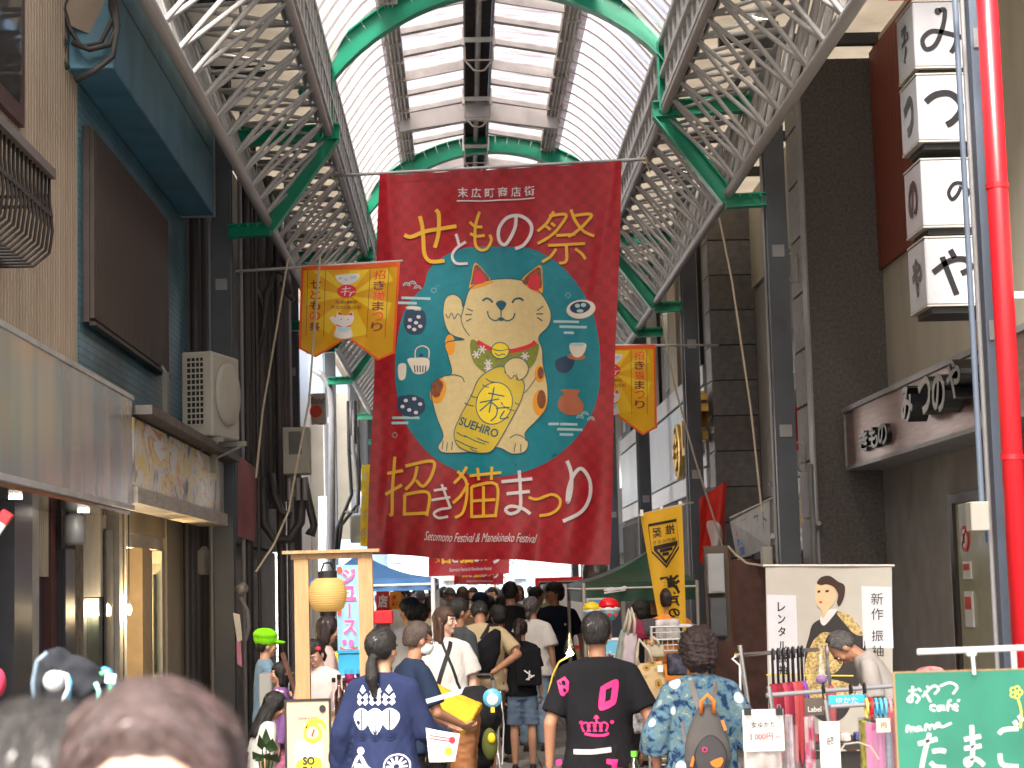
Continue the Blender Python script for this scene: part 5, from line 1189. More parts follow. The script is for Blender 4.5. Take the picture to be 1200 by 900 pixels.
def person(x, y, H, yaw, label, top=None, top_style='short', bottom=None, bottom_style='trousers', hair='short', hairm=HBLK, skin=SKIN,
           lean=0, look=0, nod=0, al=None, ar=None, det=.011, w=1.0, z0=0, seated=False, stance=(.1, .1), feet=(0, 0), group=None, face=True, shoes=True, hide_legs=False, hat=None, sleeve=None, flare=0, tilt=0, belly=0, hairline=0, hairscale=1.0, parted=False):
    """yaw 0 faces away from the camera (+Y). al / ar: (elbow, hand) in body space for left (-x) and right (+x) arms."""
    s = H/1.70
    t = thing('person', label, 'person', (x, y, z0), math.radians(yaw), group)
    hipz = .90 if not seated else .48
    L = math.radians(lean); R3 = Matrix.Rotation(-L, 3, 'X') @ Matrix.Rotation(math.radians(tilt), 3, 'Y'); hip = V(0, 0, hipz)
    def U(p):                                     # upper body, leaning from the hips
        p = Vector(p); q = V(p.x*w, p.y, p.z-.90); return (hip+R3@q)*s
    def Lw(p): p = Vector(p); return V(p.x, p.y, p.z)*s
    nk = V(0, -.005, 1.46); RH = Matrix.Rotation(math.radians(look), 3, 'Z') @ Matrix.Rotation(-math.radians(nod), 3, 'X')
    def Hd(p): return (hip + R3 @ (V(0, nk.y, nk.z-.90) + RH@(Vector(p)-nk)))*s      # head space
    HM = R3 @ RH
    # --- legs
    legs = []
    for sx, f_ in ((-1, feet[0]), (1, feet[1])):
        if seated: a, k_, an = V(sx*.10, 0, .46), V(sx*.13, .40, .48), V(sx*.14, .38, .09)
        else: a, k_, an = V(sx*.085*w, 0, .88), V(sx*stance[0], f_*.5+.02, .48), V(sx*stance[1], f_, .08)
        legs.append((a*s, k_*s, an*s, sx))
    # --- arms
    arms = []
    for sx, spec in ((-1, al), (1, ar)):
        el, hd = spec if spec else ((.215*sx, -.03, 1.11), (.232*sx, .04, .87))
        arms.append((U((.160*sx, -.005, 1.362)), U(el) if w == 1 else U((el[0]/1, el[1], el[2])), U(hd), sx))
    bd = MB(); vx = det
    # torso core (thin, under the clothes), neck and head
    def ring(c, rx, ry, n=20, M=None, up=True):
        return [(U if up else Lw)(V(c[0]+rx*math.cos(2*PI*i/n), c[1]+ry*math.sin(2*PI*i/n), c[2])) for i in range(n)]
    bd.loft([ring((0, 0, .86), .12, .08), ring((0, 0, 1.05), .11, .08), ring((0, 0, 1.3), .14, .085), ring((0, -.01, 1.38), .13, .06), ring((0, -.01, 1.43), .05, .045)])
    bd.limb(U((0, -.012, 1.40)), Hd((0, -.005, 1.53)), .052*s, .050*s)
    E = lambda c, r, M=None: bd.ell(Hd(c), (r[0]*s, r[1]*s, r[2]*s), HM if M is None else HM@M)
    E((0, -.008, 1.605), (.073, .090, .092)); E((0, .026, 1.56), (.057, .058, .066)); E((0, .055, 1.516), (.028, .026, .022))
    E((0, .045, 1.60), (.058, .045, .05)); E((0, .066, 1.622), (.046, .022, .012))
    for sx in (-1, 1):
        E((sx*.075, .0, 1.583), (.010, .020, .031)); E((sx*.036, .064, 1.573), (.022, .022, .02)); bd.limb(U((.02*sx, -.01, 1.43)), U((.14*sx, -.005, 1.365)), .036*s, .036*s, 8, 2)
    if face:
        bd.limb(Hd((0, .084, 1.607)), Hd((0, .103, 1.572)), .007*s, .0125*s, 8, 2); E((0, .078, 1.545), (.022, .014, .010))
    for sh, el, hd, sx in arms:
        bd.limb(sh, el, .046*s, .037*s); bd.limb(el, hd, .038*s, .024*s)
        d = (hd-el).normalized(); side = R3@V(1, 0, 0); side = (side-d*side.dot(d)).normalized(); pn = d.cross(side)
        flat_ = pn; spread = V(0, 0, 0)+side
        # palm + fingers, hand plane roughly containing the forearm and the body's fore-aft axis
        fa = R3@V(0, 1, 0); fa = (fa-d*fa.dot(d)); fa = fa.normalized() if fa.length > .2 else side; inn = d.cross(fa)*(-sx)
        if inn.dot(side)*sx > 0: inn = -inn
        Mh = Matrix((fa, inn, d)).transposed()
        bd.ell(hd+d*.048*s, (.036*s, .015*s, .052*s), Mh, 12, 8); 
        for i, (o_, ln) in enumerate(((-.027, .062), (-.009, .074), (.010, .078), (.028, .070))):
            b0 = hd+d*.085*s+fa*o_*s; b1 = b0+(d*.6*ln+inn*.25*ln)*s; b2 = b1+(d*.30*ln+inn*.5*ln)*s
            bd.limb(b0, b1, .0088*s, .008*s, 8, 2); bd.limb(b1, b2, .008*s, .007*s, 8, 2)
        b0 = hd+d*.03*s+fa*.028*s; b1 = b0+(d*.025+fa*.022+inn*.012)*s; b2 = b1+(d*.028+inn*.012)*s
        bd.limb(b0, b1, .0115*s, .010*s, 8, 2); bd.limb(b1, b2, .010*s, .0085*s, 8, 2)
    if not hide_legs:
        for a, k_, an, sx in legs: bd.limb(a, k_, .068*s, .048*s); bd.limb(k_, k_+(an-k_)*.3+V(0, -.015*s, 0), .048*s, .050*s); bd.limb(k_+(an-k_)*.3+V(0, -.015*s, 0), an, .050*s, .034*s); bd.limb(an, an+V(0, .15, -.045)*s, .034*s, .022*s)
    co, fs = remesh(bd, vx*s*.75 if vx < .012 else vx*s, 2)
    body = link_mesh('body', [tuple(c) for c in co], fs, skin, t, smooth=True, local=True)
    # --- face details
    if face:
        for sx in (-1, 1):
            MB().ell(Hd((sx*.031, .079, 1.598)), (.0145*s, .008*s, .0065*s), HM, 10, 6).build('eye', EYEW, t, True, True)
            MB().ell(Hd((sx*.031, .0845, 1.598)), (.006*s, .004*s, .006*s), HM, 8, 6).build('iris', EYED, t, True, True)
            b = MB(); b.tube([Hd((sx*.014, .089, 1.615)), Hd((sx*.032, .088, 1.620)), Hd((sx*.050, .077, 1.614))], .0036*s, 5); b.build('eyebrow', BROW, t, True, True)
        MB().ell(Hd((0, .089, 1.545)), (.021*s, .008*s, .0065*s), HM, 10, 6).build('lips', LIP, t, True, True)
    # --- shirt
    if top is not None:
        sb = MB(); hem = {'short': .84, 'long': .84, 'tank': .84, 'dress': .52, 'coat': .62, 'loose': .80, 'crop': .95}[top_style]
        bl = .02 if top_style in ('loose', 'coat', 'dress') else 0
        rings = []
        prof = [(1.462, .066, .062, -.008), (1.435, .105, .076, -.008), (1.405, .150, .088, -.008), (1.33, .180, .106, -.002), (1.22, .178+bl*.3, .118, 0), (1.08, .166+bl*.8, .118+belly, belly*.6), (.97, .176+bl, .124+bl*.5+belly, belly*.5), (.88, .188+bl*1.2, .136+bl*.6, 0)]
        for z, rx, ry, yo in prof:
            if z > hem: rings.append(ring((0, yo, z), rx, ry, 28))
        if hem < .86:
            rings.append([p for p in ring((0, 0, max(hem, .84)), .192+bl*1.3+flare*.2, .138+bl*.7, 28)])
        sb.loft(rings[::-1])
        for sx in (-1, 1): sb.limb(U((.05*sx, -.01, 1.415)), U((.158*sx, -.006, 1.372)), .052*s, .056*s, 12, 2)
        if hem < .8:
            rr = [ring((0, 0, .88), .18+bl, .122+bl*.6, 28, up=not seated)]
            for z in (.75, .62, .52):
                if z >= hem-.01: q = (.88-z)/.36; rr.append([V(p.x, p.y, p.z) for p in ring((0, -.0, z), .19+bl+.06*q+flare*q, .13+bl+.04*q+flare*q*.6, 28, up=False)])
            if len(rr) > 1: sb.loft(rr[::-1])
        for sh, el, hd, sx in arms:
            sl = sleeve or ('long' if top_style in ('coat', 'long') else 'none' if top_style == 'tank' else 'half')
            if sl == 'none': continue
            wd = 1.25 if top_style in ('coat', 'loose', 'dress') else 1
            if sl == 'half': e2 = sh+(el-sh)*.80; sb.limb(sh, sh+(el-sh)*.4, .060*s, .068*s*wd, 14, 3); sb.cyl(sh+(el-sh)*.35, e2, .067*s*wd, .074*s*wd, 14)
            elif sl == 'elbow': sb.limb(sh, el, .060*s, .068*s*wd, 14, 3); sb.cyl(el, el+(hd-el)*.35, .067*s*wd, .075*s*wd, 14)
            else: sb.limb(sh, el, .060*s, .056*s*wd, 14, 3); sb.limb(el, el+(hd-el)*.3, .056*s*wd, .056*s*wd, 14, 2); sb.cyl(el+(hd-el)*.2, el+(hd-el)*.9, .055*s*wd, (.05 if wd == 1 else .085)*s, 14)
        co, fs = remesh(sb, vx*1.05*s, 3); nn = normals(co, fs)
        q = co.copy(); q[:, 2] *= .55
        # folds: fewer on the shoulders, more towards the waist and along the sleeves
        amt = np.clip((1.42*s-co[:, 2])/.5, .15, 1)*.0085*s*(1.5 if top_style in ('loose', 'coat', 'dress') else 1)
        n1 = npnoise(q, 22/s, 3+int(abs(x*10)) % 40); ridge = 1-2*np.abs(n1); co = co+nn*(amt*(ridge*.6+.5*npnoise(q, 50/s, 9)))[:, None]
        link_mesh('shirt' if top_style not in ('dress', 'coat') else top_style, [tuple(c) for c in co], fs, top, t, smooth=True, local=True)
        cr = [U((.062*math.cos(a), -.008+.056*math.sin(a), 1.447-.012*math.sin(a))) for a in [2*PI*i/20 for i in range(21)]]
        if face or vx < .012: MB().tube(cr, .007*s, 6).build('collar', top, t, True, True)
    # --- trousers / shorts / skirt
    if bottom is not None:
        tb = MB(); u_ = not seated
        if seated: tb.limb(Lw((-.07, -.02, .50)), Lw((.07, -.02, .50)), .13*s, .13*s, 14, 3)
        else: tb.loft([ring((0, 0, .80), .150*w, .102, 24, up=False), ring((0, 0, .90), .155*w, .104, 24, up=False), ring((0, 0, 1.0), .135, .092, 24), ring((0, 0, 1.03), .13, .088, 24)])
        if bottom_style == 'skirt': tb.loft([ring((0, 0, .42), .25, .2, 24, up=False), ring((0, 0, .90), .165, .115, 24, up=False), ring((0, 0, 1.0), .145, .102, 24)])
        else:
            for a, k_, an, sx in legs:
                m_ = 1.0 if bottom_style != 'wide' else 1.25
                if bottom_style == 'shorts': tb.limb(a, a+(k_-a)*.5, .093*s*w, .09*s, 14, 3); tb.cyl(a+(k_-a)*.4, a+(k_-a)*.92, .09*s, .09*s, 14)
                else: tb.limb(a, k_, .088*s*w, .070*s*m_, 14, 3); tb.limb(k_, k_+(an-k_)*.5, .070*s*m_, .066*s*m_, 14, 2); tb.cyl(k_+(an-k_)*.3, k_+(an-k_)*.97, .067*s*m_, .060*s*m_, 14)
        co, fs = remesh(tb, vx*1.15*s, 3); nn = normals(co, fs); q = co.copy(); q[:, 2] *= 1.3
        co = co+nn*(.006*s*(1-2*np.abs(npnoise(q, 20/s, 5))))[:, None]
        link_mesh({'skirt': 'skirt', 'shorts': 'shorts'}.get(bottom_style, 'trousers'), [tuple(c) for c in co], fs, bottom, t, smooth=True, local=True)
    if shoes and not hide_legs:
        for a, k_, an, sx in legs:
            b = MB(); b.limb(an+V(0, -.03, -.04)*s, an+V(sx*.01, .16, -.052)*s, .036*s, .032*s, 12, 3); b.bb(an.x-.04*s, an.x+.04*s, an.y-.06*s, an.y+.17*s, an.z-.08*s, an.z-.062*s)
            co, fs = remesh(b, .011*s, 2); link_mesh('shoe', [tuple(c) for c in co], fs, SHOE, t, smooth=True, local=True)
    # --- hair
    if hair != 'none':
        hb = MB(); P = lambda c, r, M=None: hb.ell(Hd(c), (r[0]*s, r[1]*s, r[2]*s), HM if M is None else HM@M, 24, 16)
        P((0, -.014, 1.622), (.085*hairscale, .103*hairscale, .102))
        zf = 1.645; zs = 1.60; znape = 1.535
        if hair in ('short', 'balding', 'buzz'): P((0, -.045, 1.585), (.073, .068, .07))
        if hair == 'fluffy': P((0, -.01, 1.64), (.094, .108, .096)); P((0, -.04, 1.59), (.085, .078, .08)); zf = 1.64; znape = 1.52
        if hair == 'curly': P((0, -.01, 1.625), (.115, .122, .112)); P((0, -.05, 1.57), (.10, .09, .09)); znape = 1.47
        if hair in ('bob', 'long'):
            znape = 1.0; lo = 1.47 if hair == 'bob' else 1.28
            for sx in (-1, 1): hb.limb(Hd((sx*.066, -.01, 1.60)), Hd((sx*.074, -.005, lo+.02)), .030*s, .022*s)
            hb.loft([[Hd((.088*k*math.cos(a), -.022+.078*k*math.sin(a), z)) for a in [PI+PI*i/12 for i in range(13)]+[2*PI-PI*i/12 for i in range(13)] for k in [k0 if a <= 2*PI else k0]] if False else
                     [Hd((rx*math.cos(2*PI*i/20), -.040+ry*math.sin(2*PI*i/20), z)) for i in range(20)] for z, rx, ry in ((lo, .080, .040), (lo+.05, .088, .052), (1.56, .086, .062), (1.62, .08, .066))])
        if hair in ('pony', 'lowpony', 'bun'):
            P((0, -.04, 1.59), (.072, .066, .07))
            if hair == 'pony': hb.ell(Hd((0, -.12, 1.64)), (.03*s, .03*s, .03*s)); hb.tube([Hd((0, -.125, 1.63)), Hd((0, -.15, 1.56)), Hd((.0, -.14, 1.46)), Hd((0, -.12, 1.36))], [.03*s, .04*s, .034*s, .01*s], 10)
            if hair == 'lowpony': hb.tube([Hd((0, -.095, 1.56)), Hd((.005, -.12, 1.52)), Hd((.012, -.125, 1.44)), Hd((.02, -.115, 1.33))], [.022*s, .032*s, .040*s, .014*s], 10)
            if hair == 'bun': hb.ell(Hd((0, -.115, 1.60)), (.045*s, .038*s, .045*s)); hb.tube([Hd((.0, -.1, 1.57)), Hd((-.01, -.11, 1.50)), Hd((0, -.09, 1.45))], [.03*s, .025*s, .008*s], 8)
        co, fs = remesh(hb, .0075*s if vx < .012 else vx*.8*s, 2)
        inv = HM.inverted(); hc = (co/s-np.array(hip+R3@V(0, nk.y, nk.z-.90)))@np.array(inv).T+np.array(nk)
        # carve the face, ears and nape, then comb
        c0 = np.array([0, -.008, 1.60]); d = hc-c0; ang = np.arctan2(d[:, 0], -d[:, 1])
        face_m = (hc[:, 1] > .028) & (hc[:, 2] < zf+.012*np.cos(ang*3)+max(hairline, 0)); side_m = (hc[:, 1] > -.02) & (hc[:, 2] < zs-.01) & (hair not in ('bob', 'long', 'curly'))
        if hair in ('bob', 'long'): face_m &= (np.abs(hc[:, 0]) < .058)
        if hair == 'balding': face_m |= (hc[:, 1] > .0) & (hc[:, 2] > 1.60) & (np.abs(hc[:, 0]) < .055) | (hc[:, 1] > .03)
        if hairline: face_m &= (hc[:, 2] < zf+hairline-.045*(np.abs(hc[:, 0])/.06)**2)
        nape_m = hc[:, 2] < znape
        if hair in ('pony', 'lowpony', 'bun'): nape_m &= hc[:, 1] > -.09
        k_ = np.where(face_m | side_m | nape_m, .80, 1.0)
        amp = {'curly': .010, 'fluffy': .006, 'bob': .003, 'long': .003}.get(hair, .0028)
        if hair == 'curly': nz = .9*npnoise(hc, 45, 4)+.55*npnoise(hc, 120, 5)+.4*npnoise(hc, 260, 8)
        else: nz = np.sin(ang*46+6*npnoise(hc, 12, 1))*.5+.6*npnoise(hc*np.array([1, 1, .35]), 90, 2)+.6*npnoise(hc, 30, 6)
        # clumps and loose ends instead of a smooth cap
        hc2 = c0+d*(k_*(1+amp*nz/.09*(k_ == 1)))[:, None]
        base = hip+R3@V(0, nk.y, nk.z-.90); A3 = np.array(HM)
        out = ((hc2-np.array(nk))@A3.T+np.array(base))*s
        link_mesh('hair', [tuple(c) for c in out], fs, hairm, t, smooth=True, local=True)
        if vx < .0125:   # locks combed over the surface, away from the crown
            from mathutils.bvhtree import BVHTree
            bv = BVHTree.FromPolygons([tuple(c) for c in out], fs); rs = random.Random(int(x*100)+5); idx = [i for i in range(len(out)) if k_[i] == 1]
            if not idx: idx = list(range(len(out)))
            crown = HM@V(0, -.6, 1); cc = Vector(list((c0-np.array(nk))@A3.T+np.array(base)))*s; nl = {'long': 520, 'bob': 480, 'curly': 700}.get(hair, 380)
            if vx < .0085: nl = 1500
            for part, mm in (('hair_locks', hairm), ('light_locks', lighter(hairm))):
                st = MB()
                for i in rs.sample(idx, min(len(idx), int(nl*(.7 if part == 'hair_locks' else .3)))):
                    p = Vector(out[i]); ln = rs.uniform(.5, 1.3)*{'short': .035, 'buzz': .008, 'balding': .03, 'fluffy': .05, 'curly': .035}.get(hair, .11)*s; wd = rs.uniform(.6, 1.4)*(.0022 if hair != 'curly' else .0012)*s*(.8 if vx < .0085 else 1); P = []
                    rnd = V(rs.uniform(-1, 1), rs.uniform(-1, 1), rs.uniform(-1, 1))*(.25 if hair != 'curly' else 1.6)
                    for q in range(6):
                        h = bv.find_nearest(p)
                        if h[0] is None: break
                        n_ = h[1]; P.append((h[0]+n_*(.0015+.0025*math.sin(q*.6))*s*(1.6 if hair in ('fluffy', 'curly') else 1), n_))
                        d_ = (p-cc).normalized()*.2-crown*.35+HM@V(0, 0, -.9)+rnd
                        if parted: d_ = HM@V(math.copysign(1.1, (HM.inverted()@(p-cc)).x), .1, -.6)+rnd*.5
                        if hair in ('pony', 'bun', 'lowpony') : d_ = HM@V(0, -1, -.35)+rnd*.4
                        if hair == 'curly': d_ = rnd+V(math.sin(q*2.2), math.cos(q*2.6), math.sin(q*3))*1.2
                        d_ = d_-n_*d_.dot(n_); p = h[0]+d_.normalized()*ln/5
                    if len(P) < 4: continue
                    vs = []; m_ = len(P)
                    for q, (pp, n_) in enumerate(P):
                        tg = (P[min(q+1, m_-1)][0]-P[max(q-1, 0)][0]); sd_ = tg.cross(n_)
                        sd_ = (sd_.normalized() if sd_.length > 1e-7 else V(1, 0, 0))*wd*(1-.85*abs(2*q/(m_-1)-.9)); vs += [pp-sd_, pp+sd_]
                    st.add(vs, [(2*q, 2*q+1, 2*q+3, 2*q+2) for q in range(m_-1)])
                if st.v: stuff(st.build(part, mm, t, True, True))
    t['_s'] = s
    class R: pass
    r = R(); r.t, r.U, r.Hd, r.s, r.HM, r.R3, r.arms, r.Lw = t, U, Hd, s, HM, R3, arms, Lw
    return r
def local_print(r, fn, mat_, name, build, lift=0, ml=.05):
    pr = Print(fn, ml); build(pr)
    bm = bmesh.new(); bv = [bm.verts.new((a, b, 0)) for a, b in pr.v]
    for f in pr.f:
        try: bm.faces.new([bv[i] for i in f])
        except ValueError: pass
    bmesh.ops.triangulate(bm, faces=bm.faces)
    for _ in range(4):
        es = [e for e in bm.edges if e.calc_length() > ml]
        if not es: break
        bmesh.ops.subdivide_edges(bm, edges=es, cuts=1); bmesh.ops.triangulate(bm, faces=bm.faces)
    bm.verts.index_update(); vs = [(v.co.x, v.co.y) for v in bm.verts]; fs = [tuple(v.index for v in f.verts) for f in bm.faces]; bm.free()
    # wrap on the garment: shoot rays onto it from outside
    garment = [o for o in r.t.children if o.name.split('.')[0] in ('shirt', 'coat', 'dress')][0]
    from mathutils.bvhtree import BVHTree
    bt = BVHTree.FromPolygons([v.co for v in garment.data.vertices], [tuple(p.vertices) for p in garment.data.polygons])
    out = []
    for a, b in vs:
        o_, d_ = fn(a, b); h = bt.ray_cast(o_, d_)
        out.append((h[0]-d_*(.003+lift)) if h[0] is not None else o_+d_*.12)
    return link_mesh(name, out, fs, mat_, r.t, smooth=True, local=True)
def strap(r, pts, wd, mat_, name='strap', back=True, th=.006):
    """a strap wrapped on the body: points in upright body space, pushed out to the garment"""
    from mathutils.bvhtree import BVHTree
    g = [o for o in r.t.children if o.name.split('.')[0] in ('shirt', 'coat', 'dress')][0]
    bt = BVHTree.FromPolygons([v.co for v in g.data.vertices], [tuple(p.vertices) for p in g.data.polygons])
    P = [r.U(p) for p in pts]; Q = []
    for i in range(len(P)-1):
        for k in range(6): Q.append(P[i].lerp(P[i+1], k/6))
    Q.append(P[-1]); W = []
    for p in Q:
        ax = r.U((0, 0, 1.2)); ax0 = r.R3@V(0, 0, 1); c = ax+ax0*((p-ax).dot(ax0)); d = (p-c)
        if d.length < 1e-4: d = V(0, -1, 0)
        d.normalize(); h = bt.ray_cast(c+d*.6, -d); q = h[0]+d*th if h[0] is not None else p
        W.append((q, d))
    vs = []; n = len(W)
    for i, (q, d) in enumerate(W):
        tg = (W[min(i+1, n-1)][0]-W[max(i-1, 0)][0]).normalized(); sd_ = tg.cross(d).normalized()*wd/2*r.s
        vs += [q-sd_, q+sd_, q+sd_-d*.012, q-sd_-d*.012]
    fs = []
    for i in range(n-1):
        for k in range(4): fs.append((i*4+k, i*4+(k+1) % 4, (i+1)*4+(k+1) % 4, (i+1)*4+k))
    return link_mesh(name, vs, fs, mat_, r.t, smooth=False, local=True)
# ------------------------------------------------------------------ the people in the photograph
def X0(px, Y): return at(px, 700, Y).x
BTEE = fabric('black_jersey', (.010, .010, .012)); NTEE = fabric('navy_jersey', (.012, .016, .032)); WTEE = fabric('white_jersey', (.62, .60, .56)); BGTEE = fabric('sand_jersey', (.44, .34, .20)); GRT = fabric('grey_shirt', (.34, .32, .30)); YT = fabric('mustard_jersey', (.70, .40, .03)); ORT = fabric('orange_jersey', (.75, .27, .05))
JEAN = fabric('dark_jeans', (.03, .035, .05)); BPANT = fabric('black_trousers', (.012, .012, .014)); BRSH = fabric('brown_shorts', (.10, .065, .045)); KHK = fabric('khaki', (.25, .2, .13)); CREAMT = fabric('cream_shirt', (.52, .44, .32)); BLT = fabric('blue_grey_shirt', (.14, .22, .30)); PKT = fabric('pink_jersey', (.55, .18, .30)); PRT = fabric('purple_jersey', (.22, .10, .28))
PINK = flat('magenta_print', (.80, .01, .14)); STRAPB = mat('black_webbing', (.012, .012, .014), .7)
# --- lady in the happi coat
HAPPI = fabric('indigo_happi', (.016, .023, .062), bump=.5)
Hh = ZH(740, 10, 440)
r = person(X0(447, 10), 10, Hh, -12, 'woman in a navy festival coat with white crests and a ponytail', HAPPI, 'coat', BPANT, hair='lowpony', hairm=HBLK, look=-22, al=((-.24, -.02, 1.12), (-.27, .08, .92)), ar=((.23, .05, 1.12), (.30, .30, 1.02)), det=.009, w=1.02, hairscale=1.06)
def backproj(r, yaw_back=0):
    """drawing units: metres across (x, +right) and height z in upright body space, shot from behind"""
    def f(a, b): o_ = r.U((a, -.8, b)); return o_, r.R3@V(0, 1, 0)
    return f
def pb_kiri(pr):
    for cx, cy, k in ((-.0, 1.245, 1),):
        for dx, n, h in ((0, 3, .062), (-.045, 2, .045), (.045, 2, .045)):
            for i in range(n):
                for s_ in (-1, 1): q_, z_ = cx+dx*1.25+s_*.013, cy+.022+i*.022; pr.poly([(q_-.013, z_), (q_, z_-.012), (q_+.013, z_), (q_+s_*.006, z_+.017)])
            q_, z_ = cx+dx*1.25, cy+.024+n*.024; pr.poly([(q_-.014, z_), (q_, z_-.014), (q_+.014, z_), (q_, z_+.024)])
        for dx, ry in ((0, .062), (-.06, .045), (.06, .045)):
            pr.blob([(cx+dx, cy-.0), (cx+dx+.034, cy-.02), (cx+dx+.036, cy-.05), (cx+dx+.012, cy-.04-ry), (cx+dx-.012, cy-.04-ry), (cx+dx-.036, cy-.05), (cx+dx-.034, cy-.02)])
f = backproj(r)
SC = lambda pr: [pr.v.__setitem__(i, (v[0]*1.4-.02, 1.2+(v[1]-1.2)*1.4)) for i, v in enumerate(pr.v)]
local_print(r, f, BWH, 'crest_print', lambda pr: (pb_kiri(pr), SC(pr)))
local_print(r, f, HAPPI, 'crest_veins', lambda pr: [pr.arc(dx, 1.16, .008+k*.009, .02+k*.012, 200, 340, .005) for dx in (0, -.06, .06) for k in range(3)]+[pr.stroke([(dx, 1.24), (dx, 1.13)], .005) for dx in (0, -.06, .06)]+[SC(pr)], .003)
def pb_low(pr):
    for k in range(12): a = k*PI/6; pr.stroke([(.10+.016*math.cos(a), .93+.016*math.sin(a)), (.10+.055*math.cos(a), .93+.055*math.sin(a))], .011)
    pr.arc(.10, .93, .068, .068, 0, 360, .008, 30); pr.arc(.10, .93, .018, .018, 0, 360, .006)
    for o_ in (0, .05): pr.stroke([(-.17, .90-o_), (-.12, .99-o_), (-.07, .93-o_), (.0, .88-o_), (.03, .80-o_)], .022)
    pr.ell(-.11, 1.02, .022, .022); pr.stroke([(-.02, .82), (.04, .90), (.1, .84), (.16, .78)], .02)
local_print(r, f, BWH, 'hem_print', pb_low)
def paper(name, label, corners, D, mats, cat='leaflet', bend=.02, dk=0):
    P = [at(x, y, D+dk*i) for i, (x, y) in enumerate(corners)]
    t = thing(name, label, cat, P[0])
    fn = lambda u, v, l=0: P[0]*(1-u)*(1-v)+P[1]*u*(1-v)+P[3]*u*v+P[2]*(1-u)*v+V(0, -l-bend*math.sin(u*PI), 0)
    b = MB(); b.grid(fn, 8, 6); b.build('sheet', mats, t, smooth=True); return t, fn
PAPER = flat('glossy_paper', (.72, .68, .62), .3)
t, fn = paper('leaflet', 'printed leaflet held low by the woman in the festival coat', [(499, 853), (539, 860), (503, 893), (533, 892)], 9.7, PAPER)
pr = Print(fn, .3); [pr.stroke([(.1, .2+.09*k), (.85, .2+.09*k)], .035, False) for k in range(2)]; pr.ell(.8, .25, .1, .12); pr.build('red_print', CORAL, t, .004)
pr = Print(fn, .3); [pr.stroke([(.1, .5+.09*k), (.6, .5+.09*k)], .02, False) for k in range(4)]; pr.ell(.72, .65, .13, .15); pr.build('orange_print', ORANGEP, t, .004)
pr = Print(fn, .3); [pr.text(c, .25+.13*i, .04, .36+.13*i, .15) for i, c in enumerate('末広町')]; pr.build('black_print', DARK, t, .004)
# --- man in the black T-shirt with pink print
Hb = ZH(720, 10, 700)
rb = person(X0(698, 10), 10.0, Hb, -4, 'man in a black T-shirt with a pink crown and pink numbers on the back', BTEE, 'short', JEAN, hair='short', skin=SKIN2, look=-12, al=((-.245, -.04, 1.10), (-.255, .03, .86)), ar=((.25, -.06, 1.12), (.215, .10, .93)), det=.009, w=1.13, belly=.03)
f = backproj(rb)
def num0(pr):
    pr.blob([(.020, 1.305), (.075, 1.335), (.100, 1.325), (.088, 1.225), (.070, 1.195), (.015, 1.170), (-.002, 1.190), (.008, 1.285)], 3)
local_print(rb, f, PINK, 'pink_number', num0)
local_print(rb, f, BTEE, 'number_counter', lambda pr: pr.poly([(.036, 1.285), (.068, 1.298), (.058, 1.228), (.030, 1.215)]), .0025)
def crown(pr):
    pr.stroke([(-.075, 1.045), (-.03, 1.035), (.02, 1.035), (.045, 1.045)], .014)
    for k in range(4): x = -.068+k*.03; pr.stroke([(x-.01, 1.055), (x-.02, 1.09), (x, 1.105), (x+.018, 1.09), (x+.008, 1.055)], .009)
    for x, y in ((-.09, 1.105), (-.015, 1.135), (.062, 1.105)): pr.ell(x, y, .010, .010)
    pr.stroke([(-.015, 1.10), (-.015, 1.145)], .009); pr.stroke([(-.028, 1.13), (-.002, 1.13)], .008)
local_print(rb, f, PINK, 'pink_crown', crown)
local_print(rb, f, PINK, 'pink_letters', lambda pr: [pr.poly([(-.205, 1.335), (-.165, 1.36), (-.145, 1.33), (-.15, 1.28), (-.175, 1.25), (-.19, 1.26)]), pr.poly([(.03, .905), (.085, .90), (.078, .86), (.11, .85), (.10, .815), (.045, .83), (.055, .87), (.028, .88)]), pr.poly([(-.21, .95), (-.185, .96), (-.18, .935), (-.205, .925)])])
local_print(rb, f, BTEE, 'letter_gaps', lambda pr: [pr.ell(-.172, 1.325, .010, .016, .3), pr.ell(-.168, 1.285, .008, .012, .3)], .0025)
strap(rb, [(-.17, -.12, .945), (-.05, -.16, .945), (.06, -.15, .955)], .028, mat('reflective_tape', (.45, .45, .42), .35), 'reflective_strap')
c = rb.t.location+V(.16, -.19, .78*rb.s)
t = thing('drink_bottle', 'small clear bottle with a green cap in the pocket of the man in black', 'bottle', c)
MB().lathe(c, [(.0, 0), (.03, .005), (.032, .05), (.03, .09), (.016, .115), (.014, .13)], 14).build('bottle_body', glassmat('green_tint', (.6, .8, .5, 1), .7), t, smooth=True); MB().cyl(c+V(0, 0, .13), c+V(0, 0, .158), .017, n=12).build('cap', mat('lime_plastic', (.15, .65, .05), .4), t)
# clip lamp, lit in the photograph
c = at(668, 766, 10.4)
t = thing('clip_lamp', 'glowing clip lamp on a curved wire at the shoulder of the man in black', 'lamp', c)
MB().lathe(c, [(.0, -.012), (.016, -.008), (.02, 0), (.012, .012), (0, .014)], 14).build('lamp_bulb', lampmat('amber_glow', (1, .70, .18, 1), 60), t, smooth=True)
MB().lathe(c+V(0, .02, 0), [(.034, 0), (.033, .02), (.02, .07), (.004, .115), (.0, .116)], 14).build('clear_hood', PLASTIC, t, smooth=True)
MB().tube([at(x, y, 10.4) for x, y in ((668, 768), (655, 776), (648, 790), (643, 810), (640, 835))], .006, 6).build('wire', mat('gold_wire', (.6, .45, .1), .3, metal=.6), t, smooth=True)
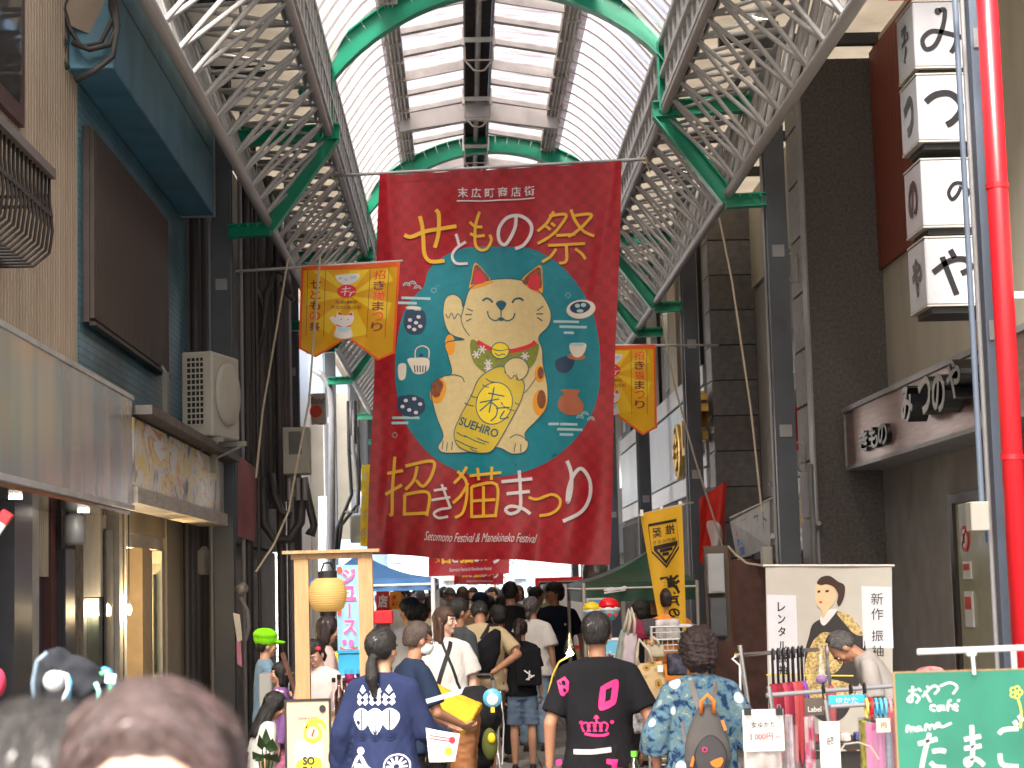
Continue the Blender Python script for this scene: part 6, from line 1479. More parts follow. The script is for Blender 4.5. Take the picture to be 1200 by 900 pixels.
# --- woman in the blue patterned dress
DR = fabric('blue_print_dress', (.10, .20, .28)); N, L, p = nodes(DR)
vo = N.new('ShaderNodeTexVoronoi'); vo.inputs['Scale'].default_value = 9; tc = N.new('ShaderNodeTexCoord'); L.new(tc.outputs['Object'], vo.inputs[0])
r1 = N.new('ShaderNodeValToRGB'); r1.color_ramp.elements[0].position = .26; r1.color_ramp.elements[0].color = (1, 1, 1, 1); r1.color_ramp.elements[1].position = .29; r1.color_ramp.elements[1].color = (0, 0, 0, 1); L.new(vo.outputs['Distance'], r1.inputs[0])
nz = N.new('ShaderNodeTexNoise'); nz.inputs['Scale'].default_value = 24; nz.inputs['Detail'].default_value = 7; nz.inputs['Distortion'].default_value = .5; L.new(tc.outputs['Object'], nz.inputs[0])
r2 = N.new('ShaderNodeValToRGB'); e = r2.color_ramp.elements; e[0].position = .38; e[0].color = (.012, .03, .07, 1); e[1].position = .68; e[1].color = (.22, .30, .34, 1); q = e.new(.45); q.color = (.06, .12, .18, 1); q = e.new(.54); q.color = (.10, .18, .23, 1); q = e.new(.6); q.color = (.10, .14, .10, 1); L.new(nz.outputs[0], r2.inputs[0])
sel = N.new('ShaderNodeSeparateColor'); L.new(vo.outputs['Color'], sel.inputs[0]); gt = N.new('ShaderNodeMath'); gt.operation = 'GREATER_THAN'; gt.inputs[1].default_value = .62; L.new(sel.outputs[0], gt.inputs[0]); ml = N.new('ShaderNodeMath'); ml.operation = 'MULTIPLY'; L.new(gt.outputs[0], ml.inputs[0]); L.new(r1.outputs[0], ml.inputs[1])
mx = N.new('ShaderNodeMixRGB'); L.new(ml.outputs[0], mx.inputs[0]); L.new(r2.outputs[0], mx.inputs[1]); mx.inputs[2].default_value = (.42, .48, .50, 1); L.new(mx.outputs[0], p.inputs['Base Color'])
rd = person(X0(816, 9.5), 9.5, ZH(741, 9.5, 817), 0, 'woman in a blue patterned dress with curly dark hair and a small backpack', DR, 'dress', None, hair='curly', hairm=HRED, skin=SKIN2, al=((-.25, -.02, 1.12), (-.235, .08, .90)), ar=((.26, -.01, 1.13), (.27, .05, .92)), det=.009, sleeve='elbow', w=1.06)
strap(rd, [(-.07, -.10, 1.43), (-.055, -.14, 1.36), (-.02, -.15, 1.26)], .032, mat('grey_webbing', (.16, .15, .14), .8)); strap(rd, [(.11, -.10, 1.42), (.08, -.14, 1.34), (.04, -.15, 1.26)], .032, MATS['grey_webbing']); strap(rd, [(-.14, -.12, 1.2), (-.135, -.14, 1.1), (-.10, -.14, 1.02)], .02, MATS['grey_webbing'])
BPK = fabric('grey_pack', (.10, .095, .09)); bc = rd.U((.015, -.19, 1.13)); s = rd.s
bt_ = thing('backpack', 'small grey teardrop backpack with an orange half moon pocket and handle', 'backpack', rd.t.location+V(bc.x, bc.y, .95*s))
C0 = rd.t.location+bc
b = MB(); b.loft([[C0+V(rx*math.cos(2*PI*i/20), .05-.0+ry*math.sin(2*PI*i/20), z)*1.0 for i in range(20)] for z, rx, ry in ((-.175, .06, .03), (-.165, .10, .055), (-.12, .118, .068), (-.04, .112, .07), (.04, .088, .06), (.11, .055, .045), (.14, .035, .035), (.15, .02, .02))])
co, fs = remesh(b, .007, 4); link_mesh('bag_body', [tuple(c) for c in co], fs, BPK, bt_, smooth=True)
fn = lambda x, y, l: C0+V(x, -.012-l-.055*max(0, 1-(x/.12)**2-((y+.06)/.16)**2)**.5, y); FO = fabric('pack_pocket', (.065, .062, .065)); ORF = mat('orange_felt', (.70, .20, .03), .8)
pr = Print(fn, .03); pr.blob([(-.07, -.15), (-.075, -.08), (-.045, -.02), (0, .005), (.045, -.02), (.075, -.08), (.07, -.15), (0, -.165)]); pr.build('front_pocket', FO, bt_, .006)
pr = Print(fn, .03); pr.stroke([(-.07, -.15), (-.078, -.08), (-.047, -.02), (0, .008), (.047, -.02), (.078, -.08), (.07, -.15)], .005); pr.build('zip', BLACK, bt_, .009)
pr = Print(fn, .03); pr.blob([(.0, -.135), (.02, -.12), (.05, -.105), (.06, -.115), (.05, -.14), (.03, -.148)][::-1]); pr.blob([(-.002, -.118), (.05, -.10), (.058, -.12), (.045, -.145), (.02, -.148), (.002, -.135)]); pr.build('orange_flap', ORF, bt_, .010)
pr = Print(fn, .03); pr.ell(-.03, -.06, .013, .013); pr.build('pink_eyelet', PINK, bt_, .010); pr = Print(fn, .03); pr.ell(-.03, -.06, .008, .008); pr.build('black_eyelet', BLACK, bt_, .012)
b = MB(); b.tube([C0+V(-.032, -.0, .11), C0+V(-.03, -.02, .17), C0+V(0, -.02, .20), C0+V(.03, -.02, .17), C0+V(.032, -.0, .11)], .010, 8); b.build('carry_handle', ORF, bt_, smooth=True)
for dx, dz in ((-.085, -.12), (.075, .05)): MB().box(C0+V(dx, -.02, dz), (.014, .012, .05), Euler((0, .3*(1 if dx < 0 else -1), 0)).to_matrix()).build('zip_pull', ORF, bt_)
# plastic bag in her left hand
hp = rd.t.location+rd.arms[0][2]; t = thing('shopping_bag', 'translucent red printed plastic bag in the left hand of the woman in blue', 'bag', hp-V(0, 0, .3))
b = MB(); b.loft([[hp+V(-.03+rx*math.cos(2*PI*i/16)*(1+.2*math.sin(i*3)), .0+rx*.4*math.sin(2*PI*i/16), z) for i in range(16)] for z, rx in ((-.03, .01), (-.08, .03), (-.14, .07), (-.22, .085), (-.3, .07), (-.33, .03))]); b.build('bag_film', mat('bag_film', (.5, .25, .22), .25, var=.6, vs=22, trans=.3), t, smooth=True)
MB().lathe(hp+V(.0, -.02, -.42), [(0, 0), (.05, .01), (.06, .05), (.04, .09), (0, .1)], 12).build('orange_fruit', ORF, t, smooth=True)
# --- man bending over the rack
rm = person(at(1056, 780, 12).x, 12.0, 1.54, 80, 'man in a grey shirt with thin greying hair bending over the clothes rack', GRT, 'short', KHK, w=1.2, hair='balding', hairm=hairmat('pepper_hair', (.07, .068, .065)), skin=SKIN2, lean=30, look=8, nod=38, al=((-.21, .10, 1.12), (-.16, .30, 1.0)), ar=((.21, .08, 1.12), (.16, .26, .98)), det=.009, hide_legs=False)
# --- navy T-shirt man
rn = person(X0(650, 22), 22, ZH(685, 22, 650), 176, 'tall man in a navy T-shirt and black trousers looking to the left', NTEE, 'short', BPANT, hair='fluffy', skin=SKIN2, look=-68, al=((-.24, -.03, 1.1), (-.25, .0, .86)), ar=((.235, -.03, 1.1), (.24, .0, .86)), det=.010, stance=(.14, .17), feet=(.05, 0), w=1.2)
f2 = lambda a, b: (rn.U((a, .8, b)), rn.R3@V(0, -1, 0)); local_print(rn, f2, BWH, 'chest_logo', lambda pr: pr.blob([(-.105, 1.25), (-.09, 1.27), (-.085, 1.25), (-.09, 1.235)]))
# --- beige T-shirt man
rg = person(X0(563, 16.8), 16.8, 1.66, 3, 'man in a sand coloured T-shirt with a black sling bag and bowed head', BGTEE, 'short', BRSH, 'shorts', hair='short', skin=SKIN2, lean=12, nod=35, al=((-.27, -.10, 1.16), (-.06, -.24, .98)), ar=((.27, -.10, 1.16), (.07, -.24, .98)), det=.010, w=1.2, belly=.02)
SB = fabric('sling_nylon', (.010, .010, .012)); bc = rg.t.location+rg.U((.045, -.19, 1.19)); t = thing('sling_bag', 'black nylon sling bag worn across the back of the man in sand', 'bag', bc)
b = MB(); M = Euler((0, math.radians(28), 0)).to_matrix(); b.loft([[bc+M@V(rx*math.cos(2*PI*i/18), ry*math.sin(2*PI*i/18), z) for i in range(18)] for z, rx, ry in ((-.22, .06, .03), (-.2, .10, .06), (-.1, .125, .075), (.02, .11, .07), (.14, .065, .05), (.2, .03, .03))]); co, fs = remesh(b, .009, 3); nn = normals(co, fs); co = co+nn*(.006*npnoise(co, 28, 3))[:, None]; link_mesh('bag_body', [tuple(c) for c in co], fs, SB, t, smooth=True)
strap(rg, [(.0, -.12, 1.3), (.07, -.08, 1.43), (.10, .05, 1.44)], .045, STRAPB); strap(rg, [(-.04, -.16, 1.02), (-.14, -.12, .97), (-.19, .0, .93)], .03, STRAPB)
# --- woman with crossed straps
rc = person(X0(521, 14.6), 14.6, ZH(713, 14.6, 522), 186, 'woman in a white blouse with two black straps crossed over it', WTEE, 'loose', BPANT, 'wide', hair='long', hairm=HBRN, skin=SKIN3, look=52, al=((-.23, -.02, 1.12), (-.22, .08, .9)), ar=((.23, -.04, 1.12), (.24, .02, .9)), det=.009, w=.96)
for P in ([(.05, .09, 1.43), (-.02, .13, 1.28), (-.10, .13, 1.1), (-.16, .1, .97)], [(-.05, .09, 1.43), (.03, .13, 1.25), (.10, .13, 1.08), (.17, .08, .96)]): strap(rc, P, .022 if P[0][0] > 0 else .035, STRAPB)
# --- white T-shirt man seen from behind
rw = person(X0(480, 17), 17, ZH(704, 17, 476), 6, 'man in a white T-shirt with a black strap, hair tousled, seen from behind', WTEE, 'loose', KHK, hair='fluffy', skin=SKIN, look=40, det=.010, w=1.0, sleeve='elbow')
strap(rw, [(.06, -.06, 1.44), (.04, -.14, 1.3), (-.04, -.15, 1.12), (-.14, -.13, .98)], .04, STRAPB)
# --- man with mask and glasses
rk = person(at(474, 780, 11.6).x, 11.6, 1.54, -62, 'man with glasses and a white face mask beside the woman in the festival coat', fabric('navy_vest', (.015, .025, .05)), 'short', BPANT, hair='buzz', hairm=hairmat('stubble_hair', (.06, .04, .032)), skin=SKIN2, look=-6, nod=6, lean=8, det=.009, al=((-.22, .1, 1.12), (-.12, .35, 1.05)), ar=((.22, .1, 1.12), (.14, .33, 1.06)))
b = MB(); b.loft([[rk.Hd((rx*math.cos(2*PI*i/20)*1.0, .045+ry*math.sin(2*PI*i/20), z)) for i in range(20)] for z, rx, ry in ((1.505, .035, .03), (1.515, .052, .055), (1.55, .064, .070), (1.575, .060, .068), (1.59, .04, .05))]); MSK = fabric('mask_cloth', (.72, .72, .72), bump=.1); b.build('face_mask', MSK, rk.t, True, True)
b = MB(); [b.tube([rk.Hd((sx*.036+.022*math.cos(a), .096, 1.60+.015*math.sin(a))) for a in [i*PI/6 for i in range(13)]], .0025, 5) for sx in (-1, 1)]; [b.tube([rk.Hd((sx*.058, .094, 1.603)), rk.Hd((sx*.079, .06, 1.603)), rk.Hd((sx*.08, -.01, 1.60))], .0025, 5) for sx in (-1, 1)]; b.tube([rk.Hd((-.014, .098, 1.602)), rk.Hd((.014, .098, 1.602))], .0025, 5); b.build('glasses', BLACK, rk.t, False, True)
t, fn = paper('leaflet', 'folded leaflet held flat above the bent yellow shirted person', [(489, 822), (544, 806), (492, 827), (541, 813)], 11.3, flat('blue_white_paper', (.45, .55, .62), .3))
# --- person in yellow bending
ry = person(at(545, 830, 13.2).x, 13.2, 1.6, 84, 'person in a mustard T-shirt bent far over beside the stroller', YT, 'loose', fabric('rust_shorts', (.28, .12, .05)), 'shorts', hair='short', lean=60, nod=20, w=1.12, det=.010, skin=SKIN2, al=((-.2, .15, 1.3), (-.15, .3, 1.2)), ar=((.2, .15, 1.3), (.15, .3, 1.2)))
# --- dark clad girl and neighbours
r1_ = person(X0(609, 18.2), 18.2, ZH(727, 18.2, 600), -4, 'girl in black T-shirt and denim shorts with long dark hair', BTEE, 'short', fabric('denim_shorts', (.12, .17, .25)), 'shorts', hair='pony', hairm=HRED, look=-10, det=.010, w=.92)
bc = r1_.t.location+r1_.U((.07, -.17, 1.2)); t = thing('backpack', 'black school style backpack on the girl in denim shorts', 'backpack', bc-V(0, 0, .2)); b = MB(); b.bb(bc.x-.11, bc.x+.13, bc.y-.05, bc.y+.05, bc.z-.2, bc.z+.16); co, fs = remesh(b, .012, 8); link_mesh('bag_body', [tuple(c) for c in co], fs, SB, t, smooth=True)
for k in range(3): MB().box(bc+V(.0+k*.01, -.075, -.08-k*.02), (.012, .01, .09), Euler((0, k*1.0-.9, 0)).to_matrix()).build('charm', WHITE, t)
person(X0(623, 20.2), 20.2, ZH(701, 20.2, 622), -10, 'woman in a loose white top with her hair in a low bun', WTEE, 'loose', fabric('light_denim', (.22, .32, .42)), 'wide', hair='bun', hairm=HGRY, look=-15, det=.010)
r2_ = person(X0(598, 21), 21, ZH(683, 21, 599), 0, 'man in a black T-shirt with a brown strap and cropped hair', BTEE, 'short', BPANT, hair='short', det=.012, skin=SKIN, w=1.05); strap(r2_, [(-.10, -.05, 1.42), (-.11, -.13, 1.3), (-.12, -.14, 1.1)], .05, mat('brown_leather', (.09, .04, .025), .5))
person(X0(629, 23.5), 23.5, ZH(689, 23.5, 629), -40, 'dark haired man in black glancing right behind the man in navy', BTEE, 'short', BPANT, hair='short', det=.012, look=-20)
person(X0(538, 16.2), 16.2, ZH(703, 16.2, 536), -55, 'middle aged man in a charcoal shirt seen in profile facing right', fabric('charcoal_shirt', (.05, .055, .06)), 'short', BPANT, hair='short', det=.010, skin=SKIN2, look=-15, hairline=.012)
person(X0(492, 18.2), 18.2, ZH(709, 18.2, 491), -14, 'woman with auburn hair in a bun and a dark top', fabric('dark_blouse', (.03, .03, .035)), 'short', BPANT, hair='bun', hairm=HRED, det=.012, look=30)
person(X0(506, 20), 20, ZH(699, 20, 500), 5, 'man in a cream shirt near the blue tent pole', CREAMT, 'short', KHK, hair='short', det=.012)
person(X0(517, 19.4), 19.4, ZH(705, 19.4, 517), 0, 'person in grey behind the woman with crossed straps', fabric('mid_grey', (.14, .14, .15)), 'short', BPANT, hair='fluffy', hairm=HGRY, det=.014)
rc2 = person(X0(562, 23), 23, ZH(696, 23, 562), 25, 'man in a sand shirt wearing a navy cap', CREAMT, 'short', KHK, hair='short', det=.012, look=40)
b = MB(); b.ell(rc2.Hd((0, -.012, 1.64)), (.092*rc2.s, .11*rc2.s, .09*rc2.s), rc2.HM); b.box(rc2.Hd((0, .12, 1.635)), (.13, .1, .012), rc2.HM); b.build('cap', fabric('navy_cap', (.02, .035, .07)), rc2.t, True, True)
person(X0(588, 22.2), 22.2, ZH(699, 22.2, 588), 0, 'woman with straight black hair left of the tall man in black', fabric('dark_green_top', (.03, .05, .04)), 'loose', BPANT, hair='bob', det=.012)
person(X0(583, 19), 19, ZH(712, 19, 583), 20, 'short person with black hair beside the man in sand', BTEE, 'short', BPANT, hair='fluffy', det=.014)
rr_ = person(X0(577, 25), 25, ZH(703, 25, 577), 0, 'person in a cream sun hat within the crowd', CREAMT, 'loose', KHK, hair='short', det=.014)
b = MB(); b.lathe(rr_.Hd((0, -.01, 1.63)), [(.15, -.01), (.148, 0), (.098, .02), (.09, .09), (.05, .115), (0, .12)], 20); b.build('sun_hat', fabric('straw', (.5, .42, .28)), rr_.t, True, True)
# right hand stall people
person(X0(783, 17.6), 17.6, ZH(690, 17.6, 783), 10, 'stall keeper in an orange and green shirt behind the bag rack', ORT, 'short', KHK, hair='short', hairm=HRED, det=.012, look=-20)
person(X0(766, 19.5), 19.5, ZH(694, 19.5, 766), 150, 'dark haired person in brown under the green tent', fabric('brown_top', (.06, .035, .03)), 'short', BPANT, hair='bob', det=.012, look=20)
person(X0(750, 18.2), 18.2, ZH(706, 18.2, 750), 30, 'black haired customer in dark clothes under the green tent', BTEE, 'short', BPANT, hair='fluffy', det=.014)
# left stall people
rgc = person(at(311, 760, 15.5).x, 15.5, ZH(744, 15.5, 315), -75, 'child in a lime green cap and blue grey shirt facing right', BLT, 'short', KHK, hair='short', det=.010, nod=5, al=((-.2, .1, 1.12), (-.14, .34, 1.1)), ar=((.2, .1, 1.12), (.14, .34, 1.1)))
LIME = fabric('lime_felt', (.20, .62, .01)); b = MB(); b.ell(rgc.Hd((0, -.015, 1.66)), (.105*rgc.s, .12*rgc.s, .095*rgc.s), rgc.HM); b.ell(rgc.Hd((0, -.02, 1.70)), (.12*rgc.s, .125*rgc.s, .07*rgc.s), rgc.HM); b.ell(rgc.Hd((0, .12, 1.635)), (.08*rgc.s, .07*rgc.s, .02*rgc.s), rgc.HM); co, fs = remesh(b, .008, 3); link_mesh('cap', [tuple(c) for c in co], fs, LIME, rgc.t, smooth=True, local=True)
rs_ = person(at(303, 850, 13.4).x, 13.4, 1.38, -70, 'seated girl in a white T-shirt with a flower in her long black hair', WTEE, 'short', fabric('pink_skirt', (.5, .25, .3)), hair='long', seated=True, nod=22, lean=8, det=.009, skin=SKIN, z0=0.02, w=.9)
b = MB(); c_ = rs_.Hd((-.05, -.02, 1.70)); [b.ell(c_+V(.03*math.cos(k*1.25), .03*math.sin(k*1.25), .01), (.02, .02, .012), nu=10, nv=6) for k in range(5)]; b.ell(c_+V(0, 0, .02), (.012,)*3); b.build('hair_flower', fabric('pale_flower', (.6, .5, .5)), rs_.t, True, True)
b = MB(); b.ell(rs_.Hd((.078, -.0, 1.545)), (.012, .004, .016)); b.build('earring', CHROME, rs_.t, True, True)
st = thing('stool', 'low dark stool under the seated girl', 'stool', rs_.t.location-V(0, 0, .02)); c_ = rs_.t.location; MB().lathe(V(c_.x, c_.y, .28), [(0, 0), (.15, 0), (.16, .015), (.15, .03), (0, .03)], 20).build('seat', DARK, st)
for k in range(4): a = k*PI/2+.7; rod('leg', DARK, st, V(c_.x+.14*math.cos(a), c_.y+.14*math.sin(a), 0), V(c_.x+.1*math.cos(a), c_.y+.1*math.sin(a), .28), .012)
person(at(329, 870, 14.2).x, 14.2, 1.22, 100, 'small child in a purple top standing by the seated girl', PRT, 'long', PKT, hair='bob', det=.011, w=.9)
person(at(380, 750, 15.2).x, 15.2, ZH(724, 15.2, 380), -72, 'woman with a dark auburn bob facing right behind the wooden stand', fabric('pale_pink_top', (.5, .36, .33)), 'short', BPANT, hair='bob', hairm=HRED, nod=15, det=.010, skin=SKIN, al=((-.22, .12, 1.15), (-.1, .3, 1.05)))
rh = person(at(374, 780, 13.9).x, 13.9, ZH(749, 13.9, 374), 160, 'girl in a pale pink T-shirt with a red bow hairband looking down', fabric('shell_jersey', (.60, .45, .42)), 'short', BPANT, hair='bun', nod=30, look=-8, det=.009, skin=SKIN3, w=.95)
b = MB(); [b.ell(rh.Hd((sx*.075, .03, 1.665)), (.022, .014, .018), nu=10, nv=6) for sx in (-1, 1)]; b.build('hair_bow', CORAL, rh.t, True, True)
rye = person(at(394, 760, 15.8).x, 15.8, ZH(734, 15.8, 394), -60, 'child in a yellow shirt with black hair behind the drinks stand', fabric('lemon_jersey', (.75, .55, .03)), 'short', BPANT, hair='bob', det=.011, nod=10, w=.9)
# foreground women, out of focus
HWC = hairmat('chestnut_hair', (.050, .030, .027)); 
rf1 = person(at(176, 830, 1.85).x, 1.85, ZH(806, 1.85, 176)-.01, 188, 'out of focus brown haired woman close to the camera with a bare forehead', fabric('plain_blouse', (.3, .3, .32)), 'short', BPANT, hair='long', hairm=HWC, skin=SKIN3, det=.008, look=-8, nod=-4, hairline=.030, hairscale=1.1, parted=True)
rf2 = person(at(38, 840, 1.95).x, 1.95, ZH(830, 1.95, 38)-.01, 60, 'out of focus black haired person in the bottom left corner', fabric('plain_shirt', (.15, .15, .2)), 'short', BPANT, hair='bob', hairm=HBLK, skin=SKIN3, det=.008, hairscale=1.12)
# ------------------------------------------------------------------ distant crowd
tops = [('white', WTEE), ('black', BTEE), ('navy', NTEE), ('sand', BGTEE), ('grey', GRT), ('blue', BLT), ('brown', fabric('mocha_top', (.12, .08, .06))), ('olive', fabric('olive_top', (.12, .12, .06))), ('pink', PKT), ('pale blue', fabric('sky_top', (.3, .42, .52)))]
hairs = [('cropped black', 'short', HBLK), ('tousled black', 'fluffy', HBLK), ('brown bobbed', 'bob', HBRN), ('greying short', 'short', HGRY), ('auburn bunned', 'bun', HRED)]
random.seed(11); placed = []
protos = {}
def copy_tree(o, parent=None):
    c = o.copy(); COL.objects.link(c); c.parent = parent
    for k in list(o.children): copy_tree(k, c)
    return c
n = 0
rows = [(24.4, (-.85, -.3, .2)), (27.8, (-1.05, -.6, -.1, .4, .95)), (30.5, (-.9, -.1, .3, 1.0, 1.5)), (33.6, (-1.3, -.5, .1, .65, 1.4)), (37.3, (-1.1, -.2, .3, 1.3, 1.7)), (26.5, (-.75, .05, .55, 1.25)), (29, (-1.2, -.5, .2, .85)), (32, (-1.0, -.3, .45, 1.2, 1.8)), (35.5, (-1.5, -.7, 0, .8, 1.5)), (39, (-1.2, -.4, .5, 1.1, 1.9)), (44, (-1.6, -.8, .1, .9, 1.6)), (50, (-1.3, -.3, .6, 1.5)), (57, (-1.5, -.6, .3, 1.2)), (66, (-1.2, 0, .9)), (78, (-1, .3, 1.4))]
far_words = [o_+' crowd row' for o_ in ('nearest third fifth seventh ninth second fourth sixth eighth tenth eleventh twelfth thirteenth fourteenth farthest'.split())]
side_words = ['far left', 'left of centre', 'centre', 'right of centre', 'far right']
for ri, (Y, xs) in enumerate(rows):
    for xi, x in enumerate(xs):
        tn, tm = tops[(n*7+ri) % len(tops)]; hn, hs, hm = hairs[(n*3+ri*2) % len(hairs)]
        x += random.uniform(-.15, .15); y = Y+random.uniform(-.8, .8); H = random.uniform(1.55, 1.76)
        yaw = random.choice((0, 10, -15, 180, 170, 30))
        lab = f'person with {hn} hair in {tn}, {side_words[xi+(0 if len(xs) > 4 else (1 if xi > 1 else 0))]} in {far_words[ri]}'
        key = (tn, hn)
        if key in protos:
            o = copy_tree(protos[key]); o.location = (x, y, 0); o.rotation_euler = (0, 0, math.radians(yaw)); o.scale = (H/1.65,)*3; o['label'] = lab
        else:
            q = person(x, y, 1.65, yaw, lab, tm, 'short', [BPANT, KHK, JEAN][n % 3], hair=hs, hairm=hm, skin=[SKIN, SKIN2][n % 2], det=.019, face=yaw > 90, group='people in the distant crowd', look=random.uniform(-25, 25)); q.t.scale = (H/1.65,)*3; protos[key] = q.t
        n += 1
for o in bpy.data.objects:
    if '_s' in o: del o['_s']
# ================================================================== STALLS AND GOODS
# --- wooden lantern stand
t = thing('lantern_stand', 'pale timber stand with a flat top beam holding a round lantern', 'stand', at(385, 900, 12)*1.0)
D = 12.0
for px in (354, 429): p = at(px, 700, D); box('post', WOODL, t, p.x-.045, p.x+.045, D-.045, D+.045, 0, ZH(655, D, 385))
a, b_ = at(332, 654, D), at(445, 650, D); zt = ZH(655, D, 385)
box('top_board', WOODL, t, a.x, b_.x, D-.09, D+.09, zt+.036, zt+.056); box('top_beam', WOODL, t, a.x+.05, b_.x-.05, D-.04, D+.04, zt+.001, zt+.035)
for z in (.75, .2): box('cross_rail', WOODL, t, at(354, 700, D).x+.046, at(429, 700, D).x-.046, D-.03, D+.03, z, z+.07)
c = at(384, 697, D-.02)
m = mat('lantern_paper', (.55, .36, .12), .6, var=.05, trans=.4, emit=.12); t = thing('paper_lantern', 'round tan paper lantern with a black cap hanging in the wooden stand', 'lantern', c)
N, L, p = nodes(m); wv = N.new('ShaderNodeTexWave'); wv.bands_direction = 'Z'; wv.inputs['Scale'].default_value = 22; tc = N.new('ShaderNodeTexCoord'); L.new(tc.outputs['Object'], wv.inputs[0]); bp = N.new('ShaderNodeBump'); bp.inputs['Strength'].default_value = .6; bp.inputs['Distance'].default_value = .004; L.new(wv.outputs[0], bp.inputs['Height']); L.new(bp.outputs[0], p.inputs['Normal'])
MB().lathe(c, [(.07, -.105), (.10, -.085), (.118, -.04), (.122, 0), (.118, .04), (.10, .085), (.07, .105)], 28).build('lantern_body', m, t, smooth=True)
b = MB(); b.lathe(c, [(0, .10), (.06, .10), (.062, .15), (.0, .152)], 20); b.lathe(c, [(0, -.135), (.05, -.134), (.052, -.105), (0, -.1)], 20); b.build('lantern_cap', BLACK, t); MB().tube([c+V(-.04, 0, .15), c+V(-.02, 0, .2), c+V(.02, 0, .2), c+V(.04, 0, .15)], .008, 6).build('lantern_hook', BLACK, t)
# --- menu board
def signboard(name, label, px0, px1, py0, py1, D, frame, face, fw=.02, dep=.03, cat='sign', legs=False):
    a, b_ = at(px0, py0, D), at(px1, py1, D); t = thing(name, label, cat, V((a.x+b_.x)/2, D, b_.z if not legs else 0))
    if frame:
        box('frame_side', frame, t, a.x, a.x+fw, D, D+dep, b_.z, a.z); box('frame_side', frame, t, b_.x-fw, b_.x, D, D+dep, b_.z, a.z)
        box('frame_top', frame, t, a.x+fw+.001, b_.x-fw-.001, D, D+dep, a.z-fw, a.z); box('frame_foot', frame, t, a.x+fw+.001, b_.x-fw-.001, D, D+dep, b_.z, b_.z+fw)
    box('face', face, t, a.x+fw, b_.x-fw, D+.006, D+dep-.004, b_.z+fw, a.z-fw)
    if legs:
        for x in (a.x+.01, b_.x-.01): box('leg', frame or GREY, t, x-.01, x+.01, D+.005, D+dep-.005, 0, b_.z-.001)
    W, H = b_.x-a.x, a.z-b_.z
    return t, (lambda u, v, l=0: V(a.x+u*W, D+(.003 if frame else .0)-l, a.z-v*H))
t, f = signboard('menu_board', 'black framed drinks poster board with a lemon soda cup', 333, 389, 820, 915, 10.6, BLACK, flat('poster_wood', (.46, .34, .235), .3), fw=.012, legs=True)
pr = Print(f, .3); pr.blob([(.22, .55), (.35, .5), (.65, .5), (.8, .55), (.74, .98), (.28, .98)]); pr.build('cup_print', flat('cup_pale', (.52, .52, .50), .3), t, .001)
pr = Print(f, .3); pr.blob([(.27, .75), (.75, .72), (.72, .96), (.3, .96)]); pr.arc(.6, .42, .17, .10, 0, 360, .05, 24); pr.arc(.66, .36, .2, .10, 180, 360, .05); pr.build('lemon_print', LEMON, t, .002)
pr = Print(f, .3); pr.ell(.60, .41, .12, .075); pr.build('lemon_flesh', flat('lemon_flesh', (.8, .7, .3)), t, .003); pr = Print(f, .3); pr.stroke([(.58, .46), (.64, .37)], .04); pr.build('straw_print', CORAL, t, .004)
pr = Print(f, .3); pr.text('SO', .38, .70, .64, .80, .05); pr.text('DA', .38, .815, .64, .915, .05); pr.text('DRINK & SODA', .3, .22, .72, .245); pr.ell(.82, .12, .07, .045); pr.build('lettering', BLACK, t, .005)
# --- drinks stall table
D = 12.6; t = thing('stall_table', 'pale wooden drinks stall counter behind the poster board', 'table', at(400, 860, D)*1.0); a, b_ = at(352, 820, D), at(440, 838, D)
zc = ZH(838, D, 400); box('counter_top', WOODL, t, at(335, 0, D).x, at(432, 0, D).x, D-.15, D+.5, zc-.03, zc)
for x in (at(338, 0, D).x, at(428, 0, D).x): box('leg', WOODL, t, x-.03, x+.03, D-.1, D-.04, 0, zc-.031); box('leg', WOODL, t, x-.03, x+.03, D+.38, D+.44, 0, zc-.031)
box('front_board', WOODL, t, at(340, 0, D).x, at(426, 0, D).x, D-.12, D-.1, .25, zc-.1)
cupn = 0
CUPM = [flat('cup_green', (.10, .45, .12), .3), flat('cup_yellowgreen', (.45, .55, .06), .3), flat('cup_magenta', (.55, .03, .20), .3), flat('cup_navy', (.03, .05, .22), .3)]
descr = ['green', 'yellow green', 'magenta', 'navy']
for i, px in enumerate((396, 409, 421)):
    for k in range(3):
        x = at(px, 0, D).x; z = zc+k*.10; ci = (i+k) % 4
        t = thing('drink_pouch', f"{descr[ci]} labelled drink cup, {['lowest', 'middle', 'topmost'][k]} in the {['left', 'middle', 'right'][i]} stack on the counter", 'cup', V(x, D, z), 0, 'stacked drink cups on the counter')
        MB().lathe(V(x, D, z+.001), [(0, 0), (.026, 0), (.034, .09), (.036, .094), (0, .094)], 16).build('cup_body', PLASTIC, t, smooth=True); MB().lathe(V(x, D, z+.008), [(0, 0), (.0285, 0), (.034, .06), (0, .06)], 16).build('cup_label', CUPM[ci], t, smooth=True)
AMB = glassmat('amber_glass', (.35, .16, .04, 1), .8)
for i, (px, h, g) in enumerate(((378, .22, 0), (384, .24, 1), (390, .20, 1), (400, .18, 0))):
    x = at(px, 0, D-.1).x; c = V(x, D-.1, zc)
    t = thing('bottle', ['clear bottle with a black stopper leftmost on the counter', 'tall amber bottle second from left on the counter', 'short amber bottle in the middle of the counter', 'clear bottle right of the amber bottles on the counter'][i], 'bottle', c, 0, 'bottles on the drinks counter')
    MB().lathe(c, [(0, 0), (.03, 0), (.032, h*.6), (.012, h*.78), (.011, h), (0, h)], 14).build('glass', AMB if g else PLASTIC, t, smooth=True); MB().cyl(c+V(0, 0, h), c+V(0, 0, h+.03), .013, n=10).build('stopper', BLACK, t)
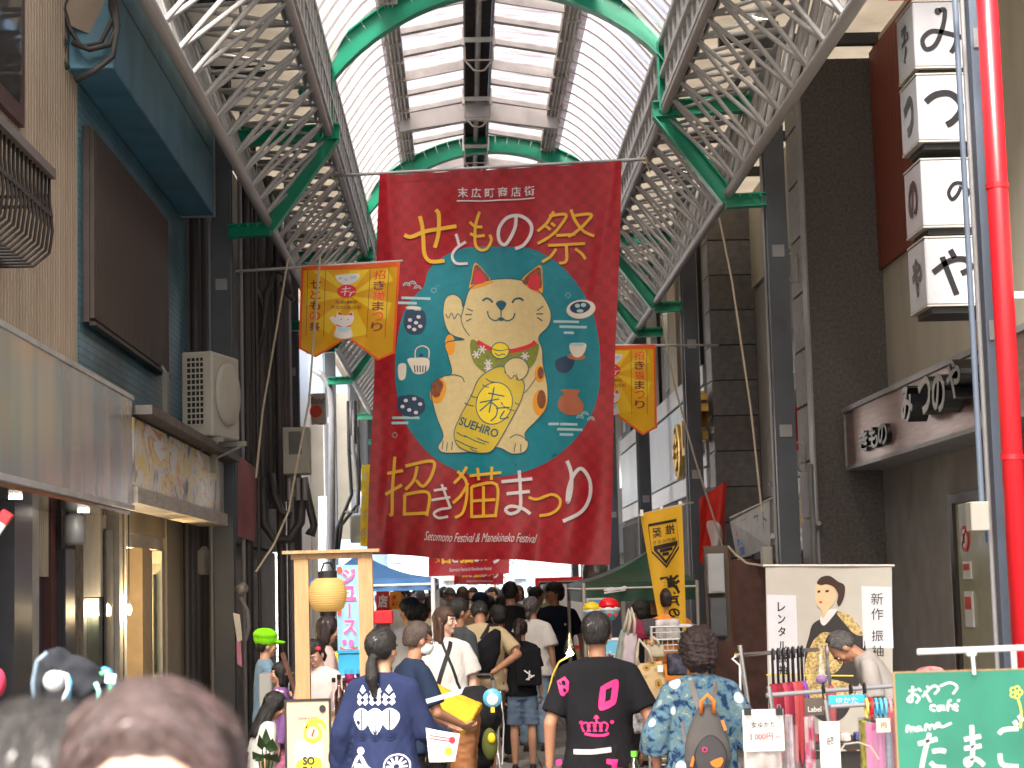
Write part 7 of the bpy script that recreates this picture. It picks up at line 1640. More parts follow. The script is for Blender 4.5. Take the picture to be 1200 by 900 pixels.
# slanting dark board / tablet easel near the child in the green cap
t = thing('folding_easel', 'dark wooden folding easel leaning beside the child in the green cap', 'easel', at(345, 800, 14)); MB().tube([at(331, 765, 14), at(347, 812, 14)], .022, 4).build('upright', WOODD, t); MB().tube([at(338, 780, 14.1), at(348, 830, 14.1)], .018, 4).build('upright', DARK, t); MB().tube([at(334, 790, 14), at(345, 788, 14)], .012, 4).build('shelf', WOODD, t)
# cabinet and bits near the left pillar
t, a, b_ = metalbox('cabinet', 'small grey cabinet behind the seated girl', 303, 319, 790, 830, 15.0, .3, GREY); box('door', BOXG, t, a.x+.01, b_.x-.01, 14.985, 14.997, b_.z+.01, a.z-.01)
t = thing('paper_strip', 'narrow printed paper strip hanging by the left steel pillar', 'notice', at(282, 720, 19)); P_ = [at(273, 718, 19.2), at(281, 720, 19.2), at(278, 752, 19.2), at(284, 750, 19.2)]
MB().quad(P_[0], P_[1], P_[3], P_[2]).build('upper_sheet', PAPER, t); MB().quad(at(277, 752, 19.2), at(282, 751, 19.2), at(284, 782, 19.2), at(278, 778, 19.2)).build('lower_sheet', flat('pink_paper', (.7, .25, .4)), t)
t = thing('pulley', 'round cream cord pulley fixed to the left pillar', 'pulley', at(284, 690, 19.3)); M = Euler((PI/2, 0, 0)).to_matrix(); MB().lathe(at(284, 690, 19.3), [(0, 0), (.06, 0), (.065, .03), (.03, .06), (.05, .09), (0, .1)], 18, M).build('wheel', BOXG, t, smooth=True); MB().tube([at(282, 700, 19.3), at(290, 715, 19.3), at(292, 735, 19.3), at(288, 750, 19.3)], .02, 6).build('cord', GREY, t)
# grey column units behind (left of stand)
for px, Y, m_ in ((262, 24, WALLB), (325, 26, FRM), (333, 27, PANELW), (341, 25.5, CONDUIT)):
    pass
# potted plant by the seated girl
LEAF = mat('dark_leaf', (.035, .075, .025), .35, var=.35, vs=14, trans=.15)
t = thing('potted_plant', 'broad leaved green potted plant beside the seated girl', 'plant', at(312, 930, 12.6)); c0 = at(312, 915, 12.6); MB().lathe(V(c0.x, c0.y, 0), [(0, 0), (.11, 0), (.14, .32), (.13, .34), (0, .34)], 18).build('pot', mat('clay_pot_real', (.25, .11, .06), .8), t)
for k, (px, py, w_, l_, a_) in enumerate(((312, 862, .03, .2, -.3), (304, 870, .028, .2, -.9), (320, 875, .05, .2, .5), (296, 890, .03, .16, -1.2), (316, 892, .045, .2, .1), (326, 893, .04, .15, 1.0), (303, 893, .04, .2, -.5))):
    tip = at(px, py-10, 12.5+random.uniform(-.1, .1)); base = V(c0.x, c0.y, .36); mid = base.lerp(tip, .55)+V(0, 0, .1); MB().tube([base, mid], .005, 5).build('stem', LEAF, t)
    d = (tip-mid).normalized(); s_ = d.cross(V(0, 1, 0)).normalized()*w_
    MB().add([mid, mid.lerp(tip, .35)+s_+V(0, -.01, 0), mid.lerp(tip, .35)-s_+V(0, -.01, 0), tip+V(0, -.02, 0), mid.lerp(tip, .4)+V(0, .01, 0)], [(0, 1, 4), (0, 4, 2), (1, 3, 4), (4, 3, 2)]).build('leaf', LEAF, t, smooth=True)
# --- blue tent
TB = mat('blue_canopy', (.10, .27, .60), .45, var=.08, bump=.15, bs=6, trans=.35)
def tent(label, m, apex, corners, z0, val, poleh, PW=WHITE):
    t = thing('tent', label, 'tent', V(*apex[:2], 0)); A_ = V(*apex); C = [V(x, y, z0) for x, y in corners]
    def pane(p, q):
        b = MB(); b.grid(lambda u, v: (p.lerp(q, u)).lerp(A_, v)-V(0, 0, .10*math.sin(v*PI)*(math.sin(u*PI)*.6+.5)), 12, 8); b.build('canopy_panel', m, t, smooth=True)
        b = MB(); b.grid(lambda u, v: p.lerp(q, u)-V(0, 0, val*v)+(p.lerp(q, .5)-V(A_.x, A_.y, z0)).normalized()*(.012*math.sin(u*30)*v+.002), 24, 3); b.build('valance', m, t, smooth=True)
    for i in range(4): pane(C[i], C[(i+1) % 4])
    for c in C: rod('tent_pole', PW, t, V(c.x*.995+A_.x*.005, c.y, 0), V(c.x*.995+A_.x*.005, c.y, z0), .02, 8)
    for i in range(4): rod('tent_bar', PW, t, C[i]-V(0, 0, .06), C[(i+1) % 4]-V(0, 0, .06), .014, 6)
    return t, C, A_
p1, p0 = at(508, 690, 16.2), at(350, 690, 16.2); ap = at(420, 652, 17.4)
tt, C, A_ = tent('blue pop up tent with a pleated valance left of the walkway', TB, (ap.x, 17.5, ZH(650, 17.5, 440)+.02), [(p0.x+.02, 16.2), (p1.x, 16.2), (p1.x, 18.8), (p0.x+.02, 18.8)], ZH(677, 16.2, 480), .11, 0)
# --- juice flag
t, fn = cloth('nobori_flag', 'pale blue vertical flag with pink juice lettering beside the lantern', 'flag', [(394, 662), (421, 662), (396, 766), (422, 766)], 14.6, flat('flag_pale_blue', (.35, .62, .78), trans=.25), .012)
pr = Print(fn, .1); pr.column('ジュース', .55, .03, .80, .62, .10); pr.build('lettering_outline', BWH, t, .006); pr = Print(fn, .1); pr.column('ジュース', .55, .03, .80, .60, .03); pr.ell(.3, .87, .1, .03); pr.ell(.62, .88, .12, .04); pr.build('lettering', flat('juice_pink', (.80, .12, .35)), t, .010)
pr = Print(fn, .1); pr.ell(.15, .06, .12, .04); pr.ell(.1, .5, .1, .08); pr.stroke([(.1, .93), (.4, .96), (.9, .93)], .02); pr.build('red_print', flat('print_red', (.75, .08, .05)), t, .008)
rod('flag_pole', WHITE, t, at(423, 780, 14.6), at(423, 655, 14.6), .012)
# red banners with shop lettering under blue tent
t, fn = cloth('hanging_banner', 'small red banner with white shop lettering under the blue tent', 'banner', [(441, 692), (456, 692), (441, 716), (456, 716)], 22, flat('signal_red', (.60, .02, .02)), .01); pr = Print(fn, .1); pr.text('店', .12, .2, .88, .85, .04); pr.build('lettering', BWH, t, .012)
t, fn = cloth('hanging_banner', 'small orange and red striped banner right of the white lettered one', 'banner', [(457, 693), (470, 693), (457, 714), (470, 714)], 22, ORANGEP, .01); pr = Print(fn, .1); pr.text('祭', .1, .2, .9, .85, .05); pr.build('lettering', CORAL, t, .012)
t = thing('blue_crate', 'blue plastic crate standing behind the lantern stand', 'crate', at(408, 772, 14.4)); a, b_ = at(396, 766, 14.4), at(424, 782, 14.4); box('crate_body', mat('crate_blue', (.03, .30, .50), .4), t, a.x, b_.x, 14.4, 14.8, b_.z-.1, a.z, .008); box('crate_rim', MATS['crate_blue'], t, a.x-.01, b_.x+.01, 14.39, 14.81, a.z+.001, a.z+.02)
tb = thing('stall_table', 'folding table with goods behind the blue crate', 'table', V(at(410, 0, 14.6).x, 14.6, 0)); a, b_ = at(380, 788, 14.4), at(440, 788, 14.4); box('table_top', WHITE, tb, a.x, b_.x, 14.3, 15.1, a.z-.04, b_.z-.02)
for x in (a.x+.05, b_.x-.05): rod('leg', GREY, tb, V(x, 14.35, 0), V(x, 14.35, a.z-.04), .012); rod('leg', GREY, tb, V(x, 15.0, 0), V(x, 15.0, a.z-.04), .012)
# red box stand
t, a, b_ = metalbox('red_box', 'bright red display box on a dark stand behind the man with the mask', 438, 460, 716, 731, 12.6, .14, mat('crimson_card', (.62, .01, .02), .5)); box('stand', MATS['maroon_paint'], t, a.x+.03, b_.x-.02, 12.62, 12.7, 0, b_.z-.001)
# --- stroller
D = 14.6; x = X0(553, D); t = thing('stroller', 'dark folding stroller with silver frame tubes in front of the man in sand', 'stroller', (x, D, 0)); SV = mat('silver_tube', (.5, .5, .5), .3, metal=.8); SF = fabric('stroller_cloth', (.018, .018, .020))
for sx in (-.2, .2):
    b = MB(); b.tube([V(x+sx, D-.35, .13), V(x+sx*.8, D+.05, .62), V(x+sx*.75, D+.25, 1.02)], .013, 8); b.tube([V(x+sx, D+.42, .13), V(x+sx*.8, D+.05, .62), V(x+sx*.8, D-.2, .88)], .012, 8); b.tube([V(x+sx, D-.35, .16), V(x+sx, D+.42, .16)], .009, 6); b.build('frame_tube', SV, t, smooth=True)
    for dy in (-.35, .42):
        M = Euler((0, PI/2, 0)).to_matrix(); MB().lathe((x+sx-.012, D+dy, .085), [(0, 0), (.075, 0), (.085, .012), (.075, .024), (0, .024)], 20, M).build('wheel', BLACK, t, smooth=True)
b = MB(); b.tube([V(x-.15, D+.25, 1.02), V(x-.13, D+.28, 1.06), V(x+.13, D+.28, 1.06), V(x+.15, D+.25, 1.02)], .018, 8); b.build('handle', BLACK, t, smooth=True)
b = MB(); [b.ell(V(x, D-.08, .78), (.21, .25, .22)), b.ell(V(x-.02, D+.05, .55), (.19, .16, .24))]; co, fs = remesh(b, .015, 3); nn = normals(co, fs); co = co+nn*(.012*npnoise(co, 22, 2))[:, None]; link_mesh('hood_and_seat', [tuple(c) for c in co], fs, SF, t, smooth=True)
b = MB(); b.tube([V(x+.17, D-.02, .95), V(x+.18, D-.06, .7), V(x+.16, D-.08, .4)], .006, 5); b.tube([V(x+.20, D-.02, .95), V(x+.22, D-.06, .7), V(x+.20, D-.08, .4)], .006, 5); b.build('hanging_cord', WHITE, t)
c = at(577, 818, 14.1); t = thing('handheld_fan', 'round light blue hand fan clipped to the stroller handle', 'fan', c); MB().lathe(c, [(0, 0), (.068, 0), (.072, .008), (.066, .02), (0, .022)], 28, Euler((PI/2, 0, 0)).to_matrix()).build('fan_case', flat('fan_blue', (.10, .45, .70), .35), t, smooth=True); MB().lathe(c-V(0, .022, .01), [(0, 0), (.045, 0), (.04, .004), (0, .005)], 24, Euler((PI/2, 0, 0)).to_matrix()).build('fan_cover', WHITE, t, smooth=True); MB().box(c-V(0, .01, .085), (.03, .02, .04)).build('fan_grip', LEMON, t)
t = thing('net_bag', 'dark bag with a yellow item hanging from the stroller', 'bag', at(574, 880, 14.2)); b = MB(); b.ell(at(574, 872, 14.2), (.06, .05, .12)); b.build('bag_body', fabric('olive_net', (.10, .11, .03)), t, smooth=True); MB().ell(at(576, 865, 14.15), (.03, .02, .04)).build('yellow_item', LEMON, t, smooth=True)
# --- bundle in the left foreground
D = 5.0; fc = lambda px, py, d=D: at(px, py, d)
t = thing('black_bundle', 'black cloth bundle with folds at the lower left, a grey fan clipped on', 'bundle', fc(78, 830)); b = MB(); b.ell(fc(66, 800), (.055, .06, .085)); b.ell(fc(88, 798), (.07, .06, .06)); b.ell(fc(104, 806), (.04, .05, .05)); b.ell(fc(60, 830), (.05, .05, .07)); co, fs = remesh(b, .006, 3); nn = normals(co, fs); co = co+nn*(.010*(1-2*np.abs(npnoise(co, 30, 8))))[:, None]; link_mesh('folded_cloth', [tuple(c) for c in co], fs, fabric('black_nylon', (.012, .013, .016), spec=.15), t, smooth=True)
MB().tube([fc(42, 835, 4.9), fc(39, 800, 4.9), fc(44, 775, 4.9), fc(56, 765, 4.9)], .008, 6).build('edge_piping', mat('slate_piping', (.08, .11, .14), .5), t, smooth=True)
c = fc(64, 798, 4.86); MB().lathe(c, [(0, 0), (.026, 0), (.028, .01), (.02, .022), (0, .024)], 20, Euler((PI/2, 0, 0)).to_matrix()).build('fan_case', GREY, t, smooth=True); MB().tube([c+V(.01, 0, .02), c+V(.03, 0, .015), c+V(.035, 0, -.02), c+V(.02, 0, -.05), c+V(.022, 0, -.09)], .006, 6).build('fan_strap', mat('pale_grey_plastic', (.4, .42, .44), .4), t, smooth=True)
t = thing('blue_patterned_cloth', 'blue patterned cloth with coloured straps beside the black bundle', 'cloth', fc(105, 830)); b = MB(); b.ell(fc(100, 822, 5.05), (.07, .05, .05)); b.ell(fc(122, 808, 5.05), (.03, .03, .055)); co, fs = remesh(b, .006, 3); nn = normals(co, fs); co = co+nn*(.008*npnoise(co, 40, 4))[:, None]; link_mesh('folds', [tuple(c) for c in co], fs, mat('azure_pattern', (.04, .24, .55), .6, var=.9, vs=40), t, smooth=True)
for i, (P, cc) in enumerate((([(118, 790), (126, 786), (130, 800), (126, 830)], (.1, .5, .2)), ([(78, 790), (82, 800), (80, 820)], (.05, .4, .7)), ([(112, 800), (116, 810), (112, 830)], (.2, .6, .5)))): MB().tube([fc(*q, 4.9) for q in P], .006, 6).build('strap', flat('strap_%s' % ('green', 'blue', 'mint')[i], cc), t, smooth=True)
MB().box(fc(130, 795, 4.9), (.025, .02, .022), Euler((0, .15, 0)).to_matrix()).build('white_tag', WHITE, t)
# ================================================================== RIGHT HAND STALLS
# --- green tent
TG = mat('green_canopy', (.006, .045, .022), .5, var=.1, bump=.15, bs=6, trans=.1)
Yg = 18.8; q0 = at(684, 700, Yg); q1 = at(800, 700, Yg); za = ZH(640, 20.2, 765)
tt, C, A_ = tent('dark green pop up tent with a small white logo on the valance', TG, (at(768, 640, 20.2).x, 20.2, za), [(q0.x, Yg), (q1.x+.15, Yg), (q1.x+.15, 21.6), (q0.x, 21.6)], ZH(683, Yg, 700), .19, 0, FRM)
f = lambda x, y, l: at(x, y, Yg-.03-l); pr = Print(f, 50); pr.blob([(707, 692), (716, 688), (722, 690), (732, 686.5), (734, 690), (720, 693)]); pr.stroke([(708, 695), (733, 691)], 2.2, False); pr.build('logo_print', BWH, tt, .0)
# silver bundle above the tent
t = tag(MB().ell(at(697, 672, 21.9), (.15, .12, .2)).build('plastic_bundle', mat('silver_film', (.3, .3, .3), .3, metal=.5, bump=.6, bs=20), smooth=True), 'crumpled silver grey bundle hanging over the left end of the green tent', 'bundle')
# --- yellow flag, seen from behind so that its lettering is mirrored
FY = flat('flag_yellow', (.74, .42, .02), trans=.15)
t, fn = cloth('nobori_flag', 'tall orange yellow vertical flag with mirrored black brush lettering', 'flag', [(750, 602), (799, 592), (779, 772), (806, 772)], 17.6, FY, .03, nu=20, nv=40, D2=17.4)
INK = flat('brush_ink', (.02, .015, .01), trans=.05)
pr = Print(fn, .08); 
for pts in ([(.15, .09), (.85, .09), (.87, .27), (.5, .385), (.13, .27), (.15, .09)],): pr.stroke(pts, .018, False)
pr.text('推', .22, .115, .46, .175, .01, mirror=True) if False else None
pr.text('推', .56, .11, .80, .175, .01, mirror=True); pr.text('奨', .22, .115, .46, .18, .01, mirror=True); pr.text('瀬戸のまち', .2, .20, .82, .225, 0, mirror=True)
for pts in ([(.2, .25), (.84, .24), (.5, .355), (.2, .25)], [(.36, .275), (.7, .27)], [(.42, .30), (.6, .30)]): pr.stroke(pts, .03 if len(pts) > 3 else .022, False)
for c, y0, y1, x0, x1 in (('瀬', .445, .575, .25, .85), ('戸', .585, .655, .36, .80), ('の', .665, .725, .4, .78)): pr.text(c, x0, y0, x1, y1, .035, mirror=True)
pr.text('お', .35, .77, .92, .90, .04, mirror=True); pr.text('み', .3, .91, .85, .995, .04, mirror=True); pr.build('brush_lettering', INK, t, .006)
MB().tube([at(748, 604, 17.6), at(801, 591, 17.5), at(812, 589, 18.3)], .012, 6).build('flag_bar', FRM, t); 
for q in ((752, 601), (775, 596), (797, 591)): MB().box(at(*q, 17.55), (.03, .012, .06)).build('flag_loop', WHITE, t)
# --- white display board with red border
t, f = signboard('display_board', 'large white display board edged in red behind the tall man in navy', 627, 692, 677, 760, 26, mat('board_red', (.65, .01, .02), .5), flat('board_white', (.62, .61, .60), .4), fw=.05, dep=.06, cat='board', legs=True)
pr = Print(f, .3); pr.stroke([(.08, .08), (.95, .08)], .03, False); pr.stroke([(.08, .08), (.08, .99)], .03, False); pr.stroke([(.36, .08), (.36, .99)], .015, False); pr.build('dark_lines', DARK, t, .002)
# --- blue poster display and easel
t, f = signboard('display_board', 'sky blue poster board with cut paper shapes left of the man in black', 687, 713, 701, 790, 17.5, FRM, flat('poster_blue', (.04, .30, .50), .5, var=.2), fw=.02, dep=.03, cat='board', legs=True)
pr = Print(f, .3); pr.poly([(.1, .05), (.3, .05), (.3, .3), (.12, .3)]); pr.poly([(.42, .3), (.6, .28), (.58, .5)]); pr.poly([(.6, .1), (.8, .2), (.7, .3)]); pr.build('paper_shapes', flat('kraft_print', (.45, .28, .14)), t, .003); pr = Print(f, .3); pr.poly([(.05, .35), (.38, .3), (.4, .55), (.08, .6)]); pr.ell(.8, .7, .12, .08); pr.build('pale_shapes', flat('pale_print', (.5, .62, .68)), t, .004); pr = Print(f, .3); pr.text('氷', .55, .55, .95, .75, .04); pr.ell(.7, .86, .1, .06); pr.build('red_shapes', CORAL, t, .005)
t, f = signboard('easel', 'small white framed blue poster on an easel behind the man in black', 695, 729, 748, 800, 14.5, WHITE, flat('easel_blue', (.15, .50, .70), .4), fw=.02, dep=.02, legs=True, cat='easel'); pr = Print(f, .3); pr.ell(.6, .5, .2, .15); pr.text('氷', .4, .3, .8, .6, .03); pr.build('white_print', BWH, t, .003)
# --- two big shaved ice display cups
for px, py, col, lab, m_ in ((693, 716, 0, 'yellow topped round shaved ice display cup under the green tent', flat('syrup_yellow', (.80, .60, .02), .25)), (713.5, 714, 1, 'red topped round shaved ice display cup under the green tent', flat('syrup_red', (.72, .01, .02), .25))):
    Dc = 16.4; c = at(px, py, Dc); R_ = .078 if not col else .098
    t = thing('shaved_ice_cup', lab, 'ornament', c-V(0, 0, R_), 0, 'shaved ice ornaments under the green tent')
    MB().lathe(c, [(0, -R_), (R_*.5, -R_*.95), (R_*.75, -R_*.6), (R_*.97, -R_*.12), (0, -.1*R_)], 24).build('cup_bowl', flat('cup_teal', (.06, .42, .50), .3, var=.1), t, smooth=True)
    b = MB(); b.lathe(c, [(R_*.99, -R_*.12), (R_*1.03, .0), (R_*.98, R_*.22), (R_*.8, R_*.5), (0, R_*.6)], 24); b.build('ice_band', WHITE, t, smooth=True)
    b = MB()
    rg_ = []
    for j, (rr, zz) in enumerate(((1.01, .2), (.93, .5), (.72, .80), (.4, .98), (.02, 1.04))): rg_.append([c+V(rr*R_*math.cos(2*PI*i/24), rr*R_*math.sin(2*PI*i/24), R_*(zz+(.09*math.sin(i*1.9) if j == 0 else 0))) for i in range(24)])
    b.loft(rg_); b.build('syrup_top', m_, t, smooth=True)
    for k in range(3): MB().lathe(c+V((k-1)*R_*.5, -R_*.86, -R_*.45), [(0, 0), (R_*.2, 0), (R_*.18, .005), (0, .006)], 10, Euler((PI/2, 0, 0)).to_matrix()).build('flower_print', CORAL, t)
    rod('cup_stand', GREY, t, V(c.x, c.y, 0), c-V(0, 0, R_), .015)
# --- bag rack
D = 13.6; t = thing('bag_rack', 'white wire rack on castors filled with bags right of the man in black', 'rack', (X0(768, D), D, 0)); x0, x1 = at(738, 0, D).x+.0, at(792, 0, D).x; WR = mat('wire_chrome', (.5, .5, .48), .35, metal=.6)
zt = ZH(735, D, 765)
for x in (x0, x1):
    for dy in (0, .45): rod('upright', WR, t, V(x, D+dy, .08), V(x, D+dy, zt), .011)
for z in (zt, zt-.09, .75, .45, .2):
    rod('rail', WR, t, V(x0, D, z), V(x1, D, z), .007); rod('rail', WR, t, V(x0, D+.45, z), V(x1, D+.45, z), .007); rod('rail', WR, t, V(x0, D, z), V(x0, D+.45, z), .007); rod('rail', WR, t, V(x1, D, z), V(x1, D+.45, z), .007)
n = 9
for k in range(n): rod('basket_wire', WR, t, V(x0+(x1-x0)*k/n, D, zt), V(x0+(x1-x0)*k/n, D, zt-.17), .004)
for z in (zt-.04, zt-.13, zt-.17): rod('basket_wire', WR, t, V(x0, D, z), V(x1, D, z), .004)
for z in (.3, .12): rod('rail', WR, t, V(x0-.5, D-.1, z), V(x1, D-.1, z), .012)
def bag(label, px, py, D, w_, h_, m_, handle=None, dep=.08, flatb=False, rot=0):
    c = at(px, py, D); t = thing('bag', label, 'bag', c-V(0, 0, h_/2), 0, None); b = MB(); M = Euler((0, rot, 0)).to_matrix()
    b.loft([[c+M@V(rx*w_/2*math.copysign(abs(math.cos(a))**.5, math.cos(a)), ry*dep*math.copysign(abs(math.sin(a))**.6, math.sin(a)), z*h_) for a in [2*PI*i/24 for i in range(24)]] for z, rx, ry in ((-.5, .94, .7), (-.46, 1, .9), (-.2, 1.0, 1), (.2, .98, .8), (.46, .96, .35), (.5, .95, .2))])
    co, fs = remesh(b, .008, 2); nn = normals(co, fs); co = co+nn*(.006*npnoise(co, 26, int(px)))[:, None]; link_mesh('bag_body', [tuple(q) for q in co], fs, m_, t, smooth=True)
    if handle:
        for dy in (-.03, .03): MB().tube([c+M@V(-w_*.25, dy, h_*.47), c+M@V(-w_*.18, dy, h_*.8), c+M@V(-.02, dy, h_*1.12), c+M@V(w_*.14, dy, h_*.8), c+M@V(w_*.2, dy, h_*.47)], .010, 6).build('handle', handle, t, smooth=True)
    return t, c
m = fabric('tapestry_floral', (.42, .31, .17)); N, L, p = nodes(m); vo = N.new('ShaderNodeTexVoronoi'); vo.inputs['Scale'].default_value = 16; tc = N.new('ShaderNodeTexCoord'); L.new(tc.outputs['Object'], vo.inputs[0]); rr = N.new('ShaderNodeValToRGB'); e = rr.color_ramp.elements; e[0].position = .1; e[0].color = (.10, .05, .015, 1); e[1].position = .5; e[1].color = (.45, .33, .17, 1); q = e.new(.25); q.color = (.45, .25, .05, 1); q = e.new(.33); q.color = (.22, .17, .08, 1); L.new(vo.outputs[0], rr.inputs[0]); L.new(rr.outputs[0], p.inputs['Base Color'])
t, c = bag('beige tapestry tote bag with flowers hanging on the rack', 759, 799, 12.9, .25, .26, m, fabric('cream_strap', (.5, .44, .34)), rot=-.1); MB().box(c+V(.08, -.085, .09), (.035, .006, .045)).build('price_tag', WHITE, t)
ORL = mat('orange_leather', (.55, .20, .03), .4); MAR = fabric('burgundy_bag', (.20, .02, .05)); WHB = fabric('grey_white_bag', (.45, .43, .42), var=.5, vs=12)
bag('burgundy quilted bag standing in the left of the wire basket', 748, 738, 13.8, .16, .14, MAR); bag('dark grey bag standing in the middle of the wire basket', 762, 735, 13.8, .14, .12, fabric('slate_bag', (.06, .055, .06))); bag('white and grey crumpled bag at the right of the wire basket', 782, 738, 13.7, .18, .15, WHB)
bag('cream cylindrical pouch hanging in the upper rack', 768, 763, 13.5, .13, .09, fabric('cream_pouch', (.40, .36, .26)), CREAM, dep=.05); t, c = bag('orange leather bag hanging in the upper rack', 781, 762, 13.75, .17, .19, ORL, ORL); bag('pale lilac slim bag hanging at the left of the rack', 737, 765, 13.3, .10, .28, fabric('lilac_bag', (.42, .36, .38)), CREAM, dep=.05, rot=.15); bag('sage green slim bag at the outer left of the rack', 730, 758, 13.4, .08, .24, fabric('sage_bag', (.25, .29, .25)), CREAM, dep=.05, rot=.25)
bag('patterned grey and white tote low on the rack', 750, 838, 13.2, .3, .24, fabric('mosaic_bag', (.32, .31, .32), var=.8, vs=26), dep=.1); bag('dark printed pouch on the rack shelf by the yellow flag', 793, 778, 13.6, .14, .16, fabric('night_pouch', (.05, .05, .07), var=.8, vs=20))
t = thing('white_trousers_stand', 'white easel legs and sheet hanging beside the bag rack', 'stand', at(733, 800, 13.9)); MB().tube([at(728, 790, 13.9), at(741, 745, 13.9)], .014, 6).build('leg', WHITE, t); MB().tube([at(752, 800, 13.9), at(741, 745, 13.9)], .014, 6).build('leg', WHITE, t)
# --- hanging kimono poster
t, fn = cloth('kimono_poster', 'hanging white poster of a woman in a black kimono with vertical lettering', 'poster', [(897, 663), (1045, 663), (901, 880), (1047, 880)], 14.6, flat('poster_cloth', (.50, .475, .42), .5, trans=.05), .012, nu=24, nv=30)
MB().cyl(at(894, 663, 14.6), at(1048, 663, 14.6), .012, n=8).build('poster_bar', FRM, t)
S2 = lambda x, y: ((x-897)/148, (y-663)/217)
def PP(): return Print(fn, .08)
def qb(pr, pts): pr.blob([S2(800+x/3, 600+y/3) for x, y in pts])
pr = PP(); pr.poly([S2(898, 697), S2(932, 698), S2(934, 790), S2(899, 790)]); pr.poly([S2(1009, 687), S2(1044, 688), S2(1046, 760), S2(1010, 760)]); pr.build('caption_strip', flat('strip_white', (.64, .64, .68), .4), t, .003)
pr = PP(); [pr.text(c, *S2(910, 706+i*14.5), *S2(919, 717+i*14.5), .02) for i, c in enumerate('レンタ')]; [pr.text(c, *S2(910, 752+i*14), *S2(920, 763+i*14), .02) for i, c in enumerate('ル振袖')]; pr.text('新', *S2(1020, 695), *S2(1034, 709)); pr.text('作', *S2(1020, 713), *S2(1034, 727)); pr.text('振', *S2(1020, 739), *S2(1034, 752)); pr.text('袖', *S2(1020, 757), *S2(1034, 770)); pr.build('lettering', DARK, t, .006)
pr = PP(); qb(pr, [(440, 440), (455, 395), (500, 370), (540, 350), (590, 375), (625, 420), (640, 520), (600, 640), (560, 720), (500, 740), (440, 700), (425, 600), (425, 500)]); pr.build('kimono_black', flat('kimono_black', (.025, .02, .02)), t, .003)
pr = PP(); qb(pr, [(425, 540), (455, 455), (480, 450), (500, 520), (480, 640), (440, 640)]); qb(pr, [(470, 440), (520, 430), (560, 520), (520, 570), (470, 520)]); qb(pr, [(540, 355), (585, 365), (630, 430), (600, 430), (560, 385)]); qb(pr, [(440, 600), (520, 590), (600, 620), (560, 680), (460, 690)]); pr.build('kimono_pattern', mat('kimono_gold', (.50, .36, .14), .5, var=.7, vs=45, bump=0), t, .005)
pr = PP(); qb(pr, [(483, 370), (510, 345), (540, 345), (520, 375), (495, 400), (482, 390)]); pr.build('collar_white', BWH, t, .0065)
pr = PP(); qb(pr, [(463, 270), (480, 240), (520, 245), (540, 290), (530, 320), (510, 345), (490, 375), (484, 345), (468, 325)]); pr.build('face_print', flat('poster_skin', (.66, .48, .28)), t, .008)
pr = PP(); qb(pr, [(470, 250), (485, 230), (515, 225), (545, 245), (568, 260), (565, 300), (550, 330), (540, 320), (545, 290), (530, 265), (505, 255), (485, 258)]); [pr.stroke([S2(800+a/3, 600+b_/3) for a, b_ in st], .012) for st in ([(472, 282), (482, 279)], [(500, 280), (512, 278)])]; pr.build('hair_print', flat('poster_hair', (.04, .015, .01)), t, .0095)
pr = PP(); pr.stroke([S2(800+477/3, 600+318/3), S2(800+488/3, 600+318/3)], .009); pr.build('lips_print', CORAL, t, .0105)
MB().cyl(at(898, 791, 14.2), at(1000, 792, 14.2), .006, n=6).build('yellow_cord', LEMON, t)
# --- umbrella rail
D = 10.2; t = thing('umbrella_rail', 'chrome rail with umbrellas hooked over it in front of the kimono poster', 'rack', (X0(910, D), D, 0))
a, b_ = at(862, 768, D), at(958, 761, D+.4); rod('rail', CHROME, t, a, b_, .012, 10); rod('upright', CHROME, t, V(at(867, 0, D).x, D, 0), at(867, 756, D), .014, 10); MB().tube([at(864, 768, D), at(858, 772, D), at(867, 780, D), at(868, 830, D)], .006, 6).build('hook_wire', WHITE, t)
UC = [('crimson', (.30, .02, .04)), ('dark red', (.20, .015, .03)), ('rose', (.42, .06, .09)), ('wine', (.25, .02, .05)), ('coral', (.45, .08, .08)), ('brick red', (.38, .05, .06)), ('violet', (.14, .05, .30)), ('purple', (.20, .08, .42))]
for i, (cn, col) in enumerate(UC):
    px = 873+i*6.2 if i < 6 else (897, 908)[i-6]+1; x = at(px, 0, D).x; y_ = D-.04+.012*i; zr = at(px, 768-(px-862)*.08, D).z
    t = thing('umbrella', f"furled {cn} umbrella with a dark crook handle, {['first', 'second', 'third', 'fourth', 'fifth', 'sixth', 'seventh', 'eighth'][i]} from the left on the rail", 'umbrella', V(x, y_, zr-.5), 0, 'umbrellas hung on the chrome rail')
    MB().tube([V(x, y_-.025, zr-.03), V(x, y_-.02, zr+.012), V(x, y_+.0, zr+.024), V(x, y_+.02, zr+.012), V(x, y_+.024, zr-.05), V(x, y_+.024, zr-.16)], .0075, 8).build('crook_handle', DARK, t, smooth=True)
    b = MB(); rgs = []
    for z, r_ in ((-.16, .016), (-.19, .026), (-.3, .028), (-.45, .020), (-.58, .010), (-.62, .004)): rgs.append([V(x+r_*(1+.25*math.sin(k*2*PI/16*5+z*9))*math.cos(k*2*PI/16), y_+.024+r_*math.sin(k*2*PI/16), zr+z) for k in range(16)])
    b.loft(rgs[::-1]); b.build('furled_canopy', fabric('umbrella_'+cn.replace(' ', '_'), col, rough=.5), t, smooth=True)
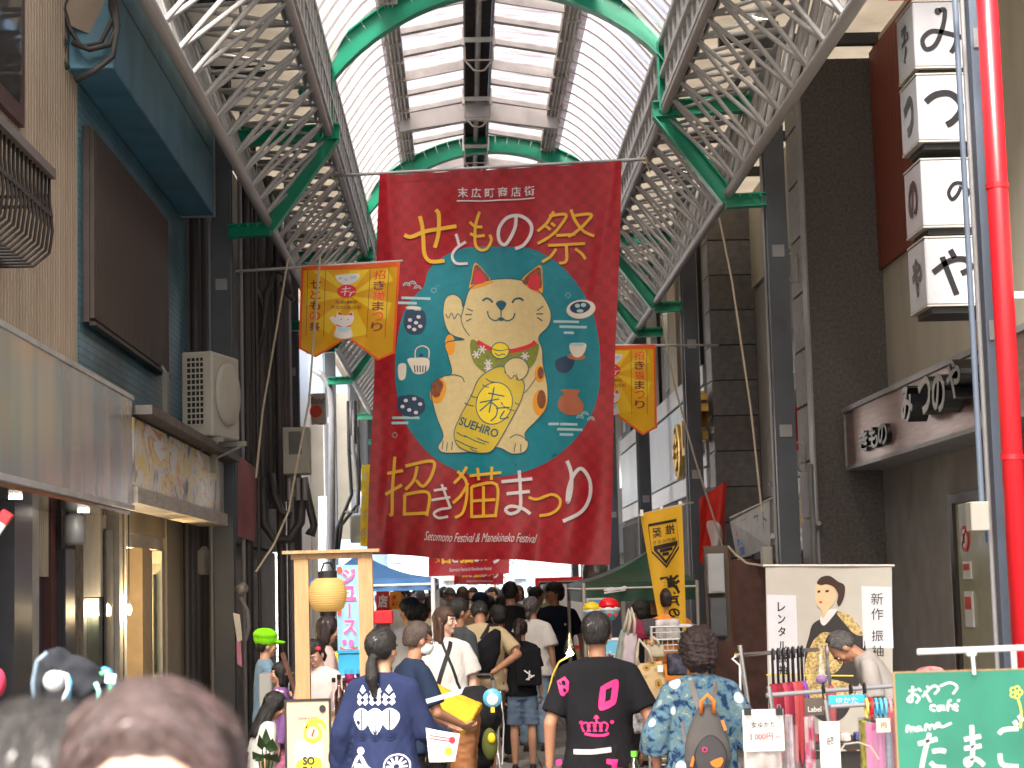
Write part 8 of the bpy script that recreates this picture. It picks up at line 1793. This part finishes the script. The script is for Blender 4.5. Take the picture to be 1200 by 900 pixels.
x = at(935, 0, D+.3).x; zr = at(935, 762, D+.3).z; c = V(x, D+.3, zr); t = thing('umbrella', 'single dull rose umbrella hanging apart on the right of the rail', 'umbrella', c-V(0, 0, .6), 0, 'umbrellas hung on the chrome rail'); MB().tube([c+V(0, -.02, -.03), c+V(0, -.015, .015), c+V(0, .01, .02), c+V(.005, .015, -.08), c+V(.015, .015, -.2)], .009, 8).build('crook_handle', GREY, t, smooth=True); MB().lathe(c+V(.018, .015, -.62), [(0, 0), (.006, .02), (.022, .2), (.03, .38), (.015, .42), (0, .42)], 14).build('furled_canopy', fabric('dull_rose', (.35, .09, .10)), t, smooth=True)
# --- clothes rack in front
D = 8.6; t = thing('clothes_rack', 'grey tubular clothes rack with packed yukata hanging on coloured hangers', 'rack', (X0(990, D), D, 0)); a, b_ = at(898, 815, D), at(1056, 803, D+.1); rod('rail', GREY, t, a, b_, .011, 10); rod('upright', CHROME, t, V(at(901, 0, D).x, D, 0), at(901, 804, D), .012, 10); rod('rail', GREY, t, at(973, 828, D-.4), at(1060, 823, D-.4), .010, 10); rod('upright', CHROME, t, V(at(968, 0, D-.4).x, D-.4, 0), at(967, 820, D-.4), .010, 10); rod('upright', GREY, t, V(b_.x, b_.y, 0), b_, .012, 10)
HC = [('yellow', (.75, .62, .12)), ('red', (.70, .02, .02)), ('sky blue', (.08, .45, .70)), ('light blue', (.10, .5, .75)), ('pale blue', (.15, .55, .78)), ('pink', (.75, .3, .35)), ('cream', (.7, .62, .25)), ('pale yellow', (.75, .66, .3)), ('scarlet', (.68, .03, .02)), ('bright red', (.75, .02, .02)), ('deep red', (.6, .01, .02))]
PKS = [('yellow and navy', (.55, .50, .12)), ('navy', (.02, .03, .09)), ('dark blue', (.03, .05, .14)), ('grey blue', (.2, .25, .35)), ('navy patterned', (.03, .04, .10)), ('pink', (.55, .16, .28)), ('dusty pink', (.50, .20, .28)), ('lilac pink', (.40, .24, .36)), ('magenta', (.55, .05, .22)), ('crimson', (.5, .01, .05)), ('dark red', (.35, .01, .03))]
for i, ((hn, hc), (pn, pc)) in enumerate(zip(HC, PKS)):
    px = 977+i*5.2 if i < 8 else 1016+(i-8)*11; Dd = D-.4; x = at(px, 0, Dd).x; zr = at(px, 826, Dd).z
    t = thing('packed_yukata', f"{pn} packed yukata on a {hn} hanger, {['first', 'second', 'third', 'fourth', 'fifth', 'sixth', 'seventh', 'eighth', 'ninth', 'tenth', 'eleventh'][i]} along the front rail", 'garment', V(x, Dd, zr-.4), 0, 'packed yukata on the front rail')
    MB().tube([V(x, Dd-.03+.0*i, zr-.04), V(x, Dd-.032, zr+.0), V(x, Dd-.01, zr+.022), V(x, Dd+.02, zr+.016), V(x, Dd+.024, zr-.03), V(x+.002, Dd, zr-.06)], .006, 8).build('hanger_hook', flat('hanger_'+hn.replace(' ', '_'), hc, .3), t, smooth=True)
    dy = -.14 if i % 2 else -.1
    MB().bb(x-.012, x+.010, Dd+dy, Dd+.12, zr-.40, zr-.075).build('folded_cloth', fabric('yukata_'+pn.replace(' ', '_'), pc, var=.7, vs=24), t, bevel=.004); MB().bb(x-.0145, x+.0125, Dd+dy-.01, Dd+.13, zr-.42, zr-.065).build('clear_film', PLASTIC, t)
# kimono lengths and price cards
def card(label, px0, px1, py0, py1, D, rows, m_=None, rot=None):
    t, f = signboard('price_card', label, px0, px1, py0, py1, D, None, m_ or flat('card_white', (.70, .68, .64), .6), fw=0, dep=.012, cat='card')
    for txt, u0, v0, u1, v1, mm, nm in rows: pr = Print(f, .3); pr.text(txt, u0, v0, u1, v1, .01); pr.build(nm, mm, t, .002)
    return t
t = card('white price card reading women\'s yukata 3,000 yen in red', 870, 920, 832, 880, 8.2, [('女ゆかた', .2, .28, .78, .44, DARK, 'black_lettering'), ('3.000円', .14, .55, .72, .73, CORAL, 'red_lettering'), ('(税込)', .78, .62, .92, .70, DARK, 'small_lettering')])
for px in (876, 913): c = at(px, 834, 8.17); MB().box(c, (.028, .03, .03)).build('bulldog_clip', BLACK, t); MB().tube([c+V(-.008, 0, .01), c+V(-.006, 0, .03), c+V(.006, 0, .03), c+V(.008, 0, .01)], .002, 4).build('clip_wire', CHROME, t)
def hung(label, px0, px1, py0, py1, D, m_, film=True):
    a, b_ = at(px0, py0, D), at(px1, py1, D); t = thing('packed_yukata', label, 'garment', V((a.x+b_.x)/2, D, b_.z)); b = MB(); n = 14
    b.grid(lambda u, v: V(a.x+(b_.x-a.x)*u, D-.03*math.sin(u*PI)-.006*math.sin(u*18), a.z+(b_.z-a.z)*v), 16, 6); b.grid(lambda u, v: V(a.x+(b_.x-a.x)*u, D+.03*math.sin(u*PI), a.z+(b_.z-a.z)*v), 16, 6); b.build('folded_cloth', m_, t, smooth=True)
    if film: MB().bb(a.x-.01, b_.x+.01, D-.045, D-.044, b_.z, a.z+.01).build('clear_film', PLASTIC, t)
    return t
m = fabric('pink_floral', (.62, .40, .40)); N, L, p = nodes(m); vo = N.new('ShaderNodeTexVoronoi'); vo.inputs['Scale'].default_value = 14; vo.distance = 'CHEBYCHEV'; tc = N.new('ShaderNodeTexCoord'); L.new(tc.outputs['Object'], vo.inputs[0]); rr = N.new('ShaderNodeValToRGB'); e = rr.color_ramp.elements; e[0].position = .15; e[0].color = (.55, .03, .05, 1); e[1].position = .5; e[1].color = (.72, .55, .5, 1); q = e.new(.32); q.color = (.65, .12, .25, 1); L.new(vo.outputs[0], rr.inputs[0]); L.new(rr.outputs[0], p.inputs['Base Color'])
hung('pink and red leaf patterned yukata length left of the front rail', 942, 958, 840, 930, 8.3, m); hung('cream yukata folded under the price card', 872, 918, 881, 940, 8.25, fabric('cream_yukata', (.60, .50, .42), var=.3, vs=10)); hung('pale striped packed yukata right of the price card', 919, 933, 838, 930, 8.3, fabric('pale_stripe', (.62, .50, .50), var=.4, vs=20)); hung('magenta satin length left of the green chalkboard', 1014, 1040, 848, 930, 8.0, fabric('magenta_satin', (.62, .14, .33), rough=.35)); hung('crimson yukata length behind the green chalkboard', 1040, 1056, 835, 930, 8.1, fabric('crimson_satin', (.5, .01, .03), rough=.35))
card('pair of plain white cards clipped on the front rail', 960, 986, 846, 900, 8.05, [('浴衣', .3, .3, .7, .5, DARK, 'black_lettering')])
card('tilted cream tag hanging before the magenta satin', 1027, 1044, 842, 858, 7.9, [('円', .3, .3, .7, .7, CORAL, 'red_lettering')], flat('tag_cream', (.62, .56, .42)))
card('sky blue folded label lying on the clothes rail', 971, 1014, 815, 826, 8.3, [('ゆかた', .2, .2, .8, .8, BWH, 'white_lettering')], flat('label_blue', (.04, .42, .65), .3)); card('dark brown label with cream lettering on the clothes rail', 943, 966, 818, 838, 8.4, [('Label', .15, .5, .85, .8, BWH, 'cream_lettering')], flat('label_brown', (.10, .08, .06), .4))
for i, px in enumerate((965, 997, 1013)):
    c = at(px, 805+2, 8.55); tag(MB().tube([c+V(0, -.02, -.02), c+V(0, -.02, .012), c+V(0, .0, .024), c+V(0, .02, .012), c+V(.0, .02, -.03), c+V(.0, 0, -.06)], .005, 8).build('hook', BLACK, smooth=True), f"black hanger hook, {['left', 'middle', 'right'][i]} of three on the grey clothes rail", 'hook', 'black hooks on the clothes rail')
c = at(962, 775, 9.5); t = thing('glass_bottle', 'clear bottle shaped bag hanging before the kimono poster', 'bottle', c-V(0, 0, .15)); MB().lathe(c, [(0, -.13), (.045, -.12), (.05, -.06), (.02, .0), (.014, .08), (.0, .085)], 16).build('film', PLASTIC, t, smooth=True); MB().ell(c-V(0, 0, .09), (.03, .03, .025)).build('violet_contents', flat('violet_item', (.3, .15, .35)), t, smooth=True)
MB_ = tag(MB().tube([at(985, 880, 7.8), at(990, 872, 7.8), at(1006, 870, 7.8), at(1020, 875, 7.8), at(1030, 890, 7.8)], .004, 6).build('cord', ROPE), 'loose pale cord looping over the packed yukata', 'cord')
tb = thing('goods_table', 'low table with small patterned goods under the kimono poster', 'table', V(at(950, 0, 10.8).x, 10.8, 0)); a = at(930, 868, 10.8); b_ = at(1010, 868, 10.8); box('table_top', DARK, tb, a.x, b_.x, 10.5, 11.2, a.z-.03, a.z)
for x in (a.x+.03, b_.x-.03): rod('leg', DARK, tb, V(x, 10.55, 0), V(x, 10.55, a.z-.03), .015)
for i, cc in enumerate(((.5, .05, .08), (.7, .6, .1), (.6, .55, .5), (.1, .1, .3))): x = a.x+.08+i*.09; tag(MB().bb(x-.03, x+.03, 10.6, 10.7, a.z+.001, a.z+.05).build('small_pouch', flat('pouch_%s' % 'abcd'[i], cc, .5, var=.5, vs=40), bevel=.008), f"{['crimson', 'yellow', 'beige', 'navy'][i]} small pouch on the goods table", 'pouch', 'small pouches on the goods table')
# --- chalkboard and its frame
D = 6.0; CHB = mat('chalkboard_green', (.022, .19, .12), .6, var=.18, vs=5, bump=.05)
a, b_ = at(1048, 789, D), at(1230, 780, D); t = thing('chalkboard', 'green chalkboard menu with white hand lettering at the lower right', 'board', V(a.x+.2, D, a.z-.55)); box('board', CHB, t, a.x, a.x+.56, D, D+.012, a.z-.5, a.z); W_ = .56
for x0, x1, z0, z1 in ((a.x-.004, a.x, a.z-.5, a.z+.004), (a.x, a.x+.56, a.z+.0005, a.z+.004)): box('edge_strip', WOODL, t, x0, x1, D-.001, D+.013, z0, z1)
f = lambda x, y, l: at(x, y, D-.002-l); CH = flat('chalk_white', (.78, .78, .76), .8)
pr = Print(f, 20); C3 = lambda x, y: (800+x/3, 600+y/3)
for st in ([(795, 630), (822, 625)], [(808, 612), (806, 665), (790, 660), (812, 640), (832, 655), (820, 672)], [(828, 620), (838, 630)],
           [(842, 650), (880, 612), (900, 622), (885, 640)], [(858, 612), (866, 622)], [(850, 630), (872, 668)],
           [(905, 612), (940, 600), (965, 615), (950, 640)],
           [(890, 682), (875, 680), (872, 692), (888, 700)], [(912, 682), (898, 684), (898, 698), (912, 692), (916, 680), (920, 698)], [(945, 662), (934, 668), (932, 700)], [(926, 682), (946, 680)], [(952, 690), (966, 684), (958, 676), (950, 690), (968, 698)], [(966, 666), (974, 660)],
           [(788, 775), (790, 752), (800, 760), (802, 774), (806, 758), (814, 760), (818, 772)], [(838, 756), (824, 758), (824, 770), (838, 764), (842, 770)], [(852, 770), (856, 746), (866, 756), (868, 766), (872, 750), (882, 752), (886, 764)], [(905, 742), (893, 744), (893, 756), (906, 750), (912, 756), (945, 742)]): pr.stroke([C3(*q) for q in st], 2.3)
for st in ([(828, 815), (895, 798)], [(868, 778), (850, 850), (840, 900)], [(878, 842), (905, 838), (925, 842)], [(872, 880), (890, 896), (925, 898)],
           [(990, 800), (1048, 788)], [(990, 832), (1050, 822)], [(1016, 750), (1020, 830), (1014, 880), (1000, 890), (996, 872), (1030, 868), (1060, 890)],
           [(1112, 780), (1130, 765), (1180, 762)], [(1115, 850), (1125, 888), (1180, 895)], [(1182, 715), (1196, 735)], [(1165, 735), (1176, 750)]): pr.stroke([C3(*q) for q in st], 5)
pr.build('chalk_lettering', CH, t, .0)
pr = Print(f, 20); c3 = C3(1172, 634); [pr.arc(c3[0]+4.5*math.cos(k*1.256), c3[1]+4.5*math.sin(k*1.256), 3, 3, 0, 360, 1.6, 12) for k in range(5)]; pr.stroke([C3(1180, 660), C3(1190, 700), C3(1188, 760)], 2.4); pr.build('chalk_flower', flat('chalk_yellow', (.75, .72, .12), .8), t, .001)
t = thing('white_stand', 'white painted tube stand holding the green chalkboard', 'stand', V(a.x, D, 0)); zr = ZH(764, D, 1130); r0 = at(1075, 764, D); rod('rail', WHITE, t, r0, V(a.x+.6, D, zr+.01), .010, 10)
for px in (1098, 1198): x = at(px, 0, D).x; rod('hook', WHITE, t, V(x, D-.015, zr+.005), V(x+.003, D-.015, a.z-.01), .006, 6); b = MB(); b.box((x, D, zr+.0), (.03, .03, .03)); b.build('clamp', WHITE, t, bevel=.005)
rod('upright', WHITE, t, V(at(1146, 0, D+.05).x, D+.05, 0), V(at(1146, 0, D+.05).x, D+.05, zr), .010, 10); rod('foot', WHITE, t, V(at(1146, 0, D).x-.2, D+.05, .03), V(at(1146, 0, D).x+.25, D+.05, .03), .012)
# round white thing right of the black column, wires near the pillars etc.
t = thing('ledge_shelf', 'red and white bundle lying on a shelf behind the chalkboard', 'bundle', at(1090, 784, 9)); MB().ell(at(1090, 787, 9), (.07, .05, .025)).build('bundle_cloth', mat('red_white_cloth', (.6, .2, .2), .7, var=.8, vs=30), t, smooth=True)
bpy.data.scenes.remove(TMP)
